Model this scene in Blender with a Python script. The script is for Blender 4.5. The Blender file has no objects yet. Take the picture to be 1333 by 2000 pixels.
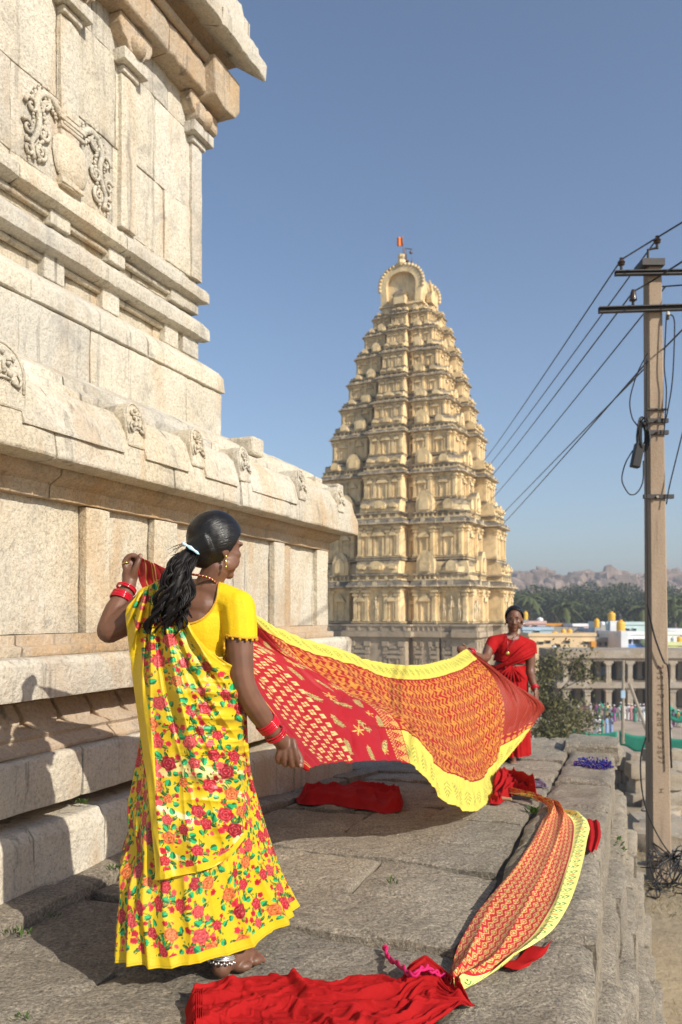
import bpy, bmesh, math, random
import numpy as np
from mathutils import Vector, Matrix, noise as mnoise
R = math.radians
random.seed(7); RNG = np.random.default_rng(7)
scene = bpy.context.scene
COL = scene.collection

# ---------------------------------------------------------------- camera
F = 1555.0; CZ = 1.2; CX = 666.5; HY = 1200.0
cam = bpy.data.cameras.new('camera'); camo = bpy.data.objects.new('camera', cam); COL.objects.link(camo)
camo.location = (0, 0, CZ); camo.rotation_euler = (R(90), 0, 0)
cam.sensor_fit = 'VERTICAL'; cam.sensor_height = 36.0; cam.lens = F / 2000 * 36.0
cam.shift_y = 0.1; cam.clip_start = 0.05; cam.clip_end = 9000
cam.dof.use_dof = True; cam.dof.focus_distance = 2.8; cam.dof.aperture_fstop = 4.5
scene.camera = camo
# ---------------------------------------------------------------- sky, sun, exposure
SUN_EL = 33.0
sun_h = Vector((0.745, -0.666, 0)).normalized()
to_sun = Vector((sun_h.x * math.cos(R(SUN_EL)), sun_h.y * math.cos(R(SUN_EL)), math.sin(R(SUN_EL))))
world = bpy.data.worlds.new('World'); scene.world = world; world.use_nodes = True
wn = world.node_tree; wn.nodes.clear()
sky = wn.nodes.new('ShaderNodeTexSky'); sky.sky_type = 'NISHITA'; sky.sun_disc = False
sky.sun_elevation = R(SUN_EL); sky.sun_rotation = math.atan2(sun_h.x, sun_h.y)
sky.altitude = 450; sky.air_density = 1.0; sky.dust_density = 1.4; sky.ozone_density = 1.8
bg = wn.nodes.new('ShaderNodeBackground'); bg.inputs['Strength'].default_value = 0.12
wo = wn.nodes.new('ShaderNodeOutputWorld')
wn.links.new(sky.outputs[0], bg.inputs[0]); wn.links.new(bg.outputs[0], wo.inputs[0])
sl = bpy.data.lights.new('sun', 'SUN'); sl.energy = 4.6; sl.angle = R(0.55); sl.color = (1.0, 0.93, 0.82)
slo = bpy.data.objects.new('sun', sl); COL.objects.link(slo)
slo.rotation_euler = to_sun.to_track_quat('Z', 'Y').to_euler(); slo.location = (20, -20, 30)
vs = scene.view_settings; vs.view_transform = 'Standard'; vs.look = 'None'; vs.exposure = 0.38; vs.gamma = 1.0
vs.use_curve_mapping = False
scene.cycles.volume_bounces = 0; scene.cycles.volume_step_rate = 4; scene.cycles.max_bounces = 8; scene.cycles.transparent_max_bounces = 12

# ---------------------------------------------------------------- helpers
def P(px, py, Y): return Vector(((px - CX) * Y / F, Y, CZ + (HY - py) * Y / F))
def G(px, py, z=0.0):
    Y = F * (CZ - z) / (py - HY); return Vector(((px - CX) * Y / F, Y, z))
# temple frame: t along the wall, s towards the platform
UX, UY = 0.3778, 0.9259
def W(t, s, z): return Vector((UX * t + UY * s, UY * t - UX * s, z))
def to_ts(x, y): return UX * x + UY * y, UY * x - UX * y
SW = -2.68; TC = 6.13                        # wall plane and far corner of the lower wall
def t_at(px, s):
    dx = (px - CX) / F; k = s / (UY * dx - UX); return (UX * dx + UY) * k
def smooth(a, b, x):
    x = min(1, max(0, (x - a) / (b - a))); return x * x * (3 - 2 * x)
def npsmooth(a, b, x):
    x = np.clip((x - a) / (b - a), 0, 1); return x * x * (3 - 2 * x)
def nz(x, y=0.0, z=0.0): return mnoise.noise((x, y, z))
def _h(ix, iy, iz, seed):
    n = (ix * 374761393 + iy * 668265263 + iz * 2147483647 + seed * 1274126177) & 0xFFFFFFFF
    n = ((n ^ (n >> 13)) * 1274126177) & 0xFFFFFFFF
    return ((n ^ (n >> 16)) & 0xFFFF) / 65535.0
def vnoise(x, y, z=0.0, seed=0):
    x, y, z = np.broadcast_arrays(np.asarray(x, float), np.asarray(y, float), np.asarray(z, float))
    ix, iy, iz = np.floor(x).astype(np.int64), np.floor(y).astype(np.int64), np.floor(z).astype(np.int64)
    fx, fy, fz = x - ix, y - iy, z - iz
    fx, fy, fz = fx * fx * (3 - 2 * fx), fy * fy * (3 - 2 * fy), fz * fz * (3 - 2 * fz)
    def c(a, b, d): return _h(ix + a, iy + b, iz + d, seed)
    v = 0
    for a in (0, 1):
        for b in (0, 1):
            for d in (0, 1):
                v = v + c(a, b, d) * (fx if a else 1 - fx) * (fy if b else 1 - fy) * (fz if d else 1 - fz)
    return v * 2 - 1

def tag(o, label=None, cat=None, group=None, kind=None):
    if label: o['label'] = label
    if cat: o['category'] = cat
    if group: o['group'] = group
    if kind: o['kind'] = kind
    return o
def link(name, me, parent=None, mat=None):
    o = bpy.data.objects.new(name, me); COL.objects.link(o)
    if mat is not None and me is not None:
        me.materials.clear(); me.materials.append(mat)
    if parent is not None: o.parent = parent
    return o
def empty(name, loc=(0, 0, 0), label=None, cat=None, group=None, kind=None, rz=0):
    o = bpy.data.objects.new(name, None); COL.objects.link(o); o.location = loc; o.rotation_euler = (0, 0, rz)
    o.empty_display_size = 0.1
    if rz or Vector(loc).length > 0: o['_w'] = 1; del o['_w']
    return tag(o, label, cat, group, kind)
def reparent(o, p):
    """parent keeping world coordinates (mesh was built in world space)"""
    o.parent = p
    m = Matrix.LocRotScale(p.location, p.rotation_euler, p.scale)
    o.matrix_parent_inverse = m.inverted()
    return o
def mesh(name, verts, faces, smooth_=False):
    me = bpy.data.meshes.new(name)
    me.from_pydata([tuple(v) for v in verts], [], [tuple(f) for f in faces]); me.update()
    if smooth_: me.polygons.foreach_set('use_smooth', np.ones(len(me.polygons), bool))
    return me
def obj(name, verts, faces, mat, parent=None, sm=False):
    o = link(name, mesh(name, verts, faces, sm), None, mat)
    if parent is not None: reparent(o, parent)
    return o
def grid_mesh(name, pts, mat, cols=None, closed_u=False, sm=True, uv=None):
    """pts (nu,nv,3) numpy"""
    nu, nv = pts.shape[:2]
    idx = np.arange(nu * nv).reshape(nu, nv)
    if closed_u: a = idx; b = np.roll(idx, -1, 0)
    else: a = idx[:-1]; b = idx[1:]
    f = np.stack([a[:, :-1], b[:, :-1], b[:, 1:], a[:, 1:]], -1).reshape(-1, 4)
    me = bpy.data.meshes.new(name)
    me.vertices.add(nu * nv); me.vertices.foreach_set('co', pts.reshape(-1).astype(np.float32))
    n = len(f); me.loops.add(4 * n); me.loops.foreach_set('vertex_index', f.reshape(-1).astype(np.int32))
    me.polygons.add(n); me.polygons.foreach_set('loop_start', np.arange(0, 4 * n, 4, dtype=np.int32))
    me.polygons.foreach_set('loop_total', np.full(n, 4, np.int32))
    me.update(calc_edges=True)
    if sm: me.polygons.foreach_set('use_smooth', np.ones(n, bool))
    if cols is not None:
        ca = me.color_attributes.new('print', 'FLOAT_COLOR', 'POINT')
        c = np.ones((nu * nv, 4), np.float32); c[:, :3] = cols.reshape(-1, 3); ca.data.foreach_set('color', c.reshape(-1))
    me.materials.append(mat)
    return me
class MB:
    """collects simple solids into one mesh"""
    def __init__(s): s.v = []; s.f = []
    def add(s, v, f):
        k = len(s.v); s.v += [Vector(a) for a in v]; s.f += [tuple(i + k for i in q) for q in f]; return s
    def box(s, c, h, rz=0, rot=None):
        M = rot if rot is not None else Matrix.Rotation(rz, 3, 'Z'); c = Vector(c)
        v = [c + M @ Vector((h[0] * i, h[1] * j, h[2] * k)) for i in (-1, 1) for j in (-1, 1) for k in (-1, 1)]
        return s.add(v, [(0, 1, 3, 2), (4, 6, 7, 5), (0, 4, 5, 1), (2, 3, 7, 6), (0, 2, 6, 4), (1, 5, 7, 3)])
    def bx(s, x0, x1, y0, y1, z0, z1):
        return s.box(((x0 + x1) / 2, (y0 + y1) / 2, (z0 + z1) / 2), (abs(x1 - x0) / 2, abs(y1 - y0) / 2, abs(z1 - z0) / 2))
    def tube(s, pts, r, n=8, cap=True, closed=False):
        pts = [Vector(p) for p in pts]; m = len(pts)
        rs = r if isinstance(r, (list, tuple)) else [r] * m
        up = Vector((0, 0, 1)); k = len(s.v); prev = None
        for i, p in enumerate(pts):
            if closed: d = (pts[(i + 1) % m] - pts[i - 1])
            else: d = (pts[min(i + 1, m - 1)] - pts[max(i - 1, 0)])
            d = d.normalized() if d.length > 1e-9 else Vector((0, 0, 1))
            if prev is None:
                a = d.cross(up)
                if a.length < .05: a = d.cross(Vector((1, 0, 0)))
            else: a = prev - d * prev.dot(d)
            a.normalize(); prev = a; b = d.cross(a)
            for j in range(n):
                w = 2 * math.pi * j / n
                s.v.append(p + (a * math.cos(w) + b * math.sin(w)) * rs[i])
        for i in range(m if closed else m - 1):
            for j in range(n):
                i2 = (i + 1) % m
                s.f.append((k + i * n + j, k + i * n + (j + 1) % n, k + i2 * n + (j + 1) % n, k + i2 * n + j))
        if cap and not closed:
            s.f.append(tuple(k + j for j in range(n))[::-1]); s.f.append(tuple(k + (m - 1) * n + j for j in range(n)))
        return s
    def lathe(s, prof, c, n=12, sx=1, sy=1, a0=0, a1=2 * math.pi, rot=None):
        c = Vector(c); k = len(s.v); full = abs(a1 - a0 - 2 * math.pi) < 1e-6; nn = n if full else n + 1
        for r, z in prof:
            for j in range(nn):
                w = a0 + (a1 - a0) * j / n; q = Vector((r * sx * math.cos(w), r * sy * math.sin(w), z))
                s.v.append(c + (rot @ q if rot is not None else q))
        for i in range(len(prof) - 1):
            for j in range(n):
                j2 = (j + 1) % nn
                s.f.append((k + i * nn + j, k + i * nn + j2, k + (i + 1) * nn + j2, k + (i + 1) * nn + j))
        return s
    def ball(s, c, r, n=8, m=6, rot=None):
        r = r if isinstance(r, (tuple, list, Vector)) else (r, r, r)
        pr = [(max(1e-4, math.sin(math.pi * i / m)), -math.cos(math.pi * i / m)) for i in range(m + 1)]
        c = Vector(c); k = len(s.v)
        for q, z in pr:
            for j in range(n):
                w = 2 * math.pi * j / n; d = Vector((q * math.cos(w) * r[0], q * math.sin(w) * r[1], z * r[2]))
                s.v.append(c + (rot @ d if rot is not None else d))
        for i in range(m):
            for j in range(n):
                s.f.append((k + i * n + j, k + i * n + (j + 1) % n, k + (i + 1) * n + (j + 1) % n, k + (i + 1) * n + j))
        return s
    def prism(s, poly, axis_fn, a, b):
        """poly: list of 2d; axis_fn(u,v,w)->Vector; extruded w from a to b"""
        n = len(poly); v = [axis_fn(u, w_, a) for u, w_ in poly] + [axis_fn(u, w_, b) for u, w_ in poly]
        f = [(i, (i + 1) % n, n + (i + 1) % n, n + i) for i in range(n)] + [tuple(range(n))[::-1], tuple(range(n, 2 * n))]
        return s.add(v, f)
    def me(s, name, sm=False): return mesh(name, s.v, s.f, sm)
    def build(s, name, mat, parent=None, sm=False, fix=True):
        me = s.me(name, sm)
        if fix:
            b = bmesh.new(); b.from_mesh(me); bmesh.ops.recalc_face_normals(b, faces=b.faces); b.to_mesh(me); b.free()
        o = link(name, me, None, mat)
        if parent is not None: reparent(o, parent)
        return o
def bevel(o, w, seg=2, ang=40):
    m = o.modifiers.new('bevel', 'BEVEL'); m.width = w; m.segments = seg; m.limit_method = 'ANGLE'; m.angle_limit = R(ang)
    return o
def autosmooth(o, ang=35):
    me = o.data; me.polygons.foreach_set('use_smooth', np.ones(len(me.polygons), bool))
    me.set_sharp_from_angle(angle=R(ang)); return o
def catmull(keys, n):
    """keys (k,...) array, uniform param, n samples"""
    k = np.asarray(keys, float); m = len(k); x = np.linspace(0, m - 1, n); i = np.clip(np.floor(x).astype(int), 0, m - 2); f = x - i
    g = lambda j: k[np.clip(j, 0, m - 1)]
    p0, p1, p2, p3 = g(i - 1), g(i), g(i + 1), g(i + 2)
    p0 = np.where((i == 0).reshape((-1,) + (1,) * (k.ndim - 1)), 2 * p1 - p2, p0)
    p3 = np.where((i == m - 2).reshape((-1,) + (1,) * (k.ndim - 1)), 2 * p2 - p1, p3)
    f = f.reshape((-1,) + (1,) * (k.ndim - 1))
    return .5 * (2 * p1 + (p2 - p0) * f + (2 * p0 - 5 * p1 + 4 * p2 - p3) * f ** 2 + (3 * p1 - p0 - 3 * p2 + p3) * f ** 3)
def interp(xs, ys, x): return np.interp(x, xs, ys)

# ---------------------------------------------------------------- materials
class NT:
    def __init__(s, name):
        s.m = bpy.data.materials.new(name); s.m.use_nodes = True; s.t = s.m.node_tree
        s.b = s.t.nodes['Principled BSDF']; s.o = s.t.nodes['Material Output']
    def n(s, ty, ins=None, **at):
        x = s.t.nodes.new(ty)
        for k, v in at.items(): setattr(x, k, v)
        if ins:
            for k, v in ins.items(): s.set(x.inputs[k], v)
        return x
    def set(s, sock, v):
        if isinstance(v, bpy.types.NodeSocket): s.t.links.new(v, sock)
        elif isinstance(v, (tuple, list)) and len(v) == 3 and sock.type == 'RGBA': sock.default_value = (*v, 1)
        else: sock.default_value = v
    def math(s, op, a, b=0.0, c=0.0, clamp=False):
        x = s.n('ShaderNodeMath', operation=op, use_clamp=clamp); s.set(x.inputs[0], a); s.set(x.inputs[1], b)
        if op in ('MULTIPLY_ADD',): s.set(x.inputs[2], c)
        return x.outputs[0]
    def mix(s, f, a, b, bt='MIX'):
        x = s.n('ShaderNodeMix', data_type='RGBA', blend_type=bt); s.set(x.inputs[0], f); s.set(x.inputs[6], a); s.set(x.inputs[7], b)
        return x.outputs[2]
    def pos(s, scale=(1, 1, 1), rz=0.0, obj_=False):
        if obj_: src = s.n('ShaderNodeTexCoord').outputs['Object']
        else: src = s.n('ShaderNodeNewGeometry').outputs['Position']
        mp = s.n('ShaderNodeMapping'); s.t.links.new(src, mp.inputs[0]); mp.inputs['Scale'].default_value = scale
        mp.inputs['Rotation'].default_value = (0, 0, rz); return mp.outputs[0]
    def noise(s, vec, sc, det=4, ro=.55, dist=0.0, out=0):
        x = s.n('ShaderNodeTexNoise'); s.set(x.inputs['Vector'], vec); x.inputs['Scale'].default_value = sc
        x.inputs['Detail'].default_value = det; x.inputs['Roughness'].default_value = ro; x.inputs['Distortion'].default_value = dist
        return x.outputs[out]
    def voro(s, vec, sc, feat='F1', out=0):
        x = s.n('ShaderNodeTexVoronoi', feature=feat); s.set(x.inputs['Vector'], vec); x.inputs['Scale'].default_value = sc
        return x.outputs[out]
    def ramp(s, f, stops, interp_='LINEAR'):
        x = s.n('ShaderNodeValToRGB'); s.set(x.inputs[0], f); e = x.color_ramp; e.interpolation = interp_
        while len(e.elements) < len(stops): e.elements.new(.5)
        for el, (p, c) in zip(e.elements, stops):
            el.position = p; el.color = (*c, 1) if len(c) == 3 else c
        return x.outputs[0]
    def rng(s, f, a, b, c=0.0, d=1.0):
        x = s.n('ShaderNodeMapRange', clamp=True); s.set(x.inputs[0], f)
        for i, v in enumerate((a, b, c, d)): x.inputs[i + 1].default_value = v
        return x.outputs[0]
    def bump(s, h, st=.3, dist=.01, nrm=None):
        x = s.n('ShaderNodeBump'); s.set(x.inputs['Height'], h); x.inputs['Strength'].default_value = st; x.inputs['Distance'].default_value = dist
        if nrm is not None: s.set(x.inputs['Normal'], nrm)
        return x.outputs[0]
    def fin(s, col=None, rough=.6, nrm=None, spec=.3, **kw):
        if col is not None: s.set(s.b.inputs['Base Color'], col)
        s.set(s.b.inputs['Roughness'], rough); s.set(s.b.inputs['Specular IOR Level'], spec)
        if nrm is not None: s.set(s.b.inputs['Normal'], nrm)
        for k, v in kw.items(): s.set(s.b.inputs[k.replace('_', ' ')], v)
        return s.m
def plain(name, col, rough=.6, spec=.3, var=.12, sc=8.0, bump=.0, **kw):
    k = NT(name); p = k.pos(obj_=False); a = k.noise(p, sc, 5)
    c = k.mix(k.rng(a, .3, .7), tuple(x * (1 - var) for x in col), tuple(min(1, x * (1 + var)) for x in col))
    nr = k.bump(k.noise(p, sc * 6, 4), bump, .01) if bump else None
    return k.fin(c, rough, nr, spec, **kw)
def cloth(name, rough=.75, sheen=.05, trans=0.0, weave=900.0, bump=.08, two=None, fac=1.0, spec=.25, clear=0.0):
    """cloth that reads its print from the mesh; two = colour multiplier for the wrong side"""
    k = NT(name); c = k.n('ShaderNodeVertexColor', layer_name='print').outputs[0]
    p = k.pos(obj_=True)
    if two is not None:
        bf = k.n('ShaderNodeNewGeometry').outputs['Backfacing']
        c = k.mix(bf, c, k.mix(two[1], c, two[0]))
    nv = k.noise(p, 60, 3); c = k.mix(.35, c, k.mix(nv, (.72, .72, .72), (1.15, 1.15, 1.15)), 'MULTIPLY')
    nr = k.bump(k.noise(p, weave, 2), bump, .002, k.bump(k.noise(p, 22, 4, .6, .6), .25, .012))
    k.fin(c, rough, nr, spec, Sheen_Weight=sheen, Sheen_Roughness=.5)
    if trans > 0:
        tr = k.n('ShaderNodeBsdfTranslucent', {'Color': c, 'Normal': nr})
        mx = k.n('ShaderNodeMixShader', {0: trans, 1: k.b.outputs[0], 2: tr.outputs[0]})
        last = mx.outputs[0]
        if clear > 0:
            tp = k.n('ShaderNodeBsdfTransparent'); m2 = k.n('ShaderNodeMixShader', {0: clear, 1: last, 2: tp.outputs[0]}); last = m2.outputs[0]
        k.t.links.new(last, k.o.inputs[0])
    return k.m

def m_temple(name, light, warm, stain=.5, rough=.85, lich=.3):
    k = NT(name); p = k.pos()
    base = k.mix(k.rng(k.noise(p, 1.3, 5), .35, .68), light, warm)
    rn = k.n('ShaderNodeObjectInfo').outputs['Random']; base = k.mix(.85, base, k.ramp(rn, [(0, (.80, .79, .78)), (.25, (1.06, 1.06, 1.05)), (.5, (.93, .90, .85)), (.75, (1.08, 1.05, .98)), (1, (.86, .86, .87))]), 'MULTIPLY')
    gr = k.noise(p, 62, 3, .75); base = k.mix(.75, base, k.ramp(gr, [(.28, (.36, .34, .31)), (.42, (.80, .79, .77)), (.52, (1.04, 1.04, 1.03)), (.64, (1.16, 1.16, 1.15)), (.76, (.7, .68, .65))]), 'MULTIPLY')
    sp = k.voro(p, 120); base = k.mix(k.rng(sp, .0, .36, .65, 0), base, (.13, .115, .10))
    st = k.noise(k.pos((2.2, 2.2, .55)), 2.1, 6, .62, .5)
    base = k.mix(k.math('MULTIPLY', k.rng(st, .50, .66), stain), base, (.46, .28, .12))
    gy = k.noise(k.pos((1, 1, .8)), 3.1, 7, .68, .9)
    base = k.mix(k.math('MULTIPLY', k.rng(gy, .52, .74), lich), base, (.155, .15, .14))
    pt = k.noise(p, .75, 5, .6, .4); base = k.mix(k.rng(pt, .42, .62, 0, .55), base, k.mix(.5, base, (.50, .49, .46)))
    wh = k.noise(p, 2.4, 6, .7, 1.0); base = k.mix(k.rng(wh, .58, .72, 0, .5), base, (.74, .70, .60))
    sk = k.noise(k.pos((7, 7, .35)), 1.5, 6, .65, .3); base = k.mix(k.math('MULTIPLY', k.rng(sk, .57, .70), k.rng(pt, .4, .6, .35, .9)), base, (.12, .108, .095))
    l2 = k.noise(p, 9, 6, .75, .6); base = k.mix(k.rng(l2, .60, .71, 0, .6), base, (.19, .18, .165))
    h = k.math('ADD', k.math('MULTIPLY', k.noise(p, 26, 6, .7), 1.2), k.math('ADD', k.math('MULTIPLY', gr, .6), k.math('MULTIPLY', k.noise(p, 7, 5, .6), 1.6)))
    return k.fin(base, rough, k.bump(h, .75, .014), .2)
M = {}
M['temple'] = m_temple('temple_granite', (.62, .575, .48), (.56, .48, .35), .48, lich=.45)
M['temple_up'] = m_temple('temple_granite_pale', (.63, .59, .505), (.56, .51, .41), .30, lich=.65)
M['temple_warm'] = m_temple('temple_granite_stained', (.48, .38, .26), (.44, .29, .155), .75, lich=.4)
def m_floor():
    k = NT('floor_granite'); p = k.pos(); q = k.pos((1, 1.5, 1), R(-22))
    c = k.mix(k.rng(k.noise(p, 1.7, 6, .6), .35, .68), (.31, .272, .215), (.46, .405, .325))
    rn = k.n('ShaderNodeObjectInfo').outputs['Random']; c = k.mix(.8, c, k.ramp(rn, [(0, (.82, .82, .82)), (.5, (1.08, 1.05, 1.0)), (1, (.92, .90, .86))]), 'MULTIPLY')
    st = k.noise(q, 9, 7, .7, 1.2); c = k.mix(k.rng(st, .46, .72, 0, .62), c, (.17, .15, .13))
    sp = k.noise(p, 72, 4, .8); c = k.mix(.9, c, k.ramp(sp, [(.32, (.36, .35, .34)), (.46, (.86, .86, .85)), (.55, (1.12, 1.11, 1.08)), (.66, (1.75, 1.68, 1.55))]), 'MULTIPLY')
    vp = k.voro(p, 62); c = k.mix(k.rng(vp, 0, .34, .75, 0), c, (.075, .068, .06))
    h = k.math('ADD', k.math('MULTIPLY', st, 1.3), k.math('ADD', k.math('MULTIPLY', k.noise(p, 38, 6, .7), .8), k.math('MULTIPLY', sp, .35)))
    rid = k.noise(q, 3.5, 5, .6, 2.0); h = k.math('ADD', h, k.math('MULTIPLY', rid, .8))
    return k.fin(c, k.rng(st, .3, .7, .62, .85), k.bump(h, .9, .03), .3)
M['floor'] = m_floor()
M['soil'] = plain('joint_soil', (.11, .09, .07), .95, .1, .3, 14, .4)
def m_ground():
    k = NT('dry_ground'); p = k.pos()
    c = k.ramp(k.noise(p, .35, 8, .65), [(.3, (.20, .155, .10)), (.5, (.33, .26, .17)), (.7, (.42, .34, .22))])
    c = k.mix(k.rng(k.noise(p, 6, 6, .7), .5, .7, 0, .5), c, (.12, .105, .07))
    return k.fin(c, .95, k.bump(k.noise(p, 8, 7, .7), .8, .05), .1)
M['ground'] = m_ground()
# ================================================================ the temple on the left
def roundprof(pts, r=.012, seg=2):
    out = []
    for i, p in enumerate(pts):
        if i in (0, len(pts) - 1): out.append(p); continue
        a, b, c = Vector(pts[i - 1]), Vector(p), Vector(pts[i + 1])
        d1, d2 = (a - b), (c - b); rr = min(r, d1.length * .4, d2.length * .4)
        q1 = b + d1.normalized() * rr; q2 = b + d2.normalized() * rr
        for j in range(seg + 1):
            f = j / seg; out.append(tuple((q1 * (1 - f) + b * f) * (1 - f) + (b * (1 - f) + q2 * f) * f))
    return out
def course(name, prof, joints, mat, parent, back=.45, amp=.006, rr=.012, wrap=True, step=.07, jit=.004, sub=None):
    """stones of one moulded course: prof = [(p,z)..] bottom to top; the last stone turns the corner"""
    prof = [(p, z) for p, z in prof]
    prof = [(prof[0][0] - .03, prof[0][1])] + prof + [(prof[-1][0] - .03, prof[-1][1])]
    prof = roundprof(prof, rr * .55)
    # extra points on long runs
    fine = []
    for a, b in zip(prof[:-1], prof[1:]):
        L = math.hypot(a[0] - b[0], a[1] - b[1]); n = max(1, int(L / .09))
        fine += [(a[0] + (b[0] - a[0]) * i / n, a[1] + (b[1] - a[1]) * i / n) for i in range(n)]
    fine.append(prof[-1]); prof = fine
    pm = min(p for p, z in prof) - back
    poly = prof + [(pm, prof[-1][1]), (pm, prof[0][1])]; N = len(poly); stones = []
    for k, (a, b) in enumerate(zip(joints[:-1], joints[1:])):
        last = wrap and k == len(joints) - 2
        nt = max(2, int((b - a) / step)); v = []; f = []; dp = random.uniform(-jit, jit); sd = random.uniform(0, 90)
        for i in range(nt + 1):
            w = i / nt; t = a + .005 + (b - a - .010) * w; ed = min(t - a, b - t) if not last else (t - a)
            for j, (p, z) in enumerate(poly):
                tt = t
                if last: tt = a + .003 + (TC + p - a) * w if (TC + p) > a + .02 else a + .003 + .02 * w
                q = p
                if j < len(prof):
                    n1 = nz(tt * 7 + sd, z * 7, p * 7); n2 = nz(tt * 25 + sd, z * 25, 3.3)
                    q = p + dp + amp * .45 * n1 + amp * .8 * n2 - (.010 * max(0, 1 - ed / .018) if ed < .018 else 0)
                    zz = z + amp * .35 * nz(tt * 19, z * 9, sd)
                    q -= max(0, n1 - .2) * amp * 3.0 + max(0, nz(tt * 14 + sd, z * 14, 7.7) - .33) * .035
                else: zz = z
                v.append(W(tt, SW + q, zz))
        for i in range(nt):
            for j in range(N):
                j2 = (j + 1) % N; f.append((i * N + j, i * N + j2, (i + 1) * N + j2, (i + 1) * N + j))
        f.append(tuple(range(N))); f.append(tuple(nt * N + j for j in range(N))[::-1])
        o = obj(name, v, f, mat, parent); autosmooth(o, 24); stones.append(o)
    return stones
def joints(t0, t1, lens, seed):
    r = random.Random(seed); out = [t0]
    while True:
        n = out[-1] + r.uniform(*lens)
        if n > t1 - lens[0] * .6: break
        out.append(n)
    return out + [t1]
temple = empty('temple_building', W(3.2, SW, 0), 'pale granite temple wall with stepped mouldings and carved cornice rising at the left', 'temple')
T0 = -.6; TE = TC
def wbox(mb, t0, t1, p0, p1, z0, z1, rough=.0):
    v = [W(t, SW + p, z) for t in (t0, t1) for p in (p0, p1) for z in (z0, z1)]
    mb.add(v, [(0, 1, 3, 2), (4, 6, 7, 5), (0, 4, 5, 1), (2, 3, 7, 6), (0, 2, 6, 4), (1, 5, 7, 3)]); return mb
def wstone(name, t0, t1, p0, p1, z0, z1, mat=None, bw=.008):
    return bevel(wbox(MB(), t0, t1, p0, p1, z0, z1).build(name, mat or M['temple'], temple), bw)
# solid core so nothing shows through the joints
core = MB(); wbox(core, T0, TC - .12, -2.6, -.12, -.6, 2.28); wbox(core, T0, TC - .95, -2.6, -.86, 2.2, 6.2)
core.build('inner_core', M['temple_warm'], temple)
# lower mouldings
jb = [T0, .9, 2.05, 2.62 + .02, 3.1, 4.05, 5.2, TE]
course('plinth_stone', [(.205, -.3), (.205, .24), (.17, .283)], jb, M['temple'], temple, amp=.009, rr=.035)
course('plinth_stone', [(.135, .345), (.14, .56), (.125, .578)], [T0, 1.3, 2.4, 3.02, 4.4, 5.3, TE], M['temple'], temple, amp=.008, rr=.02)
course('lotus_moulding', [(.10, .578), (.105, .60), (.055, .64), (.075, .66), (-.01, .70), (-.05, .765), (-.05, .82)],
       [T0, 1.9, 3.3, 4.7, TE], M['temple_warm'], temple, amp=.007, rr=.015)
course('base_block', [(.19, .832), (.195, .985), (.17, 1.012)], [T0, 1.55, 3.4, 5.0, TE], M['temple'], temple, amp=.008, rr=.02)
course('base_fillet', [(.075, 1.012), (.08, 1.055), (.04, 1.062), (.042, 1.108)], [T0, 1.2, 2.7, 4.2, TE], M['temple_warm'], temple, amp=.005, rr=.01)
# scalloped lotus petals on the recess
pet = MB(); pr = []
for i in range(22):
    a = 1.0 + i * .235
    if a > TC - .1: break
    o = MB()
    pts = [(math.cos(w) * .105, math.sin(w) * .075) for w in np.linspace(math.pi, 2 * math.pi, 9)]
    front = [W(a + u, SW + .012 + .05 * (1 - abs(u) / .105), .735 + v) for u, v in pts] + [W(a + .105, SW - .035, .80), W(a - .105, SW - .035, .80)]
    backv = [W(a + u, SW - .06, .735 + v) for u, v in pts] + [W(a + .105, SW - .08, .80), W(a - .105, SW - .08, .80)]
    n = len(front); o.add(front + backv, [tuple(range(n))] + [(j, (j + 1) % n, n + (j + 1) % n, n + j) for j in range(n)])
    bevel(o.build('lotus_petal', M['temple_warm'], temple), .006)
# lower wall: panels and pilasters
pil = [(t_at(158, SW), t_at(206, SW)), (t_at(291, SW), t_at(337, SW)), (t_at(527, SW), t_at(548, SW)), (t_at(612, SW), TC)]
pj = [T0, .8, 1.7, pil[0][0], pil[0][1], pil[1][0], pil[1][1], (pil[1][1] + pil[2][0]) / 2 + .1, pil[2][0], pil[2][1] + .12, TE]
course('wall_panel', [(0, 1.11), (0, 1.45), (0, 1.80)], pj, M['temple'], temple, amp=.006, rr=.008, jit=.005)
for k, (a, b) in enumerate(pil):
    course('pilaster', [(.042, 1.108), (.042, 1.45), (.042, 1.73)], [a, b], M['temple'], temple, back=.1, amp=.004, rr=.006, wrap=(k == 3))
# the pilaster is backed by a stained return
course('pilaster', [(.02, 1.108), (.02, 1.73)], [pil[2][1], pil[2][1] + .16], M['temple_warm'], temple, back=.1, amp=.004, rr=.006, wrap=False)
# dark architrave under the cornice
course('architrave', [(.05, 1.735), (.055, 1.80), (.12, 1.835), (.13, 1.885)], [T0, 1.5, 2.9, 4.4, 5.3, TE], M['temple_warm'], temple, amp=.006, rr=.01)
# cornice (kapota)
kap = [(.19, 1.868), (.245, 1.876), (.25, 1.89), (.240, 1.985), (.222, 2.08), (.195, 2.15), (.15, 2.20), (.05, 2.235), (-.02, 2.245)]
course('cornice_stone', kap, [T0, 1.5, 2.72, 3.62, 4.35, 5.05, 5.6, TE], M['temple'], temple, amp=.008, rr=.01, back=.5)
course('cornice_top', [(.06, 2.22), (.06, 2.275), (-.04, 2.32), (-.05, 2.37), (-.16, 2.42), (-.24, 2.47)], [T0, 1.9, 3.1, 4.3, 5.2, TE], M['temple_up'], temple, amp=.012, rr=.02, back=.5)
def kap_p(z):
    zs = [k[1] for k in kap]; ps = [k[0] for k in kap]; return float(np.interp(z, zs, ps))
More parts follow.
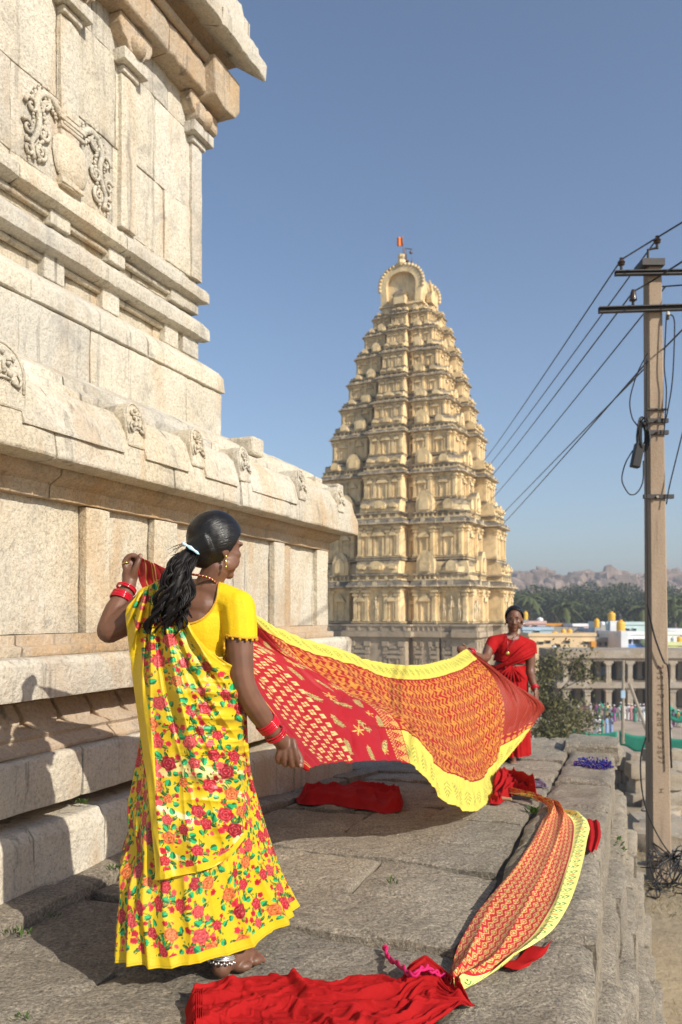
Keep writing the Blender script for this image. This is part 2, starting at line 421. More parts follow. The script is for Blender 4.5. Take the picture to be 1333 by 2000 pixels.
# raised lips with a dark shadow line between the lion gables
def lip(px0, px1, z0=1.985, h=.16):
    s = SW + .24; a, b = t_at(px0, s), t_at(px1, s); mb = MB(); n = 8
    prof = [(kap_p(z0) + .011, z0), (kap_p(z0) + .012, z0 + .010)] + [(kap_p(z0 + h * i / n) + .009 * (1 - i / n) ** .6, z0 + h * i / n) for i in range(2, n + 1)]
    prof += [(kap_p(z0 + h) - .06, z0 + h), (kap_p(z0) - .06, z0)]
    mb.prism(prof, lambda p, z, t: W(t, SW + p, z), a, b); autosmooth(mb.build('cornice_lip', M['temple'], temple), 30)
for a, b in ((-260, -40), (44, 242), (284, 368), (402, 464), (492, 580)): lip(a, b)
# lion gables: a horseshoe arch carrying a carved mask
def lion_gable(px, w=.13, zb=2.03, h=.33, rough=0, face=True):
    tcen = t_at(px, SW + .22); mb = MB(); n = 14; outl = []
    for i in range(n + 1):
        a = math.pi * i / n; outl.append((-math.cos(a) * w * (1.0 + .10 * math.sin(a)), h * .52 + math.sin(a) * h * .48))
    outl = [(-w * .86, 0)] + [(-w * .93, h * .25)] + outl + [(w * .93, h * .25), (w * .86, 0)]
    def fn(u, v, d):
        z = zb + v; return W(tcen + u, SW + .222 - .03 * (v / h) ** 1.5 + d, z)
    mb.prism(outl, fn, -.16, .02)
    o = bevel(mb.build('gable', M['temple'], temple), .010, 2)
    rim = MB(); rim.tube([fn(u * .86, v * .95 + .008, .020) for u, v in outl[1:-1]], .007, 6); rim.build('gable_rim', M['temple'], o, True)
    if face:
        fm = MB(); c = lambda u, v, d=.028: fn(u, v, d)
        e = .6 * w
        K = .62
        for sg in (-1, 1):
            fm.ball(c(sg * e * .34, h * .66), (0.0105, 0.0105, 0.0093), 8, 6); fm.ball(c(sg * e * .40, h * .72), (0.0149, 0.0087, 0.0062), 8, 6)
            fm.ball(c(sg * e * .38, h * .50), (0.0130, 0.0124, 0.0136), 8, 6)
            fm.ball(c(sg * e * .72, h * .76), (0.0087, 0.0087, 0.0136), 6, 5)
            fm.tube([c(sg * e * .5, h * .4), c(sg * e * .95, h * .34), c(sg * e * 1.15, h * .45), c(sg * e * .95, h * .55)], [0.0087, 0.0081, 0.0068, 0.0043], 6)
            for q in range(5):
                a = .25 + q * .33; fm.ball(c(sg * e * (1.0) * math.cos(a), h * .60 + h * .33 * math.sin(a), 0.0149), 0.0081, 6, 5)
        fm.tube([c(0, h * .70), c(0, h * .60, 0.0248), c(0, h * .52, 0.0285)], [0.0050, 0.0081, 0.0112], 6)
        fm.ball(c(0, h * .52, 0.0248), (0.0124, 0.0124, 0.0081), 8, 6)
        fm.tube([c(-e * .42, h * .42), c(0, h * .44, 0.0223), c(e * .42, h * .42)], [0.0050, 0.0074, 0.0050], 6)
        for q in range(-2, 3): fm.ball(c(q * e * .16, h * .40, 0.0186), (0.0037, 0.0037, 0.0062), 5, 4)
        fm.ball(c(0, h * .83), (0.0136, 0.0099, 0.0124), 7, 5)
        fm.build('lion_mask', M['temple'], o, True)
    return o
for px, w, h in ((2, .13, .27), (262, .075, .225), (384, .072, .22), (476, .072, .22), (588, .07, .22), (664, .07, .21)):
    lion_gable(px, w, 2.03, h)
# loose broken coping blocks on the far end of the cornice
for px, w, z in ((492, .16, 2.36), (612, .14, 2.27), (655, .12, 2.26)):
    t = t_at(px, SW); s = wstone('coping_block', t - w / 2, t + w / 2, -.16, .06, z - .06, z + .05 + random.uniform(0, .03), M['temple_up'], .02)
# ---------------- upper storey
def q_(q): return -q
up = lambda nm, pr, jt, mt='temple_up', **k: course(nm, pr, jt, M[mt], temple, **k)
TU = TC
def J(*px, q=.75): return [T0] + [t_at(x, SW - q) for x in px] + [TU]
up('upper_plinth_block', [(-.60, 2.36), (-.61, 2.60), (-.605, 2.955)], J(180, 368, q=.6), amp=.010, rr=.015, back=.3)
up('upper_band', [(-.60, 2.96), (-.585, 2.965), (-.59, 3.07), (-.62, 3.12), (-.70, 3.18), (-.80, 3.215)], J(60, 290, q=.6), amp=.008, rr=.012, back=.3)
up('upper_recess', [(-.79, 3.215), (-.79, 3.37)], J(130, 300, q=.79), mt='temple', amp=.006, back=.3)
up('upper_moulding', [(-.77, 3.345), (-.70, 3.352), (-.672, 3.366), (-.672, 3.452), (-.70, 3.49), (-.77, 3.54), (-.80, 3.56)], J(200, q=.68), amp=.007, rr=.01, back=.3)
up('upper_recess', [(-.795, 3.56), (-.79, 3.66)], J(90, 260, q=.79), mt='temple', amp=.006, back=.3)
up('upper_moulding', [(-.77, 3.632), (-.74, 3.640), (-.672, 3.66), (-.672, 3.735), (-.70, 3.765), (-.75, 3.79), (-.752, 3.83)], J(40, 250, q=.68), amp=.007, rr=.01, back=.3)
# small roll under each moulding
for zz, pp in ((3.325, -.772), (3.612, -.772)):
    mb = MB(); mb.tube([W(T0 + i * (TC + pp - T0) / 30, SW + pp, zz + .003 * nz(i * .7, zz)) for i in range(31)], .022, 8); mb.build('roll_moulding', M['temple'], temple, True)
for px, z0, z1 in ((-40, 3.215, 3.36), (112, 3.215, 3.36), (222, 3.215, 3.36), (-20, 3.56, 3.64), (124, 3.56, 3.64), (234, 3.56, 3.64), (352, 3.56, 3.64), (340, 3.215, 3.36)):
    t = t_at(px, SW - .72); wstone('dentil', t - .085, t + .085, -.86, -.735, z0 - .01, z1, M['temple_up'], .008)
wstone('dentil', TC - .95, TC - .735, -.90, -.735, 3.21, 3.36, M['temple_up']); wstone('dentil', TC - .95, TC - .735, -.90, -.735, 3.56, 3.64, M['temple_up'])
# upper wall blocks with ragged joints
tp = lambda px: t_at(px, SW - .75)
rowA = [(3.828, 4.34), (4.346, 4.95), (4.956, 5.6)]
wj = [[T0, 1.6, tp(22), tp(222), tp(322), TC], [T0, 2.0, tp(112), tp(226), tp(305), TC], [T0, 1.2, tp(60), tp(180), tp(330), TC]]
for (za, zb), jt in zip(rowA, wj):
    up('wall_block', [(-.748, za), (-.746, (za + zb) / 2), (-.748, zb)], jt, amp=.007, rr=.010, back=.3, jit=.006)
# upper pilasters with capitals
for px, w in ((132, .085), (246, .085), (374, .09)):
    t = tp(px); lastp = px > 300; a, b = t - w, t + w
    if lastp: b = TC - .70; a = b - .15
    z1 = 4.86
    course('pilaster', [(-.718, 3.826), (-.716, 4.3), (-.718, z1)], [a, b], M['temple_up'], temple, back=.12, amp=.005, rr=.008, wrap=False)
    c = (a + b) / 2
    wstone('pilaster_neck', c - w * 1.0, c + w * 1.0, -.78, -.70, z1 + .004, z1 + .05, M['temple_up'])
    wstone('abacus', c - w * 1.55, c + w * 1.55, -.80, -.655, z1 + .053, z1 + .135, M['temple_up'], .006)
    # bracket capital with a curled underside
    br = MB(); pr = [(-w * .8, 0), (-w * 1.2, .05), (-w * 1.7, .07), (-w * 2.1, .13), (-w * 2.1, .20), (w * 2.1, .20), (w * 2.1, .13), (w * 1.7, .07), (w * 1.2, .05), (w * .8, 0)]
    br.prism(pr, lambda u, v, d: W(c + u, SW + d, z1 + .138 + v), -.80, -.655); bevel(br.build('bracket', M['temple_warm'], temple), .010)
    bl = MB(); bl.ball(W(c, SW - .66, z1 + .20), (.07, .07, .075), 10, 8); bl.build('bracket_boss', M['temple_warm'], temple, True)
# beam and eave
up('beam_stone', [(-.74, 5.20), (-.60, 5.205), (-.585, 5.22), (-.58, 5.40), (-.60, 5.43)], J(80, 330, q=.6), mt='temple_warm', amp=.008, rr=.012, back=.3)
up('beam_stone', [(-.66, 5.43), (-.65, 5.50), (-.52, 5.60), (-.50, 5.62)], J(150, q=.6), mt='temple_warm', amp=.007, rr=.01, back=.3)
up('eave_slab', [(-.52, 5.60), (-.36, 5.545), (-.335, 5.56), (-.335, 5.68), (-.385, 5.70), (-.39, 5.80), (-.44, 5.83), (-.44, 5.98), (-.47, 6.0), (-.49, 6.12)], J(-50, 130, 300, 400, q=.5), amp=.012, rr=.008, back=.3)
mb = MB(); mb.tube([W(T0 + i * (TC - .60 - T0) / 24, SW - .575, 5.455) for i in range(25)], .035, 8); mb.build('roll_moulding', M['temple_warm'], temple, True)
# beam-end block at the corner
bb = MB(); c = TC - .62
bb.prism([(-.26, .22), (-.24, .04), (-.10, 0), (.06, .02), (.13, .10), (.13, .34), (-.26, .34)], lambda u, v, d: W(c + u, SW + d, 5.14 + v), -.80, -.50)
bevel(bb.build('beam_end', M['temple_warm'], temple), .014)
wstone('corner_bracket', TC - .90, TC - .62, -.84, -.62, 5.0, 5.14, M['temple_warm'], .03)
# carved upper frieze above the eave
for i in range(9):
    t = 2.6 + i * .30; o = MB(); o.ball(W(t, SW - .50, 6.14), (.11, .09, .12), 9, 7); o.ball(W(t + .09, SW - .45, 6.07), .05, 7, 5); o.build('eave_carving', M['temple_up'], temple, True)
# ---------------- the carved vase with scrolls
vt = tp(136); vp_ = SW - .742; vz = 3.835
def RV(u, v, d): return W(vt + u, vp_ + d, vz + v)
vase = MB(); prof = [(.04, .03), (.13, .06), (.155, .12), (.172, .20), (.165, .27), (.12, .315), (.07, .335), (.06, .36)]
N = 14
def relief(mb, prof, depth=.24, n=14):
    k = len(mb.v)
    for r_, z_ in prof:
        for j in range(n + 1):
            a = math.pi * j / n; mb.v.append(RV(-math.cos(a) * r_ * .92, z_ * .92, math.sin(a) * r_ * depth))
    for i in range(len(prof) - 1):
        for j in range(n): mb.f.append((k + i * (n + 1) + j, k + i * (n + 1) + j + 1, k + (i + 1) * (n + 1) + j + 1, k + (i + 1) * (n + 1) + j))
relief(vase, prof)
vo = vase.build('carved_vase', M['temple_up'], temple, True, fix=False)
for z_, r_, h_ in ((.0, .10, .03), (.36, .105, .025), (.39, .085, .02), (.415, .115, .03), (.45, .06, .05)):
    b = MB(); b.prism([(-r_, 0), (r_, 0), (r_, h_), (-r_, h_)], lambda u, v, d: RV(u, (z_ + v) * .92, d), -.02, .030); bevel(b.build('vase_band', M['temple_up'], vo), .006)
def spiral(cu, cv, r0, turns, sg, a0, d=.006, rt=.018):
    pts = []; 
    for i in range(int(turns * 14)):
        a = a0 + sg * i * 2 * math.pi / 14; r_ = r0 * (1 - i / (turns * 14 + 3)); pts.append(RV(cu + r_ * math.cos(a), cv + r_ * math.sin(a), d))
    return pts
for sg in (-1, 1):
    sc = MB()
    main = [(.10, .44), (.17, .50), (.25, .48), (.29, .40), (.27, .30), (.29, .20), (.33, .12), (.31, .03)]
    pts = [RV(sg * a, b * .92, .004) for a, b in main]
    kk = catmull(np.array([tuple(p) for p in pts]), 40); sc.tube([Vector(p) for p in kk], [.026 - .012 * i / 40 for i in range(40)], 7)
    for cu, cv, r0, t_, a0 in ((.235, .41, .055, 1.6, 1.6), (.33, .33, .05, 1.4, 0), (.235, .22, .05, 1.5, 2.5), (.36, .19, .045, 1.4, 0.5), (.26, .09, .05, 1.5, 2.2), (.355, .07, .045, 1.3, 1)):
        q = spiral(sg * cu, cv, r0, t_, sg, a0 if sg > 0 else math.pi - a0); sc.tube(q, [.014 - .007 * i / len(q) for i in range(len(q))], 6)
    # frilled leaf edge
    for i in range(0, 40, 1):
        p = Vector(kk[i]); nrm = Vector(kk[min(i + 1, 39)]) - Vector(kk[max(i - 1, 0)]); a = nrm.normalized().cross(W(0, 1, 0).normalized())
        sc.ball(p + a * (.042 if i % 2 else .050) * (1 if sg > 0 else -1), (.013, .013, .013), 6, 4); 
        if i % 2: sc.ball(p - a * .045 * (1 if sg > 0 else -1), .010, 6, 4)
    sc.build('carved_scroll', M['temple_up'], temple, True)
# ================================================================ platform, its paving and the terrain
def zf(x, y): return -.20 * smooth(4.2, 7.6, y)
def s_edge(t): return -.21 - .043 * (t - 2.43)
plat = empty('platform', W(4, -1.4, -.3), kind='structure')
cb = MB(); pts = []
for t in np.linspace(-1.2, 8.6, 40):
    for s in (SW - .2, s_edge(t) - .06):
        w = W(t, s, 0); pts.append(Vector((w.x, w.y, zf(w.x, w.y) - .045)))
cb.add(pts, [(2 * i, 2 * i + 1, 2 * i + 3, 2 * i + 2) for i in range(39)])
cb.build('bedding', M['soil'], plat)
def slab(name, t0, t1, sa, sb, thick=.2, mat=None, seed=0, lift=0.0, gap=.012, bulge=.012, wob=.02, res=.045, parent=None, zfun=zf, rnd=.016):
    """one irregular paving stone; sa, sb: functions or numbers for the two long sides"""
    r = random.Random(seed); fa = sa if callable(sa) else (lambda t: sa); fb = sb if callable(sb) else (lambda t: sb)
    wid = abs(fb((t0 + t1) / 2) - fa((t0 + t1) / 2)); nu = max(4, int((t1 - t0) / res)); nv = max(4, int(wid / res)); o1 = r.uniform(0, 50)
    tilt = (r.uniform(-.008, .008), r.uniform(-.008, .008)); v = []; f = []
    for i in range(nu + 1):
        for j in range(nv + 1):
            u, w = i / nu, j / nv
            t = t0 + gap + (t1 - t0 - 2 * gap) * u; s = fa(t) + gap + (fb(t) - fa(t) - 2 * gap) * w
            t += wob * nz(s * 3.1 + o1, t0 * 2, u) * (1 if 0 < i < nu else 1.0); s += wob * nz(t * 3.1, o1 + s, 2.2)
            e = min(u * (t1 - t0), (1 - u) * (t1 - t0), w * wid, (1 - w) * wid); rd = rnd * (1 + .6 * nz(t * 6, s * 6, o1))
            p = W(t, s, 0); z = zfun(p.x, p.y) + lift + bulge * nz(t * 2.2 + o1, s * 2.2) + bulge * .8 * nz(t * 6 + o1, s * 11, 4) + bulge * .35 * nz(t * 16, s * 24 + o1, 4)
            z += tilt[0] * (u - .5) * 2 + tilt[1] * (w - .5) * 2
            if e < rd: z -= rd * .8 * (1 - math.sqrt(max(0, 1 - (1 - e / rd) ** 2)))
            v.append(Vector((p.x, p.y, z)))
    idx = lambda i, j: i * (nv + 1) + j
    for i in range(nu):
        for j in range(nv): f.append((idx(i, j), idx(i + 1, j), idx(i + 1, j + 1), idx(i, j + 1)))
    ring = [idx(i, 0) for i in range(nu + 1)] + [idx(nu, j) for j in range(1, nv + 1)] + [idx(i, nv) for i in range(nu - 1, -1, -1)] + [idx(0, j) for j in range(nv - 1, 0, -1)]
    k = len(v); nd = 1 if thick < .25 else 7
    for d in range(1, nd + 1):
        for q in ring:
            p = v[q]; dz = thick * d / nd; off = (.012 if rnd < .03 else .016) * Vector((nz(p.x * 5, p.y * 5, dz * 9 + o1), nz(p.x * 5 + 9, p.y * 5, dz * 9 + o1), 0)) if nd > 1 else Vector()
            v.append(Vector((p.x, p.y, p.z - dz)) + off)
    m = len(ring)
    for d in range(nd):
        for a in range(m):
            top = (lambda q: ring[q % m]) if d == 0 else (lambda q: k + (d - 1) * m + q % m); bot = lambda q: k + d * m + q % m
            f.append((top(a), bot(a), bot(a + 1), top(a + 1)))
    o = obj(name, v, f, mat or M['floor'], parent or plat); 
    bm = bmesh.new(); bm.from_mesh(o.data); bmesh.ops.recalc_face_normals(bm, faces=bm.faces); bm.to_mesh(o.data); bm.free()
    autosmooth(o, 50); return o
rr_ = random.Random(11)
KERB = SW + .205 + .015
# kerb strip of rough stones along the foot of the wall
for a, b in zip([-.6, .6, 1.7, 2.75, 3.5, 4.3, 5.1, 5.9], [.6, 1.7, 2.75, 3.5, 4.3, 5.1, 5.9, 6.6]):
    slab('kerb_stone', a, b, KERB - .06, KERB + .13 + rr_.uniform(-.02, .04), .2, seed=int(a * 100), lift=.035, wob=.015)
# cross rows of slabs
rows = [-.8, .25, 1.0, 1.62, 2.2, 2.78, 3.22, 3.72, 4.1, 4.66, 5.05, 5.6, 6.2, 6.7, 7.3, 7.8, 8.2, 8.65]
fe = lambda t: s_edge(t) - .46
for i, (a, b) in enumerate(zip(rows[:-1], rows[1:])):
    lo = KERB + .14 if b < 6.7 else SW - .6
    cuts = [0, 1] if i % 3 == 1 else ([0, rr_.uniform(.38, .62), 1] if i % 3 else [0, rr_.uniform(.28, .38), rr_.uniform(.62, .75), 1])
    for c0, c1 in zip(cuts[:-1], cuts[1:]):
        la = (lambda t, c0=c0, lo=lo: lo + (fe(t) - lo) * c0); lb = (lambda t, c1=c1, lo=lo: lo + (fe(t) - lo) * c1)
        slab('paving_slab', a + rr_.uniform(-.03, .03), b + rr_.uniform(-.03, .03), la, lb, .16, seed=i * 7 + int(c0 * 50), lift=rr_.uniform(-.012, .008), gap=.007)
# edge row of long thick blocks
er = [-.8, .55, 1.75, 3.02, 4.15, 5.35, 6.6, 7.6, 8.65]
for i, (a, b) in enumerate(zip(er[:-1], er[1:])):
    slab('edge_block', a, b, lambda t: s_edge(t) - .45 + .02 * nz(t * 2, 8.8), lambda t: s_edge(t) + .03 * nz(t * 1.3, 3.1), .40, seed=90 + i, lift=[.0, .01, .0, .012, .0, -.01, .02, .0][i], gap=.010, bulge=.018, rnd=.034)
# retaining courses stepping down
def rcourse(z, off, lens, sd, wid=.5, th=.40):
    js = joints(-.8, 8.7, lens, sd)
    for i, (a, b) in enumerate(zip(js[:-1], js[1:])):
        jo = random.Random(sd * 50 + i).uniform(-.03, .035)
        slab('retaining_stone', a, b, lambda t: s_edge(t) - wid + off, lambda t: s_edge(t) + off + jo + .03 * nz(t * 1.7, sd), th, seed=sd * 31 + i, lift=z, gap=.012, bulge=.022, res=.05, wob=.04, rnd=.035)
rcourse(-.40, .09, (.8, 1.5), 3); rcourse(-.80, .19, (.7, 1.3), 4); rcourse(-1.20, .27, (.8, 1.5), 5); rcourse(-1.62, .36, (.7, 1.2), 6, th=.6)
# raised coping blocks at the far end
def boulder(name, c, h, seed, mat=None, parent=None, rz=0, sub=3, amp=.14):
    bm = bmesh.new(); bmesh.ops.create_cube(bm, size=2); bmesh.ops.subdivide_edges(bm, edges=bm.edges, cuts=2 ** sub - 1, use_grid_fill=True)
    Mr = Matrix.Rotation(rz, 3, 'Z')
    for v in bm.verts:
        p = v.co.copy(); q = p.normalized() * 1.25; p = p * .72 + q * .28
        n = mnoise.fractal(p * 1.1 + Vector((seed * 3.7, seed, 0)), 1, 2, 4); p *= 1 + amp * n
        v.co = Vector(c) + Mr @ Vector((p.x * h[0], p.y * h[1], p.z * h[2]))
    me = bpy.data.meshes.new(name); bm.to_mesh(me); bm.free(); o = link(name, me, None, mat or M['floor'])
    if parent is not None: reparent(o, parent)
    return autosmooth(o, 45)
far = [(1158, 1446, 8.35, .27, .13), (1046, 1450, 8.95, .16, .10), (1080, 1452, 8.9, .11, .11), (1108, 1450, 8.95, .10, .11), (1070, 1466, 8.45, .34, .07), (1010, 1455, 8.9, .2, .11), (940, 1460, 8.9, .3, .12), (1125, 1462, 8.6, .16, .12)]
for i, (px, py, Y, hx, hz) in enumerate(far):
    p = P(px, py, Y); p.z -= hz * .9
    boulder('coping_boulder', p, (hx, .30, hz), i + 3, M['floor'], plat, R(-20 + 9 * i))
# terrain: one sheet to the horizon
xs = np.concatenate([-np.geomspace(1500, 60, 14), np.linspace(-50, 70, 61), np.geomspace(80, 1500, 14)])
ys = np.concatenate([np.linspace(-30, 4, 12), np.linspace(5, 75, 71), np.geomspace(80, 1500, 26)])
X, Yg = np.meshgrid(xs, ys, indexing='ij')
def ground_z(x, y):
    d = np.asarray(y, float); z = np.interp(d, [-30, 11, 14, 22, 34, 52, 58], [-2.2, -2.2, -2.9, -4.6, -6.6, -8.9, -9.0])
    near = np.clip(1 - (d - 6) / 50, 0, 1)
    return z + near * (.22 * vnoise(np.asarray(x) * .55, d * .55, 0, 3) + .10 * vnoise(np.asarray(x) * 1.7, d * 1.7, 0, 5))
Z = ground_z(X, Yg)
g = link('ground', grid_mesh('ground', np.stack([X, Yg, Z], -1), M['ground'])); g['kind'] = 'structure'
# ================================================================ the gateway tower (gopuram)
def m_plaster(name, c1, c2, dark, amt, sc=1.0):
    k = NT(name); p = k.pos(); g_ = k.n('ShaderNodeNewGeometry'); nz_ = k.n('ShaderNodeSeparateXYZ', {0: g_.outputs['Normal']}).outputs[2]
    c = k.mix(k.rng(k.noise(p, .5 * sc, 6), .3, .7), c1, c2)
    n1 = k.noise(k.pos((1, 1, .6)), 1.6 * sc, 8, .68, .6); n2 = k.noise(p, .35, 4)
    upf = k.rng(nz_, .12, .6, 0, .80)
    w = k.math('ADD', k.math('ADD', upf, k.math('MULTIPLY', k.rng(n1, .46, .66), amt)), k.rng(n2, .5, .75, 0, .22))
    c = k.mix(k.math('MINIMUM', w, .9), c, k.mix(k.rng(k.noise(p, 2.5, 5), .35, .65), dark, tuple(x * 2.6 for x in dark)))
    return k.fin(c, .9, k.bump(k.noise(p, 7, 6, .7), .4, .05), .15)
M['plaster'] = m_plaster('tower_plaster', (.86, .67, .39), (.76, .56, .28), (.060, .053, .045), .46)
M['plaster_worn'] = m_plaster('tower_plaster_weathered', (.72, .58, .38), (.52, .42, .28), (.055, .050, .044), .72)
M['plaster_fig'] = m_plaster('tower_stucco_figures', (.78, .66, .44), (.7, .56, .34), (.10, .09, .08), .35)
M['tower_stone'] = m_plaster('tower_base_stone', (.46, .37, .26), (.37, .29, .20), (.075, .066, .055), .45)
M['dark_hole'] = plain('tower_niche_dark', (.05, .04, .03), .9, .1)
YC = 76.0; PM = F / YC; TYAW = R(25)
tcx = 6.59
SIL = ([500, 600, 656, 740, 840, 951, 1040, 1140, 1235, 1500], [1.6, 2.45, 3.78, 4.85, 6.05, 7.15, 8.05, 8.6, 8.8, 8.9])
wfy = lambda y: float(np.interp(y, *SIL))
zY = lambda y: CZ + (HY - y) * (YC - .8 * wfy(y)) / F
tower = empty('gateway_tower', (tcx, YC, -9), 'tall tiered cream gateway tower with weathered ledges behind the flying sari', 'tower', rz=-TYAW)
TM = Matrix.Translation((tcx, YC, 0)) @ Matrix.Rotation(-TYAW, 4, 'Z')
def rects(mb, lv, cap=True):
    """loft of rectangles: (x0,x1,y0,y1,z)"""
    k = len(mb.v)
    for x0, x1, y0, y1, z in lv: mb.v += [Vector((x0, y0, z)), Vector((x1, y0, z)), Vector((x1, y1, z)), Vector((x0, y1, z))]
    for i in range(len(lv) - 1):
        for j in range(4): mb.f.append((k + 4 * i + j, k + 4 * i + (j + 1) % 4, k + 4 * i + 4 + (j + 1) % 4, k + 4 * i + 4 + j))
    if cap:
        mb.f.append((k + 3, k + 2, k + 1, k)); q = k + 4 * (len(lv) - 1); mb.f.append((q, q + 1, q + 2, q + 3))
    return mb
# unit bays: x -.5..+.5, front at y=0 growing to y=+D, wall+cornice z 0..1, roof above
D = .42; KY = D / .9
def ring(mb, x, o0, lv):  # stacked overhang courses round front and sides
    return rects(mb, [(-x - o, x + o, -o, D, z) for o, z in lv])
def arch(mb, cx, cz, r, y0, y1, n=10, leg=.35):
    pts = [(cx - r * .92, cz - r * leg)] + [(cx - r * math.cos(math.pi * i / n) * (1 + .10 * math.sin(math.pi * i / n)), cz + r * math.sin(math.pi * i / n)) for i in range(n + 1)] + [(cx + r * .92, cz - r * leg)]
    mb.prism(pts, lambda u, v, w: Vector((u, w, v)), y0, y1); return mb
def figure(mb, cx, z0, h, y=-.02, lean=0):
    w = h * .5
    for sg in (-1, 1):
        mb.tube([(cx + sg * w * .16, y, z0), (cx + sg * w * .17 + lean * .3 * w, y - .01, z0 + h * .25), (cx + sg * w * .10 + lean * w * .2, y, z0 + h * .5)], [h * .035, h * .05, h * .07], 6)
        mb.tube([(cx + sg * w * .22 - lean * w * .1, y, z0 + h * .78), (cx + sg * w * .44, y - .01, z0 + h * (.60 + .1 * lean * sg)), (cx + sg * w * .30, y - .03, z0 + h * .55)], [h * .045, h * .035, h * .03], 5)
    mb.tube([(cx + lean * w * .2, y, z0 + h * .47), (cx, y, z0 + h * .62), (cx - lean * w * .1, y, z0 + h * .8)], [h * .11, h * .085, h * .12], 7)
    mb.ball((cx - lean * w * .05, y, z0 + h * .90), (h * .06, h * .06, h * .075), 7, 6); mb.tube([(cx, y, z0 + h * .94), (cx, y, z0 + h * 1.08)], [h * .06, h * .02], 6)
def pilaster(mb, x, w, z0, z1, pr=.035):
    mb.bx(x - w / 2, x + w / 2, -pr, .02, z0, z1 - .09)
    mb.bx(x - w * .75, x + w * .75, -pr - .012, .02, z0, z0 + .035)
    mb.bx(x - w * .85, x + w * .85, -pr - .02, .02, z1 - .12, z1 - .095); mb.bx(x - w * .62, x + w * .62, -pr - .008, .02, z1 - .09, z1 - .055); mb.bx(x - w * 1.15, x + w * 1.15, -pr - .028, .02, z1 - .05, z1 - .003)
def niche(mb, x, w, z0, z1):
    """small pavilion frame with canopy"""
    for sg in (-1, 1): mb.bx(x + sg * w * .5 - w * .09, x + sg * w * .5 + w * .09, -.028, .02, z0, z1 - .13)
    mb.prism([(x - w * .85, z1 - .13), (x + w * .85, z1 - .13), (x + w * .55, z1 - .05), (x - w * .55, z1 - .05)], lambda u, v, k: Vector((u, k, v)), -.06, .02)
    mb.prism([(x - w * .45, z1 - .048), (x + w * .45, z1 - .048), (x + w * .3, z1 + .01), (x, z1 + .04), (x - w * .3, z1 + .01)], lambda u, v, k: Vector((u, k, v)), -.035, .02)
def bay_mesh(kind, fig=0, stone=False):
    mb = MB()
    nar = kind in ('recess', 'inter')
    ring(mb, .5, 0, [(.035, 0), (.045, .03), (.02, .05), (.04, .065), (.045, .085), (.0, .1), (.0, .77), (.03, .775), (.035, .82), (.012, .825), (.014, .845)])
    if stone: zt = .77
    zt = .775
    if kind == 'center':
        for x in (-.45, -.21, .21, .45): pilaster(mb, x, .075, .1, zt)
        for x in (-.33, .33): niche(mb, x, .10, .1, .66 if fig else .70)
        if not fig: niche(mb, 0, .20, .1, .70)
    elif kind == 'corner':
        for x in (-.43, .43): pilaster(mb, x, .11, .1, zt)
        for x in (-.24, .24): pilaster(mb, x, .06, .1, zt, .02)
        if not fig: niche(mb, 0, .26, .1, .66)
    elif kind == 'inter':
        for x in (-.40, .40): pilaster(mb, x, .15, .1, zt)
        niche(mb, 0, .34, .1, .66)
    else:
        for x in (-.3, .3): pilaster(mb, x, .14, .1, zt, .02)
        niche(mb, 0, .4, .1, .6)
    # drooping cornice
    rects(mb, [(-.5 - o, .5 + o, -o * 1.0, D, z) for o, z in ((.02, .845), (.10, .835), (.125, .85), (.12, .875), (.085, .93), (.04, .965), (.0, .975))])
    nd = 14 if kind == 'center' else 7
    for i in range(nd): mb.bx(-.5 + (i + .25) / nd, -.5 + (i + .75) / nd, -.085, 0, .822, .838)
    for i in range(3 if kind == 'center' else 1):
        x = (i - 1) * .32 if kind == 'center' else 0; arch(mb, x, .90, .055 if kind == 'center' else .09, -.115, 0, 8)
    if kind != 'recess':
        rects(mb, [(-.5 + i, .5 - i, i * .8 + .02, D, z) for i, z in ((.0, .975), (-.03, .985), (-.03, 1.01), (.06, 1.015), (.06, 1.08), (-.02, 1.09), (-.045, 1.105), (-.03, 1.13), (.03, 1.14))])
        for i in range(5): x = -.4 + .2 * i; mb.bx(x - .03, x + .03, .005, .08, 1.015, 1.09)
    if kind == 'center':       # barrel roof lying along the face
        n = 8; pr = [(.06 * KY, 1.13)] + [(KY * .42 - KY * .40 * math.cos(math.pi * .55 * i / n) * 1.0, 1.15 + .30 * math.sin(math.pi * .55 * i / n)) for i in range(n + 1)] + [(D, 1.45), (D, 1.13)]
        mb.prism(pr, lambda a, b, w: Vector((w, a, b)), -.46, .46)
        for x, r_ in ((0, .15), (-.33, .09), (.33, .09)): arch(mb, x, 1.26, r_, -.03, .25, 10); arch(mb, x, 1.26, r_ * .6, -.05, .0, 8)
        for x in (-.3, 0, .3): mb.lathe([(.02, 0), (.035, .03), (.015, .06), (.004, .11)], (x, .45 * KY, 1.44), 6)
    elif kind == 'corner':      # domed cell
        pr = [(.44, 1.13), (.50, 1.15), (.50, 1.19), (.46, 1.27), (.36, 1.36), (.2, 1.42), (.07, 1.45)]
        mb.lathe([(a, b - 1.13) for a, b in pr], (0, .40 * KY, 1.13), 8, 1.08, .85 * KY * 1.15, math.pi / 8, math.pi / 8 + 2 * math.pi)
        arch(mb, 0, 1.24, .17, -.05, .2, 10); mb.lathe([(.05, 0), (.07, .04), (.03, .08), (.01, .15)], (0, .40 * KY, 1.44), 6)
    elif kind == 'inter':       # horseshoe gable
        arch(mb, 0, 1.24, .40, .0, .3, 12); arch(mb, 0, 1.26, .24, -.03, .0, 10); mb.ball((0, .02, 1.42), (.1, .05, .07), 6, 5)
        mb.lathe([(.05, 0), (.09, .05), (.03, .09), (.01, .16)], (0, .2, 1.62), 6)
    else:
        rects(mb, [(-.42, .42, .05, D, 1.0), (-.42, .42, .05, D, 1.12), (-.5, .5, .0, D, 1.14), (-.45, .45, .06, D, 1.2)])
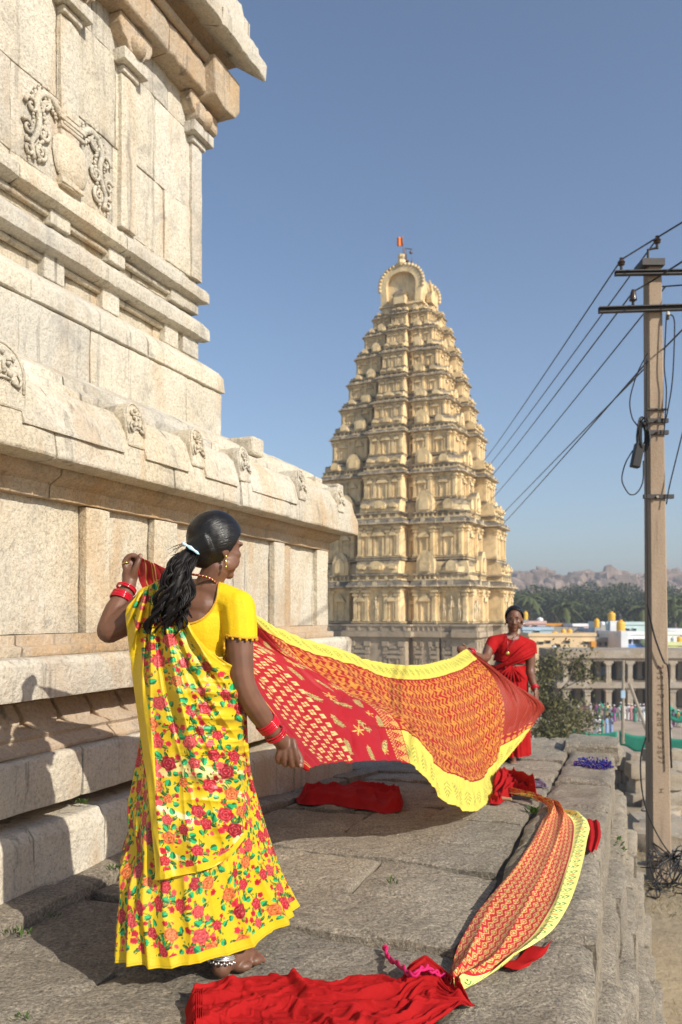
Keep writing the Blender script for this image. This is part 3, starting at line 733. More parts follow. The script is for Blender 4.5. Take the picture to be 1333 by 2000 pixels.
    b = bmesh.new(); me = mb.me('bay_' + kind); b.from_mesh(me); bmesh.ops.recalc_face_normals(b, faces=b.faces); b.to_mesh(me); b.free()
    me.materials.append(M['tower_stone'] if stone else M['plaster']); me.materials.append(M['plaster_worn'])
    for pl in me.polygons:
        z_ = pl.center.z
        if .83 < z_ < .985 or 1.085 < z_ < 1.16 or z_ < .07: pl.material_index = 1
    return me
def fig_mesh(n):
    mb = MB()
    for i in range(n):
        x = (i - (n - 1) / 2) * .27; figure(mb, x, .10, .42 if i % 2 == (n // 2) % 2 else .36, -.05, (-1) ** i * .6)
    me = mb.me('figures', True); me.materials.append(M['plaster_fig']); return me
BM = {(k, f, st): None for k in ('center', 'corner', 'inter', 'recess') for f in (0, 1) for st in (0, 1)}
def getbay(k, f, st):
    if BM[(k, f, st)] is None: BM[(k, f, st)] = bay_mesh(k, f, bool(st))
    return BM[(k, f, st)]
figM = {}
def getfig(n):
    if n not in figM: figM[n] = fig_mesh(n)
    return figM[n]
tiers = [(1222, 1098), (1095, 982), (980, 896), (893, 822), (820, 772), (770, 724), (721, 674), (672, 636), (634, 606)]
ASP = .88
def tier_parts(root, z0, h, w, wd, st=0, fig=0, nside=('front', 'right', 'left')):
    """bays of one storey on three sides; w, wd half sizes of the wall line"""
    lay = [('center', 0, .54, .24), ('recess', -.345, .15, .0), ('recess', .345, .15, .0), ('inter', -.51, .22, .09), ('inter', .51, .22, .09),
           ('recess', -.675, .14, .0), ('recess', .675, .14, .0), ('corner', -.875, .30, .06), ('corner', .875, .30, .06)]
    for sd in nside:
        hw, other, ang = (w, wd, 0) if sd == 'front' else (wd, w, R(90) if sd == 'right' else R(-90))
        for kd, x, bw, pj in lay:
            wid = bw * w * (hw / w if kd in ('center', 'recess') else 1.15)
            if kd == 'corner': x = math.copysign((hw * .93 + .06 * w - wid / 2 - .03 * w) / (hw * .985), x)
            o = link('bay', getbay(kd, fig if kd in ('center', 'corner') else 0, st)); o.parent = root
            dep = .40 * w + 1.0
            Mx = Matrix.Rotation(ang, 4, 'Z') @ Matrix.Translation((x * hw * .985, -(other * .93 + pj * w), 0)) @ Matrix.Diagonal((wid, dep, h, 1))
            o.matrix_parent_inverse = Matrix(); o.matrix_local = Matrix.Translation((0, 0, z0 + 9)) @ Mx
            if fig and kd in ('center', 'corner'):
                g_ = link('figure_group', getfig(1 if kd == 'center' else 3)); g_.parent = root
                k_ = 1.0 if kd == 'corner' else 1.25 * .9
                g_.matrix_parent_inverse = Matrix(); g_.matrix_local = Matrix.Translation((0, 0, z0 + 9)) @ Matrix.Rotation(ang, 4, 'Z') @ Matrix.Translation((x * hw * .985, -(other * .93 + pj * w), 0)) @ Matrix.Diagonal((h * .62, h * .62, h * 1.25, 1))
# stone lower storey
z0, z1 = -9.0, zY(1222)
lt = MB(); w0 = wfy(1235) * .92; rects(lt, [(-w0, w0, -w0 * ASP, w0 * ASP, 0), (-w0, w0, -w0 * ASP, w0 * ASP, z1 + 9 - .1)])
def lpart(mb, name, mat):
    me = mb.me(name); b = bmesh.new(); b.from_mesh(me); bmesh.ops.recalc_face_normals(b, faces=b.faces); b.to_mesh(me); b.free()
    o = link(name, me, None, mat); o.parent = tower; return o
lo = lpart(lt, 'base_storey', M['tower_stone'])
def stone_bay():
    mb = MB(); D_ = .9
    rects(mb, [(-.5, .5, 0, D_, 0), (-.5, .5, 0, D_, .86)])
    for x in (-.44, -.16, .16, .44): pilaster(mb, x, .05, .38, .86, .03)
    # wall shrine: two posts, stacked roofs
    for c in (-.30, .30):
        for sg in (-1, 1): mb.bx(c + sg * .07 - .012, c + sg * .07 + .012, -.045, .01, .42, .70)
        for j, (w_, z_) in enumerate(((.12, .70), (.10, .745), (.075, .79))): mb.bx(c - w_, c + w_, -.06 + .012 * j, .01, z_, z_ + .028)
    rects(mb, [(-.5 - o, .5 + o, -o, D_, z) for o, z in ((.0, .86), (.015, .865), (.02, .89), (.10, .895), (.115, .90), (.112, .945), (.09, .95), (.085, .955), (.06, .956), (.06, .992), (.09, .994), (.10, 1.0), (.10, 1.012), (.0, 1.015))])
    for i in range(6): mb.bx(-.52 + i * .2, -.48 + i * .2, -.095, 0, .956, .993)
    me = mb.me('base_bay'); b = bmesh.new(); b.from_mesh(me); bmesh.ops.recalc_face_normals(b, faces=b.faces); b.to_mesh(me); b.free(); me.materials.append(M['tower_stone']); return me
sbm = stone_bay()
for sd, hw, other, ang in (('f', w0, w0 * ASP, 0), ('r', w0 * ASP, w0, R(90)), ('l', w0 * ASP, w0, R(-90))):
    for x, bw, pj in ((0, .60, .16), (-.52, .26, .06), (.52, .26, .06), (-.87, .34, .05), (.87, .34, .05)):
        o = link('base_bay', sbm); o.parent = lo; o.matrix_local = Matrix.Rotation(ang, 4, 'Z') @ Matrix.Translation((x * hw, -(other + pj * w0), 0)) @ Matrix.Diagonal((bw * w0 * 1.08, 2.2, z1 + 9, 1))
for i, (ya, yb) in enumerate(tiers):
    za, zb = zY(ya), zY(yb); H = zb - za; roof = .40 if i < 3 else .36
    h = H / (1 + roof); wb, wt = wfy(ya) * .965, wfy(yb) * .965; w = (wb * .62 + wt * .38) * .955
    mb = MB(); rects(mb, [(-w * .93, w * .93, -w * ASP * .93, w * ASP * .93, za + 9 - .05), (-w * .93, w * .93, -w * ASP * .93, w * ASP * .93, za + 9 + h),
                          (-w * 1.0, w * 1.0, -w * ASP * 1.0, w * ASP * 1.0, za + 9 + h * .98), (-wt * .92, wt * .92, -wt * ASP * .92, wt * ASP * .92, zb + 9)])
    t_ = lpart(mb, 'tier', M['plaster'])
    tier_parts(t_, za, h, w, w * ASP, 0, 1 if i == 0 else 0, ('front', 'right', 'left'))
# neck and barrel roof at the top
zt0 = zY(606); wt_ = 1.95
mb = MB(); rects(mb, [(-wt_, wt_, -wt_ * 1.2, wt_ * 1.2, zt0 + 8.9), (-wt_, wt_, -wt_ * 1.2, wt_ * 1.2, zt0 + 9.35), (-wt_ * 1.12, wt_ * 1.12, -wt_ * 1.3, wt_ * 1.3, zt0 + 9.4), (-wt_ * 1.1, wt_ * 1.1, -wt_ * 1.28, wt_ * 1.28, zt0 + 9.6), (-wt_ * .95, wt_ * .95, -wt_ * 1.15, wt_ * 1.15, zt0 + 9.66)])
lpart(mb, 'neck', M['plaster'])
zb0 = zt0 + 9.62; hr = zY(528) - zt0 - .6; n = 20
hs = lambda a, k=1.0: (-math.cos(a) * wt_ * .98 * k * (1 + .14 * math.sin(a)), hr * .42 + (math.sin(a) * hr * .58) * k)
pts = [(-wt_ * .88, 0)] + [hs(math.pi * i / n) for i in range(n + 1)] + [(wt_ * .88, 0)]
mb = MB(); mb.prism(pts, lambda u, v, w: Vector((u, w, zb0 + v)), -wt_ * 1.05, wt_ * 1.05); roof = lpart(mb, 'barrel_roof', M['plaster'])
for sg in (-1, 1):
    mb = MB(); outer = [(-wt_ * 1.0, 0)] + [hs(math.pi * i / n, 1.06) for i in range(n + 1)] + [(wt_ * 1.0, 0)]
    inner = [(-wt_ * .70, 0.0)] + [hs(math.pi * i / n, .76) for i in range(n + 1)] + [(wt_ * .70, 0.0)]
    m_ = len(outer); ya, yb = (-wt_ * 1.05, -wt_ * 1.28) if sg < 0 else (wt_ * 1.05, wt_ * 1.28)
    for q in (ya, yb):
        mb.v += [Vector((u, q, zb0 + v)) for u, v in outer] + [Vector((u, q, zb0 + v)) for u, v in inner]
    for i in range(m_ - 1):
        a, b, c, d_ = i, i + 1, m_ + i + 1, m_ + i
        mb.f += [(a, b, c, d_), (2 * m_ + a, 2 * m_ + d_, 2 * m_ + c, 2 * m_ + b), (a, 2 * m_ + a, 2 * m_ + b, b), (d_, c, 2 * m_ + c, 2 * m_ + d_)]
    g_ = lpart(mb, 'gable_arch', M['plaster'])
    for i in range(n + 1):
        a = math.pi * i / n; u, v = hs(a, 1.10); fl = MB(); fl.ball((u, yb * .97, zb0 + v), (.20, .2, .20), 7, 5); fl.ball((u * 1.05, yb * .97, zb0 + v + .08), (.10, .14, .14), 6, 4)
        me = fl.me('flame', True); me.materials.append(M['plaster']); f_ = link('flame_crest', me); f_.parent = g_
mb = MB(); rects(mb, [(-.55, .55, -wt_ * 1.5, -wt_ * 1.05, zb0 - .2), (-.55, .55, -wt_ * 1.5, -wt_ * 1.05, zb0 + .6), (-.7, .7, -wt_ * 1.55, -wt_ * 1.05, zb0 + .65), (-.55, .55, -wt_ * 1.5, -wt_ * 1.05, zb0 + .8), (-.3, .3, -wt_ * 1.4, -wt_ * 1.05, zb0 + 1.1), (-.1, .1, -wt_ * 1.25, -wt_ * 1.05, zb0 + 1.4)]); lpart(mb, 'gable_shrine', M['plaster'])
mb = MB(); mb.lathe([(.30, 0), (.42, .2), (.40, .5), (.2, .65), (.34, .8), (.36, 1.0), (.1, 1.15)], (0, -wt_ * 1.2, zb0 + hr * 1.03), 8); lpart(mb, 'gable_finial', M['plaster'])
M['copper'] = plain('finial_metal', (.12, .075, .05), .5, .5, .3, 3, 0, Metallic=.6)
for i in range(3):
    mb = MB(); mb.lathe([(.22, 0), (.42, .12), (.44, .3), (.15, .48), (.34, .62), (.36, .78), (.12, .95), (.26, 1.08), (.24, 1.2), (.07, 1.35), (.10, 1.6), (.03, 1.85), (.005, 2.3)], (0, -wt_ * .55 + i * wt_ * .8, zb0 + hr * .99), 10); lpart(mb, 'kalasha_finial', M['copper'])
# side dormer horns
mb = MB(); arch(mb, 0, 0, .9, -.2, .3, 12); mb.tube([(-.2, 0, .7), (-.5, 0, 1.25), (-.9, 0, 1.75)], [.22, .16, .05], 6); mb.tube([(.2, 0, .7), (.5, 0, 1.2), (.85, 0, 1.6)], [.22, .16, .05], 6)
me = mb.me('dormer'); me.materials.append(M['plaster']); dd = link('side_dormer', me); dd.parent = tower; dd.matrix_local = Matrix.Translation((wt_ * 1.15, 0, zb0 + .6)) @ Matrix.Rotation(R(90), 4, 'Z')
# lightning rod, hook lamp and flag
rod = MB(); c0 = P(788, 508, YC - 2); rod.tube([P(789, 520, YC - 2), P(788, 480, YC - 2), P(786, 462, YC - 2)], .05, 6); lp = empty('flag_mast', c0, 'thin mast with a small orange flag on top of the tower', 'flag')
rod.build('mast', M['copper'], lp)
hk = MB(); hk.tube([P(790, 505, YC - 2), P(791, 485, YC - 2), P(805, 487, YC - 2), P(804, 493, YC - 2)], .05, 6); hk.ball(P(803, 493, YC - 2), .16, 8, 6); hk.build('hook_lamp', M['copper'], lp)
fl = np.zeros((14, 8, 3)); A = [P(787, 462, YC - 2), P(787, 480, YC - 2), P(776, 464, YC - 2), P(776, 481, YC - 2)]
for i in range(14):
    for j in range(8):
        u, v = i / 13, j / 7; p = A[0] * (1 - u) * (1 - v) + A[1] * (1 - u) * v + A[2] * u * (1 - v) + A[3] * u * v; p.y += .14 * math.sin(u * 7); p.z += .06 * math.sin(u * 6 + 1)
        fl[i, j] = p
M['saffron'] = plain('saffron_cloth', (.72, .20, .05), .8, .1)
fo = link('flag', grid_mesh('flag', fl, M['saffron'])); reparent(fo, lp)
sm_ = fo.modifiers.new('solid', 'SOLIDIFY'); sm_.thickness = .03
# ================================================================ street, town, trees and hills
M['street'] = plain('street_paving', (.36, .30, .24), .9, .1, .18, .6, .2)
st_ = MB(); st_.add([(-60, 57, -8.93), (160, 57, -8.93), (160, 93, -8.93), (-60, 93, -8.93)], [(0, 1, 2, 3)]); so = st_.build('street', M['street']); so['kind'] = 'structure'
GZ = -9.0
def near_z(x, y): return float(ground_z(np.array([x]), np.array([y]))[0])
# ---- two storey pillared hall
M['hall'] = m_temple('hall_granite', (.40, .345, .27), (.34, .275, .20), .4, lich=.5)
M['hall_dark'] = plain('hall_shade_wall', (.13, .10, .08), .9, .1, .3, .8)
M['shutter_blue'] = plain('market_board_blue', (.28, .38, .55), .7, .3, .1)
M['shutter_pale'] = plain('market_board_pale', (.66, .64, .60), .8, .2, .1)
YH = 84.0; pmh = F / YH; zh = lambda y: CZ + (HY - y) / pmh; xh = lambda x: (x - CX) / pmh
hall = empty('pillared_hall', (xh(1200), YH, GZ), 'long two storey stone hall of square pillars behind the street crowd', 'hall')
x0, x1 = xh(1085), xh(1333) + 14
MB().bx(x0, x1, YH - .5, YH + 7, zh(1285), zh(1270)).build('roof_slab', M['hall'], hall)
MB().bx(x0, x1, YH - .2, YH + .5, zh(1291), zh(1285) - .01).build('roof_beam', M['hall'], hall)
MB().bx(x0, x1, YH - .6, YH + 7, zh(1343), zh(1332)).build('floor_slab', M['hall'], hall)
MB().bx(x0, x1, YH - .6, YH + 7, GZ - .2, zh(1387)).build('plinth', M['hall'], hall)
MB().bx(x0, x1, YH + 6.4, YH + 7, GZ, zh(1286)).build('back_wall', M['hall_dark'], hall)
pxs = [1105, 1147, 1188, 1230, 1272, 1313, 1354, 1395, 1436]
for row in (0, 1):
    for px in pxs:
        x = xh(px); y = YH + row * 3.4
        for (za, zb, w) in ((zh(1332), zh(1291), .30), (zh(1386), zh(1343), .36)):
            mb = MB(); mb.bx(x - w, x + w, y - w, y + w, za, za + .35); mb.bx(x - w * .8, x + w * .8, y - w * .8, y + w * .8, za + .35, zb - .45)
            mb.bx(x - w * 1.0, x + w * 1.0, y - w, y + w, zb - .45, zb - .25); mb.bx(x - w * 1.6, x + w * 1.6, y - w, y + w, zb - .25, zb)
            o = mb.build('pillar', M['hall'], hall)
for px, w, y0_, y1_, c in ((1128, 14, 1300, 1328, 'shutter_pale'), (1206, 26, 1308, 1326, 'shutter_blue'), (1243, 20, 1296, 1316, 'shutter_pale'), (1243, 22, 1318, 1327, 'shutter_blue'), (1325, 20, 1305, 1325, 'shutter_pale')):
    MB().bx(xh(px - w / 2), xh(px + w / 2), YH + 4.6, YH + 4.8, zh(y1_), zh(y0_)).build('display_board', M[c], hall)
# ---- town houses
def m_wall(n, c): return plain(n, c, .85, .2, .10, .5, .1)
M['h_yellow'] = m_wall('house_wall_cream', (.72, .54, .32)); M['h_white'] = m_wall('house_wall_white', (.74, .75, .76)); M['h_teal'] = m_wall('house_wall_pale_teal', (.52, .65, .64))
M['h_pink'] = m_wall('house_wall_pink', (.62, .40, .34)); M['h_lime'] = m_wall('house_wall_lime', (.70, .72, .36)); M['h_blue'] = m_wall('house_wall_blue', (.36, .50, .62)); M['h_grey'] = m_wall('house_wall_grey', (.30, .29, .27)); M['h_orange'] = m_wall('house_stair_orange', (.66, .30, .05))
M['glass'] = plain('window_dark_glass', (.03, .035, .04), .2, .5)
M['tank_y'] = plain('tank_yellow_plastic', (.80, .42, .03), .45, .4, .06); M['tank_w'] = plain('tank_white_plastic', (.78, .80, .82), .45, .4, .06); M['tank_k'] = plain('tank_black_plastic', (.02, .02, .022), .45, .4, .06); M['sheet_blue'] = plain('blue_tarpaulin', (.10, .25, .60), .6, .3)
def house(px0, px1, ytop, Y, mat, label, wins=(), depth=9, parapet=True, extra=None):
    pm = F / Y; X = lambda p: (p - CX) / pm; Zz = lambda y: CZ + (HY - y) / pm
    r = empty('town_house', (X((px0 + px1) / 2), Y, GZ), label, 'house', 'town houses beyond the hall')
    zt = Zz(ytop); MB().bx(X(px0), X(px1), Y, Y + depth, GZ - .5, zt).build('wall', mat, r)
    if parapet:
        mb = MB(); mb.bx(X(px0) - .15, X(px1) + .15, Y - .15, Y + .1, zt - .12, zt + .35); mb.bx(X(px0) - .15, X(px0) + .1, Y + .1, Y + depth, zt - .12, zt + .35); mb.bx(X(px1) - .1, X(px1) + .15, Y + .1, Y + depth, zt - .12, zt + .35); mb.build('parapet', mat, r)
    for (wx, wy, ww, wh) in wins:
        f_ = MB().bx(X(wx - ww / 2) - .06, X(wx + ww / 2) + .06, Y - .06, Y + .02, Zz(wy + wh / 2) - .06, Zz(wy - wh / 2) + .06).build('window', M['h_grey'], r)
        MB().bx(X(wx - ww / 2), X(wx + ww / 2), Y - .09, Y, Zz(wy + wh / 2), Zz(wy - wh / 2)).build('pane', M['glass'], f_)
        MB().bx(X(wx - ww / 2) - .15, X(wx + ww / 2) + .15, Y - .45, Y + .02, Zz(wy - wh / 2) + .08, Zz(wy - wh / 2) + .16).build('sunshade', mat, f_)
    return r, X, Zz
r, X, Zz = house(1034, 1163, 1241, 108, M['h_yellow'], 'flat roofed cream house with small dark windows behind the dry tree', [(1057, 1256, 8, 3.5), (1071, 1254, 8, 4), (1109, 1254, 8, 4), (1146, 1256, 8, 4), (1090, 1262, 5, 7)])
MB().bx(X(1153.5), X(1163.4), 107.6, 110, GZ, Zz(1252)).build('stair_tower', M['h_orange'], r)
house(1018, 1066, 1217, 128, M['h_pink'], 'dusty pink house just right of the standing woman in red', [(1030, 1224, 6, 4), (1046, 1224, 6, 4)])
house(1022, 1080, 1229, 118, M['h_blue'], 'low pale blue house wall between the pink and cream houses', [(1050, 1234, 8, 3)])
r, X, Zz = house(1186, 1266, 1219, 122, M['h_teal'], 'pale teal upper house carrying yellow water tanks left of the pole', [(1227, 1230, 5, 3), (1240, 1230, 5, 3)])
MB().bx(X(1190), X(1204), 121.4, 122, Zz(1240), Zz(1213)).build('stair_head', M['h_white'], r)
r, X, Zz = house(1206, 1330, 1238, 108, M['h_white'], 'white house with an open veranda and blue awning behind the pole', [(1228, 1253, 10, 8), (1243, 1253, 10, 8), (1256, 1253, 8, 8), (1290, 1250, 10, 8)])
MB().bx(X(1206), X(1220), 106.5, 108, GZ, Zz(1232)).build('wing', M['h_white'], r)
aw = MB(); aw.add([(X(1221), 108, Zz(1259)), (X(1262), 108, Zz(1259)), (X(1262), 105.5, Zz(1266)), (X(1221), 105.5, Zz(1266)), (X(1221), 108, Zz(1260)), (X(1262), 108, Zz(1260)), (X(1262), 105.5, Zz(1267)), (X(1221), 105.5, Zz(1267))], [(0, 1, 2, 3), (7, 6, 5, 4), (0, 4, 5, 1), (3, 2, 6, 7), (0, 3, 7, 4), (1, 5, 6, 2)]); aw.build('awning', M['sheet_blue'], r)
house(1300, 1380, 1259, 100, M['h_lime'], 'lime yellow house right of the pole', [(1315, 1272, 10, 6), (1345, 1270, 8, 5)])
house(1160, 1208, 1250, 112, M['h_grey'], 'dark grey unfinished house between the cream and white houses', [(1172, 1258, 6, 7), (1184, 1258, 6, 7), (1197, 1262, 7, 9)])
house(1120, 1160, 1222, 140, M['h_white'], 'small white house far behind the cream roof', [(1130, 1228, 5, 4), (1146, 1228, 5, 4)])
house(1068, 1098, 1221, 146, M['h_orange'], 'tiny orange roofed hut far behind the cream house', [(1080, 1226, 5, 3)])
house(1262, 1300, 1224, 136, M['h_white'], 'white block hidden mostly behind the pole', [(1296, 1232, 4, 5)])
house(1290, 1345, 1232, 126, M['h_white'], 'bright white house at the right edge above the lime house', [(1305, 1242, 6, 6), (1322, 1242, 6, 6)])
house(1158, 1190, 1232, 128, M['h_blue'], 'small faded blue house behind the grey unfinished one', [(1168, 1240, 5, 5), (1180, 1240, 5, 5)])
house(1142, 1166, 1228, 134, M['h_pink'], 'narrow dull pink house behind the stair tower', [(1152, 1234, 4, 4)])
house(1064, 1130, 1226, 132, M['h_grey'], 'low dark grey roof behind the cream house', [], parapet=False)
def tank(px, yb, w, h, Y, mat, label, legs=0):
    pm = F / Y; c = ((px - CX) / pm, Y, CZ + (HY - yb) / pm); r_ = w / 2 / pm; H = h / pm; t = empty('water_tank', c, label, 'water tank', 'rooftop water tanks')
    mb = MB(); pr = [(.0, 0), (r_, 0), (r_, H * .08)]
    for i in range(4): z = H * (.12 + .16 * i); pr += [(r_, z), (r_ * 1.04, z + H * .03), (r_ * 1.04, z + H * .07), (r_, z + H * .10)]
    pr += [(r_, H * .78), (r_ * .85, H * .86), (r_ * .4, H * .93), (r_ * .38, H), (.0, H)]
    mb.lathe(pr, c, 14); autosmooth(mb.build('barrel', mat, t), 40)
    MB().lathe([(0, 0), (r_ * .42, 0), (r_ * .42, H * .06), (0, H * .07)], (c[0], c[1], c[2] + H * .97), 12).build('lid', mat, t)
    sd = MB(); sd.bx(c[0] - r_ * 1.05, c[0] + r_ * 1.05, Y - r_, Y + r_, c[2] - (legs / pm if legs else .5), c[2] - .01); sd.build('stand', M['h_grey'], t)
tank(1027, 1210, 9, 16, 127, M['tank_y'], 'yellow water tank close beside the face of the woman in red', 6)
tank(1055, 1217, 12, 11, 130, M['tank_w'], 'white water tank on the pink house roof'); tank(1037, 1217, 12, 7, 130, M['tank_k'], 'low black water tank on the pink house roof')
tank(1101, 1241, 10, 13, 112, M['tank_y'], 'left one of two small yellow tanks on the cream house', 2); tank(1113, 1241, 10, 13, 112, M['tank_y'], 'right one of two small yellow tanks on the cream house', 2)
tank(1084, 1241, 12, 8, 110, M['tank_y'], 'squat orange yellow tank half hidden behind the cream parapet')
tank(1166, 1225, 10, 17, 116, M['tank_y'], 'yellow tank on a pipe frame above the grey unfinished house', 22); tank(1177, 1220, 9, 6, 117, M['tank_w'], 'small white tank beside the yellow tank on the pipe frame', 26)
tank(1195, 1212, 14, 17, 124, M['tank_y'], 'yellow tank standing highest on the teal house'); tank(1209, 1212, 10, 15, 126, M['tank_k'], 'black tank behind the yellow tanks of the teal house')
tank(1213, 1235, 16, 24, 118, M['tank_y'], 'big yellow tank in front of the teal house', 4)
tank(1316, 1257, 11, 13, 101, M['tank_w'], 'white tank on the lime house roof'); tank(1327, 1257, 11, 14, 101, M['tank_y'], 'yellow tank on the lime house roof at the picture edge'); tank(1328, 1243, 8, 8, 110, M['tank_k'], 'black tank above the yellow tank at the right picture edge')
tank(1083, 1275, 11, 14, 92, M['tank_w'], 'white tank at the end of the hall roof beside the dry tree', 2)
# ---- trees: leaf clumps
def m_leaf(n, c1, c2):
    k = NT(n); oi = k.n('ShaderNodeNewGeometry').outputs['Random Per Island']; c = k.ramp(oi, [(0, c1), (.5, tuple((a + b) / 2 for a, b in zip(c1, c2))), (1, c2)])
    k.fin(c, .7, None, .25); tr = k.n('ShaderNodeBsdfTranslucent', {'Color': c}); mx = k.n('ShaderNodeMixShader', {0: .25, 1: k.b.outputs[0], 2: tr.outputs[0]}); k.t.links.new(mx.outputs[0], k.o.inputs[0]); return k.m
M['leaf_far'] = m_leaf('far_foliage', (.040, .060, .028), (.11, .13, .06)); M['leaf_palm'] = m_leaf('palm_fronds', (.045, .065, .02), (.13, .15, .055)); M['leaf_dry'] = m_leaf('dusty_leaves', (.07, .075, .03), (.21, .19, .085)); M['bark'] = plain('bark', (.20, .165, .13), .9, .1, .3, 3, .4)
M['leaf_green'] = m_leaf('weed_leaves', (.035, .085, .012), (.09, .16, .03))
def leaves(pts, size, rs, flat=.5, asp=1.0):
    """many small quads: one mesh"""
    n = len(pts); d = rs.normal(size=(n, 3)); d /= np.linalg.norm(d, axis=1)[:, None]; d[:, 2] *= flat
    e = rs.normal(size=(n, 3)); e -= d * (e * d).sum(1)[:, None] / np.maximum((d * d).sum(1)[:, None], 1e-6); e /= np.linalg.norm(e, axis=1)[:, None]
    sz = (size * rs.uniform(.6, 1.4, n))[:, None]; pts = np.asarray(pts)
    q = np.stack([pts - d * sz, pts + e * sz * .5 * asp, pts + d * sz, pts - e * sz * .5 * asp], 1).reshape(-1, 3)
    me = bpy.data.meshes.new('leaves'); me.vertices.add(4 * n); me.vertices.foreach_set('co', q.reshape(-1).astype(np.float32)); me.loops.add(4 * n); me.loops.foreach_set('vertex_index', np.arange(4 * n, dtype=np.int32))
    me.polygons.add(n); me.polygons.foreach_set('loop_start', np.arange(0, 4 * n, 4, dtype=np.int32)); me.polygons.foreach_set('loop_total', np.full(n, 4, np.int32)); me.update(calc_edges=True); return me
def crown_pts(rs, c, rx, rz, n, lobes=9):
    pts = []
    for i in range(lobes):
        a = rs.uniform(0, 6.28); rr = rs.uniform(.1, .75); z = rs.uniform(-.55, .85); lc = np.array([c[0] + math.cos(a) * rr * rx * math.sqrt(max(.1, 1 - z * z)), c[1] + math.sin(a) * rr * rx * math.sqrt(max(.1, 1 - z * z)), c[2] + z * rz])
        m = n // lobes; q = rs.normal(size=(m, 3)); q /= np.linalg.norm(q, axis=1)[:, None]; q *= (rs.uniform(.35, 1, m) ** .5)[:, None]
        pts.append(lc + q * np.array([rx * .48, rx * .48, rz * .42]))
    return np.concatenate(pts)
def tree(px, ytop, Y, rx, label, mat='leaf_far', n=2600, seed=0, size=.38):
    rs = np.random.default_rng(seed); pm = F / Y; x = (px - CX) / pm; zt = CZ + (HY - ytop) / pm; H = zt - GZ
    t = empty('far_tree', (x, Y, GZ), label, 'tree', 'trees below the boulder hills')
    tr = MB(); tr.tube([(x, Y, GZ - .3), (x + .2, Y, GZ + H * .3), (x - .1, Y, GZ + H * .65)], [.35, .27, .14], 7)
    for k in range(4): a = k * 1.7 + seed; tr.tube([(x + .1, Y, GZ + H * .35), (x + math.cos(a) * rx * .4, Y + math.sin(a) * rx * .4, GZ + H * .55), (x + math.cos(a) * rx * .7, Y + math.sin(a) * rx * .7, GZ + H * .72)], [.18, .11, .05], 5)
    tr.build('trunk', M['bark'], t)
    rz = H * .34; me = leaves(crown_pts(rs, (x, Y, zt - rz), rx, rz, n), size, rs, .6, 1.3); me.materials.append(M[mat]); reparent(link('crown', me), t)
ft = [(1022, 1165, 185, 7), (1042, 1152, 215, 8), (1064, 1160, 200, 7), (1084, 1148, 225, 9), (1108, 1160, 190, 7), (1128, 1152, 215, 8), (1150, 1146, 230, 9), (1172, 1158, 205, 8), (1192, 1150, 220, 8), (1214, 1146, 235, 9), (1236, 1142, 225, 9), (1258, 1150, 210, 8), (1282, 1150, 230, 9), (1306, 1160, 200, 8), (1330, 1152, 220, 9), (1356, 1150, 230, 9), (1005, 1160, 205, 8), (1140, 1172, 170, 6), (1180, 1178, 165, 6), (1222, 1176, 170, 6), (1262, 1178, 168, 6), (1300, 1180, 165, 6)]
ft.sort(); nth = ['first', 'second', 'third', 'fourth', 'fifth', 'sixth', 'seventh', 'eighth', 'ninth', 'tenth', 'eleventh', 'twelfth', 'thirteenth', 'fourteenth', 'fifteenth', 'sixteenth', 'seventeenth', 'eighteenth', 'nineteenth', 'twentieth', 'twenty first', 'twenty second', 'twenty third', 'twenty fourth', 'twenty fifth', 'twenty sixth', 'twenty seventh', 'twenty eighth', 'twenty ninth', 'thirtieth', 'thirty first', 'thirty second', 'thirty third', 'thirty fourth', 'thirty fifth', 'thirty sixth', 'thirty seventh', 'thirty eighth', 'thirty ninth', 'fortieth']
for i, (px, yt, Y, rx) in enumerate(ft): tree(px, yt, Y, rx, f'dark green broad tree below the boulder hills, {nth[i]} from the left', seed=i + 5)
def palm(px, ytop, Y, label, seed):
    rs = np.random.default_rng(seed); pm = F / Y; x = (px - CX) / pm; zt = CZ + (HY - ytop) / pm - 1.2; t = empty('coconut_palm', (x, Y, GZ), label, 'palm tree', 'coconut palms behind the houses')
    tr = MB(); tr.tube([(x + .5 * math.sin(k * .5), Y, GZ + (zt - GZ) * k / 6) for k in range(7)], [.26, .22, .2, .19, .18, .17, .16], 7); top = Vector((x + .5 * math.sin(3), Y, zt)); tr.build('trunk', M['bark'], t)
    for k in range(17):
        a = k * 2.4 + rs.uniform(-.2, .2); el = rs.uniform(-.5, 1.1); L = rs.uniform(3.0, 3.9); v = []; f = []; n = 9; dirh = Vector((math.cos(a), math.sin(a), 0)); side = Vector((-math.sin(a), math.cos(a), 0))
        for i in range(n):
            w = i / (n - 1); p = top + dirh * L * w * math.cos(el * .6) + Vector((0, 0, L * (math.sin(el) * w - .75 * w * w)))
            wd = .75 * math.sin(math.pi * min(1, .1 + w * .9)) ** .7 * (1 if i % 2 else .62); v += [p + side * wd - Vector((0, 0, .35 * wd + .1)), p, p - side * wd - Vector((0, 0, .35 * wd + .1))]
        for i in range(n - 1): b = 3 * i; f += [(b, b + 3, b + 4, b + 1), (b + 1, b + 4, b + 5, b + 2)]
        obj('frond', v, f, M['leaf_palm'], t)
palm(1033, 1155, 165, 'tall coconut palm right beside the tower edge', 1); palm(1103, 1172, 150, 'coconut palm standing behind the cream house', 2); palm(1253, 1176, 150, 'coconut palm just left of the utility pole', 3); palm(1315, 1158, 150, 'coconut palm just right of the utility pole', 4); palm(1345, 1180, 140, 'coconut palm at the right picture edge', 6)
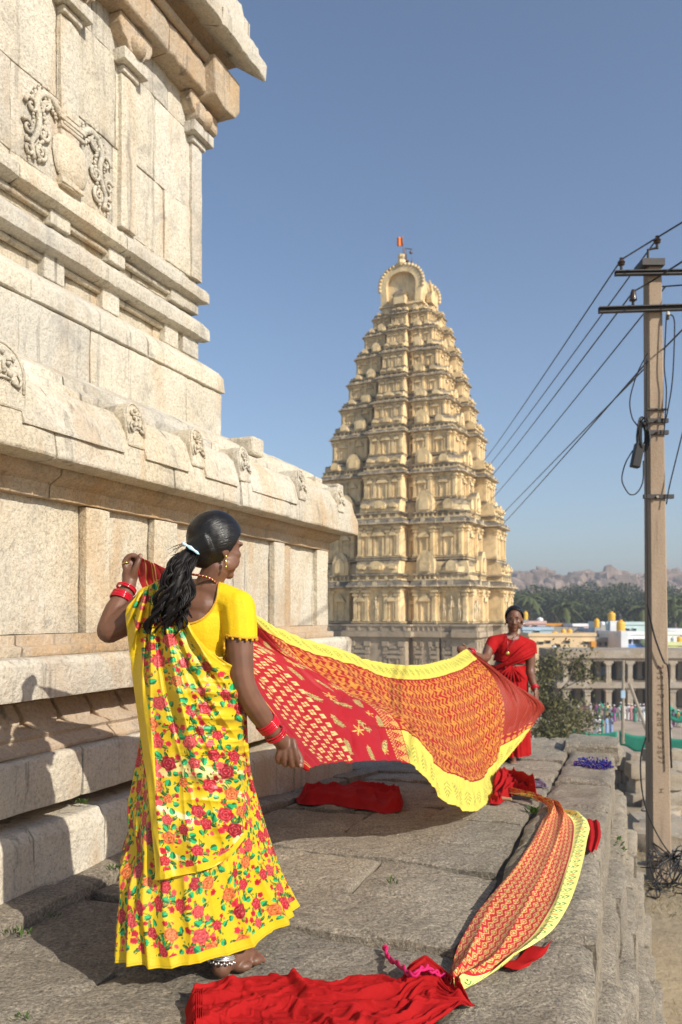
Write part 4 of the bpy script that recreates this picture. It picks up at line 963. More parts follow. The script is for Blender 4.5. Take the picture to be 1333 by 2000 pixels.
# ---- boulder hills
def m_hill():
    k = NT('hill_boulders'); p = k.pos(); c = k.ramp(k.noise(p, .06, 6, .6), [(.3, (.17, .115, .085)), (.55, (.32, .235, .18)), (.75, (.40, .31, .25))]); return k.fin(c, .95, k.bump(k.noise(p, .25, 6), .9, 2.0), .1)
M['hill'] = m_hill(); M['scrub'] = plain('hill_scrub', (.055, .07, .035), .95, .1, .3, .1)
YB = 620.0; pmb = F / YB
ridge = ([960, 1012, 1030, 1050, 1075, 1095, 1104, 1112, 1130, 1150, 1165, 1185, 1200, 1220, 1240, 1262, 1285, 1305, 1333, 1380, 1500], [1126, 1122, 1119, 1117, 1121, 1128, 1133, 1124, 1119, 1127, 1130, 1120, 1117, 1119, 1126, 1128, 1122, 1118, 1124, 1130, 1140])
xs = np.linspace(-400, 700, 150); ys = np.linspace(YB - 60, YB + 120, 26); XX, YY = np.meshgrid(xs, ys, indexing='ij')
rp = CX + XX * F / YY; rz = CZ + (HY - np.interp(rp, *ridge)) / pmb; ZZ = GZ + (rz - GZ - 6) * npsmooth(YB - 60, YB - 4, YY) * (1 - .6 * npsmooth(YB + 30, YB + 120, YY)) + 2.5 * vnoise(XX * .05, YY * .05, 0, 9)
hl = link('hills', grid_mesh('hills', np.stack([XX, YY, ZZ], -1), M['scrub'])); hl['kind'] = 'structure'
bms = []
for s_ in range(6):
    o = boulder('boulder_src', (0, 0, 0), (1, 1, .85), s_ + 20, M['hill'], None, 0, 2, .35); bms.append(o.data); bpy.data.objects.remove(o)
hr_ = random.Random(4); cnt = 0
for i in range(300):
    px = hr_.uniform(1004, 1342); u = hr_.random() ** 1.3; y = YB - 2 - 52 * u + hr_.uniform(-2, 2); x = (px - CX) * y / F
    top = float(np.interp(px, *ridge)); zr = CZ + (HY - top) / pmb
    z = GZ + (zr - GZ - 6) * float(npsmooth(YB - 60, YB - 4, np.array(y))); r_ = hr_.uniform(2.4, 5.8) * (1.15 if u < .3 else .8)
    o = link('hill_boulder', bms[i % 6]); o.parent = hl; o.location = (x, y, z + r_ * .3); o.scale = (r_ * hr_.uniform(.8, 1.3), r_, r_ * hr_.uniform(.75, 1.25)); o.rotation_euler = (hr_.uniform(-.3, .3), hr_.uniform(-.3, .3), hr_.uniform(0, 6.28))
# ---- dry tree in the middle distance
def dry_tree(px, Y, ytop, rx, label, seed, n=3800):
    rs = np.random.default_rng(seed); rr = random.Random(seed); pm = F / Y; x = (px - CX) / pm; zb = near_z(x, Y); zt = CZ + (HY - ytop) / pm; H = zt - zb; t = empty('dry_tree', (x, Y, zb), label, 'tree'); tips = []; tr = MB()
    def br(p, d, L, r_, lv):
        q = [p]; 
        for i in range(4): d = (d + Vector((rr.uniform(-.25, .25), rr.uniform(-.25, .25), rr.uniform(-.12, .2)))).normalized(); q.append(q[-1] + d * L / 4)
        tr.tube(q, [r_ * (1 - .13 * i) for i in range(5)], 5 if lv > 1 else 7)
        if lv >= 4: tips.append(q[-1]); tips.append(q[2]); return
        for k in range(3 if lv < 3 else 2 + (rr.random() < .5)):
            a = rr.uniform(0, 6.28); e = (d * .7 + Vector((math.cos(a), math.sin(a), rr.uniform(-.1, .6))) * .75).normalized(); br(q[rr.choice((2, 3, 4))], e, L * rr.uniform(.58, .8), r_ * .55, lv + 1)
    br(Vector((x, Y, zb - .2)), Vector((.05, 0, 1)), H * .42, .11, 0)
    tr.build('trunk', M['bark'], t)
    tp_ = np.array([tuple(a) for a in tips]); idx = rs.integers(0, len(tp_), n); pts = tp_[idx] + rs.normal(size=(n, 3)) * .17
    me = leaves(pts, .055, rs, 1, 1.2); me.materials.append(M['leaf_dry']); reparent(link('crown', me), t)
dry_tree(1092, 26, 1264, 1.2, 'dusty half bare tree right behind the woman in red', 3); dry_tree(1068, 24, 1330, 1.0, 'low dusty bush below the arm of the woman in red', 8, 2600); dry_tree(1128, 29, 1345, 1.1, 'spreading twiggy bush in front of the pillared hall', 12, 3000)
# ---- crowd in the street
def flesh_mesh(mb, vox, it=3, name='body'):
    o = bpy.data.objects.new('tmp', mb.me('tmp')); COL.objects.link(o); m = o.modifiers.new('r', 'REMESH'); m.mode = 'VOXEL'; m.voxel_size = vox; m.use_smooth_shade = True
    if it: s_ = o.modifiers.new('s', 'SMOOTH'); s_.iterations = it; s_.factor = .5
    dg = bpy.context.evaluated_depsgraph_get(); me = bpy.data.meshes.new_from_object(o.evaluated_get(dg)); bpy.data.objects.remove(o); me.name = name; me.materials.clear(); return me
def vcol(me, fn):
    n = len(me.vertices); co = np.empty(n * 3, np.float32); me.vertices.foreach_get('co', co); c = np.ones((n, 4), np.float32); c[:, :3] = fn(co.reshape(-1, 3)); ca = me.color_attributes.new('print', 'FLOAT_COLOR', 'POINT'); ca.data.foreach_set('color', c.reshape(-1)); return me
M['crowd'] = cloth('crowd_clothes', .8, .1, 0, 50, 0)
def crowd_body(kind):
    mb = MB(); sk = kind % 2
    if sk: mb.lathe([(.001, .03), (.19, .03), (.17, .4), (.15, .8), (.12, .95), (.001, .96)], (0, 0, 0), 10, 1, .75)
    else:
        st = .09 if kind == 0 else .16
        for sg in (-1, 1): mb.tube([(sg * .09, sg * st, .04), (sg * .09, sg * st * .4, .45), (sg * .07, 0, .85)], [.055, .065, .085], 7); mb.ball((sg * .09, sg * st - .05, .04), (.05, .11, .04), 7, 5)
    mb.lathe([(.001, .80), (.15, .82), (.14, 1.0), (.175, 1.25), (.14, 1.36), (.05, 1.42), (.05, 1.46), (.001, 1.47)], (0, 0, 0), 10, 1, .62)
    for sg in (-1, 1): mb.tube([(sg * .18, 0, 1.32), (sg * .22, .02 * kind, 1.08), (sg * .19, -.12 if kind > 1 else .05, .86)], [.055, .045, .035], 6)
    mb.ball((0, 0, 1.53), (.085, .10, .115), 9, 7); mb.lathe([(.001, 1.56), (.10, 1.565), (.10, 1.60), (.07, 1.66), (.001, 1.67)], (0, 0, 0), 9)
    return flesh_mesh(mb, .028, 2, 'person_body')
cb_ = [crowd_body(k) for k in range(4)]; cr = random.Random(21)
pal = {'white': (.75, .75, .76), 'yellow': (.75, .60, .22), 'pink': (.70, .33, .36), 'blue': (.22, .34, .58), 'orange': (.72, .33, .06), 'green': (.08, .30, .22), 'cream': (.72, .64, .48), 'purple': (.33, .12, .30), 'grey': (.4, .4, .42), 'red': (.55, .08, .08)}
crowd = []
for px in list(range(1100, 1166, 9)): crowd.append((px + cr.uniform(-2, 2), 77 + cr.uniform(-.8, .8)))
for px in list(range(1172, 1262, 7)): crowd.append((px + cr.uniform(-2, 2), 76 + cr.uniform(-1, 1)))
for px in (1306, 1316, 1325, 1334): crowd.append((px, 71 + cr.uniform(-1, 1)))
for px in (1163, 1171, 1177, 1186, 1194): crowd.append((px, 67 + cr.uniform(-.6, .6)))
crowd.append((1083, 64)); crowd.append((1308, 64)); crowd.append((1071, 66)); crowd.append((1074, 61))
crowd.sort(); names = list(pal)
for i, (px, Y) in enumerate(crowd):
    c = cr.choice(['white'] * 4 + names); low = cr.choice([(.06, .06, .08), (.5, .48, .45), (.10, .12, .2), pal[cr.choice(names)]]); cap = (.8, .8, .8) if cr.random() < .75 else (.02, .02, .02); k = cr.randrange(4)
    if 66 < Y < 68.5: k = 1 if i % 2 else 3; 
    x = (px - CX) * Y / F; me = cb_[k].copy(); up_ = pal[c]; lo_ = low if k % 2 == 0 else up_
    def fn(co):
        z = co[:, 2]; o_ = np.zeros((len(z), 3)); o_[:] = up_; o_[z < .84] = lo_; o_[(z > 1.40)] = (.10, .05, .035); o_[z > 1.57] = cap; o_[z < .07] = (.06, .04, .03); o_[(np.abs(co[:, 0]) > .165) & (z < 1.1) & (z > .8)] = (.10, .05, .035); return o_
    vcol(me, fn); me.materials.append(M['crowd']); o = link('person', me); o.location = (x, Y, -8.93); o.rotation_euler = (0, 0, cr.uniform(-1.9, -.6) if k % 2 == 0 else cr.uniform(0, 6)); s_ = cr.uniform(.93, 1.04); o.scale = (s_, s_, s_)
    tag(o, f"distant figure in {c} {'with white cap' if cap[0] > .5 else 'bareheaded'}, {nth[i] + ' from the left' if i < 40 else 'far right'} on the street", 'person', 'people queueing in the street')
# seated group in white at the left of the street
for i in range(9):
    px = 1036 + i * 4.2; Y = 60 + (i % 3) * 1.1; x = (px - CX) * Y / F; mb = MB(); mb.lathe([(.001, 0), (.34, .02), (.33, .2), (.24, .5), (.20, .68), (.06, .76), (.001, .77)], (0, 0, 0), 9, 1, .85); mb.ball((0, -.03, .86), (.10, .11, .12), 8, 6); me = flesh_mesh(mb, .04, 1, 'person_body')
    c = pal[['white', 'white', 'cream', 'white', 'red', 'white', 'grey', 'white', 'white'][i]]
    def fn(co):
        z = co[:, 2]; o_ = np.zeros((len(z), 3)); o_[:] = c; o_[z > .78] = (.75, .75, .75) if i % 2 else (.09, .05, .035); return o_
    vcol(me, fn); me.materials.append(M['crowd']); o = link('person', me); o.location = (x, Y, near_z(x, Y)); tag(o, f"person in {['white', 'white', 'cream', 'white', 'red', 'white', 'grey', 'white', 'white'][i]} sitting in the roadside group, {nth[i]} from the left", 'person', 'people sitting at the roadside')
# ---- green netting, posts and guy stay
M['net'] = plain('green_shade_net', (.03, .26, .17), .8, .15, .15, 1.5)
def sheet(name, A, nu, nv, fnz, mat, label, cat, thick=.02):
    p = np.zeros((nu, nv, 3)); A = [np.array(a) for a in A]
    for i in range(nu):
        for j in range(nv):
            u, v = i / (nu - 1), j / (nv - 1); q = A[0] * (1 - u) * (1 - v) + A[1] * u * (1 - v) + A[2] * u * v + A[3] * (1 - u) * v; q = q + np.array([0, 0, fnz(u, v)]); p[i, j] = q
    o = link(name, grid_mesh(name, p, mat)); m = o.modifiers.new('s', 'SOLIDIFY'); m.thickness = thick; tag(o, label, cat); return o
g_ = lambda px, py, Y: tuple(P(px, py, Y))
sheet('shade_net', [g_(1120, 1424, 58), g_(1206, 1428, 57), g_(1206, 1456, 57), g_(1120, 1450, 58)], 24, 6, lambda u, v: .12 * math.sin(u * 14) * v - .25 * math.sin(math.pi * u), M['net'], 'green net fence strip seen left of the pole above the stones', 'netting')
sheet('shade_net', [g_(1210, 1426, 56), g_(1360, 1438, 54), g_(1360, 1464, 54), g_(1210, 1456, 56)], 30, 6, lambda u, v: .12 * math.sin(u * 19) * v - .3 * abs(math.sin(2 * math.pi * u)), M['net'], 'green net fence strip passing behind the pole', 'netting')
sheet('shade_net', [g_(1172, 1370, 80), g_(1215, 1393, 79), g_(1215, 1398, 78), g_(1178, 1386, 79)], 12, 5, lambda u, v: -.35 * math.sin(math.pi * u), M['net'], 'small green awning over the queue at the hall', 'awning')
sheet('shade_net', [g_(1304, 1372, 72), g_(1350, 1385, 72), g_(1350, 1404, 70), g_(1300, 1398, 72)], 12, 6, lambda u, v: -.5 * math.sin(math.pi * u), M['net'], 'green awning right of the pole above the queue', 'awning')
sheet('shade_net', [g_(1255, 1384, 80), g_(1275, 1384, 80), g_(1275, 1400, 79), g_(1255, 1396, 79)], 8, 4, lambda u, v: -.2 * math.sin(math.pi * u), M['net'], 'scrap of green netting at the left of the pole', 'netting')
M['conc'] = plain('pole_concrete_far', (.34, .29, .22), .9, .1, .15, 3, .1)
ps = MB(); a = P(1217, 1452, 54); b = P(1218, 1290, 54); ps.tube([a, b], [.13, .09], 8); o = empty('street_pole', a, 'slim grey pole with a slanting stay standing in front of the hall', 'pole'); ps.build('shaft', M['conc'], o)
MB().tube([P(1230, 1335, 54), P(1263, 1425, 53)], .11, 7).build('stay', M['conc'], o)
bx_ = P(1217, 1356, 53.8); MB().bx(bx_.x - .14, bx_.x + .14, bx_.y - .1, bx_.y + .1, bx_.z - .25, bx_.z + .25).build('switch_box', M['h_blue'], o)
# ---- stones and low walls on the slope beside the platform
rb = random.Random(5)
walls = [(1285, 1496, 34, 3.2, .45), (1345, 1494, 33, 2.5, .5), (1236, 1494, 36, 1.4, .4), (1322, 1500, 30, 1.2, .7), (1330, 1560, 24, .9, .8), (1300, 1515, 29, 1.4, .5)]
desc = ['long rough stone wall behind the pole at the foot of the slope', 'stone wall stub at the right picture edge', 'short rubble wall between platform and pole', 'squared stone block right of the pole', 'large pale stone block at the right edge on the slope', 'low stone row just left of the pole']
for i, (px, py, Y, hx, hz) in enumerate(walls):
    p = P(px, py, Y); gz = near_z(p.x, p.y); r_ = empty('rubble_wall', (p.x, p.y, gz), desc[i], 'stone wall'); n = max(2, int(hx / .35))
    for lv in range(3):
        for k in range(n):
            boulder('stone', (p.x - hx + (k + .5 + .25 * (lv % 2)) * 2 * hx / n, p.y + rb.uniform(-.1, .1), gz + (p.z + hz - gz) * (lv + .5) / 3), (hx / n * .98, .35, max(.15, (p.z + hz - gz) / 6 * 1.02)), rb.randrange(99), M['hall'], r_, rb.uniform(-.1, .1), 2, .1)
for i, Y in enumerate(sorted(rb.uniform(11, 32) for _ in range(18))):
    px = rb.uniform(1275, 1332) if Y > 13 else rb.uniform(1318, 1332); x = (px - CX) * Y / F; z = near_z(x, Y); r_ = rb.uniform(.12, .42)
    o = boulder('loose_boulder', (x, Y, z + r_ * .25), (r_ * 1.3, r_, r_ * .7), 40 + i, M['hall'], None, rb.uniform(0, 3), 2, .2)
    tag(o, f"{'small' if r_ < .22 else 'mid sized' if r_ < .33 else 'large'} loose boulder on the dry slope, {nth[i]} nearest to the platform", 'boulder', 'loose boulders on the slope')
# dry grass stuff at the slope
rs = np.random.default_rng(2); n = 14000; gx = rs.uniform(2.2, 9, n); gy = rs.uniform(4.5, 15, n); gz_ = ground_z(gx, gy); hgt = rs.uniform(.03, .10, n); a = rs.uniform(0, 6.28, n)
p0 = np.stack([gx, gy, gz_], 1); dv = np.stack([np.cos(a), np.sin(a), np.zeros(n)], 1); top = p0 + np.stack([np.cos(a * 3) * hgt * .8, np.sin(a * 3) * hgt * .8, hgt], 1)
q = np.stack([p0 - dv * .006, p0 + dv * .006, top], 1).reshape(-1, 3); me = bpy.data.meshes.new('straw'); me.from_pydata(q.tolist(), [], np.arange(3 * n).reshape(-1, 3).tolist()); M['straw'] = m_leaf('straw', (.25, .18, .08), (.45, .36, .20)); me.materials.append(M['straw']); o = link('dry_grass', me); tag(o, 'dry straw coloured grass on the slope beside the platform', 'grass', kind='stuff')

# ---- hazy air round the whole place
M['haze'] = bpy.data.materials.new('haze_air'); M['haze'].use_nodes = True; _t = M['haze'].node_tree; _t.nodes.clear()
_v = _t.nodes.new('ShaderNodeVolumePrincipled'); _o = _t.nodes.new('ShaderNodeOutputMaterial'); _t.links.new(_v.outputs[0], _o.inputs['Volume'])
_v.inputs['Color'].default_value = (.66, .70, .76, 1); _v.inputs['Density'].default_value = .0011; _v.inputs['Anisotropy'].default_value = .2
hz = MB().bx(-1560, 1560, -60, 1560, -11.5, 64).build('haze', M['haze']); tag(hz, 'pale bluish haze of the warm air over the valley', 'haze', kind='stuff')
# ================================================================ utility pole
def m_conc():
    k = NT('pole_concrete'); p = k.pos(); c = k.mix(k.rng(k.noise(k.pos((1, 1, .25)), 3, 6, .6), .35, .7), (.37, .285, .205), (.28, .21, .15)); c = k.mix(k.rng(k.noise(p, 40, 4, .7), .5, .72, 0, .5), c, (.17, .12, .08)); c = k.mix(k.rng(k.noise(k.pos((6, 6, .4)), 2, 4), .56, .7, 0, .5), c, (.16, .115, .085))
    return k.fin(c, .92, k.bump(k.math('ADD', k.noise(p, 25, 6, .7), k.math('MULTIPLY', k.noise(p, 110, 3), .4)), .6, .012), .15)
M['pole'] = m_conc(); M['iron'] = plain('crossarm_iron', (.035, .030, .028), .55, .4, .25, 9, .1); M['cable'] = plain('black_cable', (.012, .012, .013), .5, .4); M['porc'] = plain('brown_porcelain', (.055, .032, .022), .22, .5); M['porc_w'] = plain('white_porcelain', (.6, .55, .45), .3, .5)
YP = 10.0; ppm = F / YP
pole = empty('utility_pole', P(1292, 1760, YP), 'square concrete utility pole with iron crossarms and inscribed shaft at the right', 'utility pole')
def pe(y): f = (y - 510) / (1760 - 510); return 1265.5 + 9.5 * f, 1293.5 + 21 * f        # left, right pixel edge of the shaft
mb = MB(); ys = [504, 512, 700, 900, 1100, 1300, 1500, 1700, 1830]; v = []; f = []
for i, y in enumerate(ys):
    l, r = pe(y); ins = 3 if i == 0 else 0; a, b = P(l + ins, y, YP), P(r - ins, y, YP); d = (b.x - a.x) * .92
    c = .018
    v += [(a.x + c, YP, a.z), (b.x - c, YP, a.z), (b.x, YP + c, a.z), (b.x, YP + d - c, a.z), (b.x - c, YP + d, a.z), (a.x + c, YP + d, a.z), (a.x, YP + d - c, a.z), (a.x, YP + c, a.z)]
for i in range(len(ys) - 1):
    for j in range(8): f.append((8 * i + j, 8 * i + (j + 1) % 8, 8 * i + 8 + (j + 1) % 8, 8 * i + 8 + j))
f.append(tuple(range(8))); mb.add(v, f); mb.build('shaft', M['pole'], pole)
def ibar(px0, py0, px1, py1, h, Y0, dep=.07):
    a, b = P(px0, py0, Y0), P(px1, py1, Y0); mb = MB(); H = h / ppm; up_ = Vector((0, 0, H)); k = Vector((0, dep, 0)); mid = Vector((0, dep * .5, 0)); t = Vector((0, 0, .012))
    for z0, z1, y0, y1 in ((0, .012, 0, dep), (H - .012, H, 0, dep), (.012, H - .012, dep - .014, dep)):
        q = [p + Vector((0, yy, -zz)) for p in (a, b) for yy in (y0, y1) for zz in (z0, z1)]; mb.add(q, [(0, 1, 3, 2), (4, 6, 7, 5), (0, 4, 5, 1), (2, 3, 7, 6), (0, 2, 6, 4), (1, 5, 7, 3)])
    return mb
ibar(1204, 527, 1420, 523, 8.5, YP - .08).build('crossarm', M['iron'], pole); ibar(1172, 598, 1420, 590, 11, YP - .08).build('crossarm', M['iron'], pole)
a = P(1255, 516, YP - .05); b = P(1299, 510, YP - .05); MB().bx(a.x, b.x, YP - .06, YP + .24, P(0, 521, YP).z, P(0, 508, YP).z).build('top_clamp', M['iron'], pole)
for y in (800, 822, 845, 970):
    l, r = pe(y); e = 12 if y > 900 else 4; MB().bx(P(l - e, y, YP).x, P(r + e + 2, y, YP).x, YP - .03, YP + .02, P(0, y + (4 if y > 805 else 1.5), YP).z, P(0, y - (4 if y > 805 else 1.5), YP).z).build('strap', M['iron'], pole)
    MB().tube([P((l + r) / 2, y, YP - .03), P((l + r) / 2, y, YP - .06)], .016, 8).build('bolt', M['porc_w'] if y > 900 else M['iron'], pole)
def insul(px, yb, h, w, two=True, mat='porc'):
    c = P(px, yb, YP - .05); H = h / ppm; r = w / 2 / ppm; mb = MB()
    pr = [(.0, H), (r * .45, H), (r * .5, H * .92), (r * .35, H * .84), (r * .55, H * .78), (r, H * .5), (r * .95, H * .44), (r * .6, H * .42), (r * .9, H * .25), (r * .8, H * .18), (r * .3, H * .15), (0, .15 * H)] if two else [(0, H), (r * .4, H), (r * .5, H * .9), (r * .7, H * .75), (r * .85, H * .3), (r, H * .05), (r * .7, 0), (0, 0)]
    mb.lathe(pr, c, 12); autosmooth(mb.build('insulator', M[mat], pole), 40); MB().tube([c - Vector((0, 0, 8 / ppm)), c + Vector((0, 0, H * .3))], .018, 6).build('pin', M['iron'], pole)
insul(1214, 521, 17, 15); insul(1284, 478, 17, 15); insul(1237, 588, 22, 15, False); insul(1305, 616, 8, 9, False, 'porc_w')
MB().tube([P(1266, 512, YP - .04), P(1266, 488, YP - .04), P(1284, 484, YP - .04)], .016, 6).build('bracket_arm', M['iron'], pole)
# line wires, one thing each
def wire(pts, label, r=.011, sag=0, n=24, name='power_line', cat='cable'):
    if len(pts) <= 3 and pts[-1].y > 90: pts = list(pts[:-1]) + [ext(pts[-2], pts[-1], .16)]
    k = catmull(np.array([tuple(p) for p in pts]), n) if len(pts) > 2 else np.array([tuple(Vector(pts[0]).lerp(Vector(pts[1]), i / (n - 1))) for i in range(n)])
    if sag:
        w = np.linspace(0, 1, n); k[:, 2] -= sag * 4 * w * (1 - w)
    rr = [r + (.032 - r) * max(0, (p[1] - 10) / 82) if name == 'power_line' else r for p in k]
    o = MB().tube([Vector(p) for p in k], rr, 6).build(name, M['cable']); return tag(o, label, cat)
FY = 92
ext = lambda a, b, k: b + (b - a) * k
wire([P(1214, 507, YP - .05), P(938, 906, FY)], 'uppermost power line running down left from the pole to the tower', .011, .25); wire([P(1214, 507, YP - .05), P(1284, 464, YP - .05), P(1350, 424, 9), ext(P(1284, 464, YP - .05), P(1350, 424, 9), 9)], 'power line passing over the top insulators to the upper right', .011)
wire([P(1284, 466, YP - .05), P(942, 922, FY)], 'second power line from the top slanting to the tower', .011, .25); wire([P(1237, 570, YP - .05), P(945, 944, FY)], 'third power line from the lower crossarm insulator to the tower', .011, .25)
wire([P(1237, 570, YP - .05), P(1280, 545, YP - .1), P(1350, 500, 9), ext(P(1280, 545, YP - .1), P(1350, 500, 9), 9)], 'power line from the lower insulator rising to the right edge', .011); wire([P(1300, 560, YP + .2), P(952, 982, FY)], 'fourth power line passing behind the crossarm to the tower', .011, .2)
wire([ext(P(1296, 655, YP + .2), P(1345, 615, 9.6), 12), P(1345, 615, 9.6), P(1296, 655, YP + .2), ext(P(1296, 655, YP + .2), P(958, 1028, FY), .16)], 'fifth slack line from the right edge behind the pole', .011, .2); wire([ext(P(1292, 560, YP + .25), P(1345, 556, 9.7), 12), P(1345, 556, 9.7), P(1292, 560, YP + .25)], 'short line end at the right edge behind the crossarm', .010); wire([P(1265, 706, YP), P(960, 1043, FY)], 'lowest power line tied to the pole side', .011, .2)
# loops and the dark junction box
def loop(pts, label, r=.008): return wire([P(a, b, YP - .06 if len(c) == 0 else c[0]) for a, b, *c in pts], label, r, 0, 40, 'loose_cable')
loop([(1265, 690), (1245, 730), (1231, 780), (1235, 815), (1246, 832)], 'hanging cable loop left of the pole above the junction box'); loop([(1236, 880), (1222, 905), (1215, 935), (1222, 955), (1232, 966), (1245, 962), (1256, 940), (1257, 900)], 'open cable loop hanging below the junction box')
loop([(1302, 618), (1299, 680), (1298, 720), (1302, 760), (1300, 810), (1297, 850)], 'thin cable hanging along the right side of the pole'); loop([(1306, 613), (1316, 620), (1318, 650), (1314, 740), (1305, 800), (1298, 830)], 'outer cable bulging right of the pole shaft')
loop([(1345, 800), (1325, 880), (1308, 950), (1302, 985)], 'cable slanting in from the right edge to the lower strap'); loop([(1264, 700), (1263, 800), (1264, 1000), (1266, 1200), (1266, 1350), (1268, 1450)], 'long black cable running down the left edge of the pole', .007)
loop([(1265, 1180), (1278, 1240), (1296, 1290), (1306, 1310), (1309, 1420), (1312, 1500)], 'black cable crossing the shaft above the inscription', .011)
loop([(1262, 1440), (1252, 1480), (1254, 1540), (1266, 1590), (1290, 1640), (1313, 1672)], 'cable curving from the platform stones to the tangle at the pole foot', .009)
jb = empty('junction_box', P(1250, 860, YP - .12), 'black cable junction box with coiled wire hanging on the pole', 'junction box')
mb = MB(); rot = Matrix.Rotation(R(12), 3, 'Y'); c = P(1245, 890, YP - .12); mb.box(c, (.055, .05, .15), 0, rot); bevel(mb.build('box', M['cable'], jb), .012); co = MB()
for k in range(7):
    cc = P(1256 + random.uniform(-2, 2), 852 + random.uniform(-6, 6), YP - .12); rr = random.uniform(.09, .15); MB().tube([cc + Vector((rr * .45 * math.cos(a), .02 * math.sin(a * 3 + k) + .012 * k - .04, rr * 1.5 * math.sin(a))) for a in np.linspace(0, 2 * math.pi, 20)[:-1]], .011, 6, closed=True).build('coil', M['cable'], jb)
# tangle at the foot
tg = random.Random(9)
knot = P(1315, 1676, YP - .1)
for k in range(22):
    a = tg.uniform(0, 6.28); e = P(tg.uniform(1272, 1372), tg.uniform(1690, 1790), YP - tg.uniform(.1, .7)); e.z = max(e.z, near_z(e.x, e.y) + .02); m_ = (knot + e) / 2 + Vector((tg.uniform(-.25, .3), tg.uniform(-.2, .1), tg.uniform(-.1, .3)))
    wire([knot, (knot + m_) / 2 + Vector((tg.uniform(-.1, .1), 0, .08)), m_, e, e + Vector((tg.uniform(-.4, .2), tg.uniform(-.2, .2), -.02))], 'black wire strand of the tangle at the pole foot', .007, 0, 22, 'loose_cable')['group'] = 'tangled wires at the pole foot'
for k in range(4): loop([(1313, 1674), (1290, 1668 + 7 * k), (1270 - k, 1660 + 10 * k), (1266, 1655 + 9 * k)], f"wire wrapped round the pole foot, {['topmost', 'second', 'third', 'lowest'][k]} of four", .006)
# engraved lettering running down the shaft
M['engrave'] = plain('engraved_grooves', (.175, .118, .075), .95, .1)
def inscription(txt, ys_, size):
    y = 0
    for ch in txt:
        if ch == ' ': y += size * .42; continue
        cu = bpy.data.curves.new('t', 'FONT'); cu.body = ch; cu.size = size; cu.extrude = .0015; cu.align_x = 'LEFT'; cu.offset = .001
        o = bpy.data.objects.new('t', cu); COL.objects.link(o); dg = bpy.context.evaluated_depsgraph_get(); me = bpy.data.meshes.new_from_object(o.evaluated_get(dg)); bpy.data.objects.remove(o)
        p = P(1286, ys_, YP - .0025); jx = random.uniform(-.010, .010); wmax = max(v.co.x for v in me.vertices); l, r = pe(ys_ + y * ppm); x0 = P((l + r) / 2, ys_, YP).x - size * .33 + jx
        for v in me.vertices:
            a, b_, c = v.co; w = .008 * nz(a * 30 + y * 9, b_ * 30); v.co = Vector((x0 + b_ + w, p.y - c, p.z - y - a + w))
        me.materials.append(M['engrave']); reparent(link('letter', me), pole); y += wmax + size * .16
inscription('245 H.P.T 2nd 67 3637', 1299, .104); inscription('H', 1540, .08)
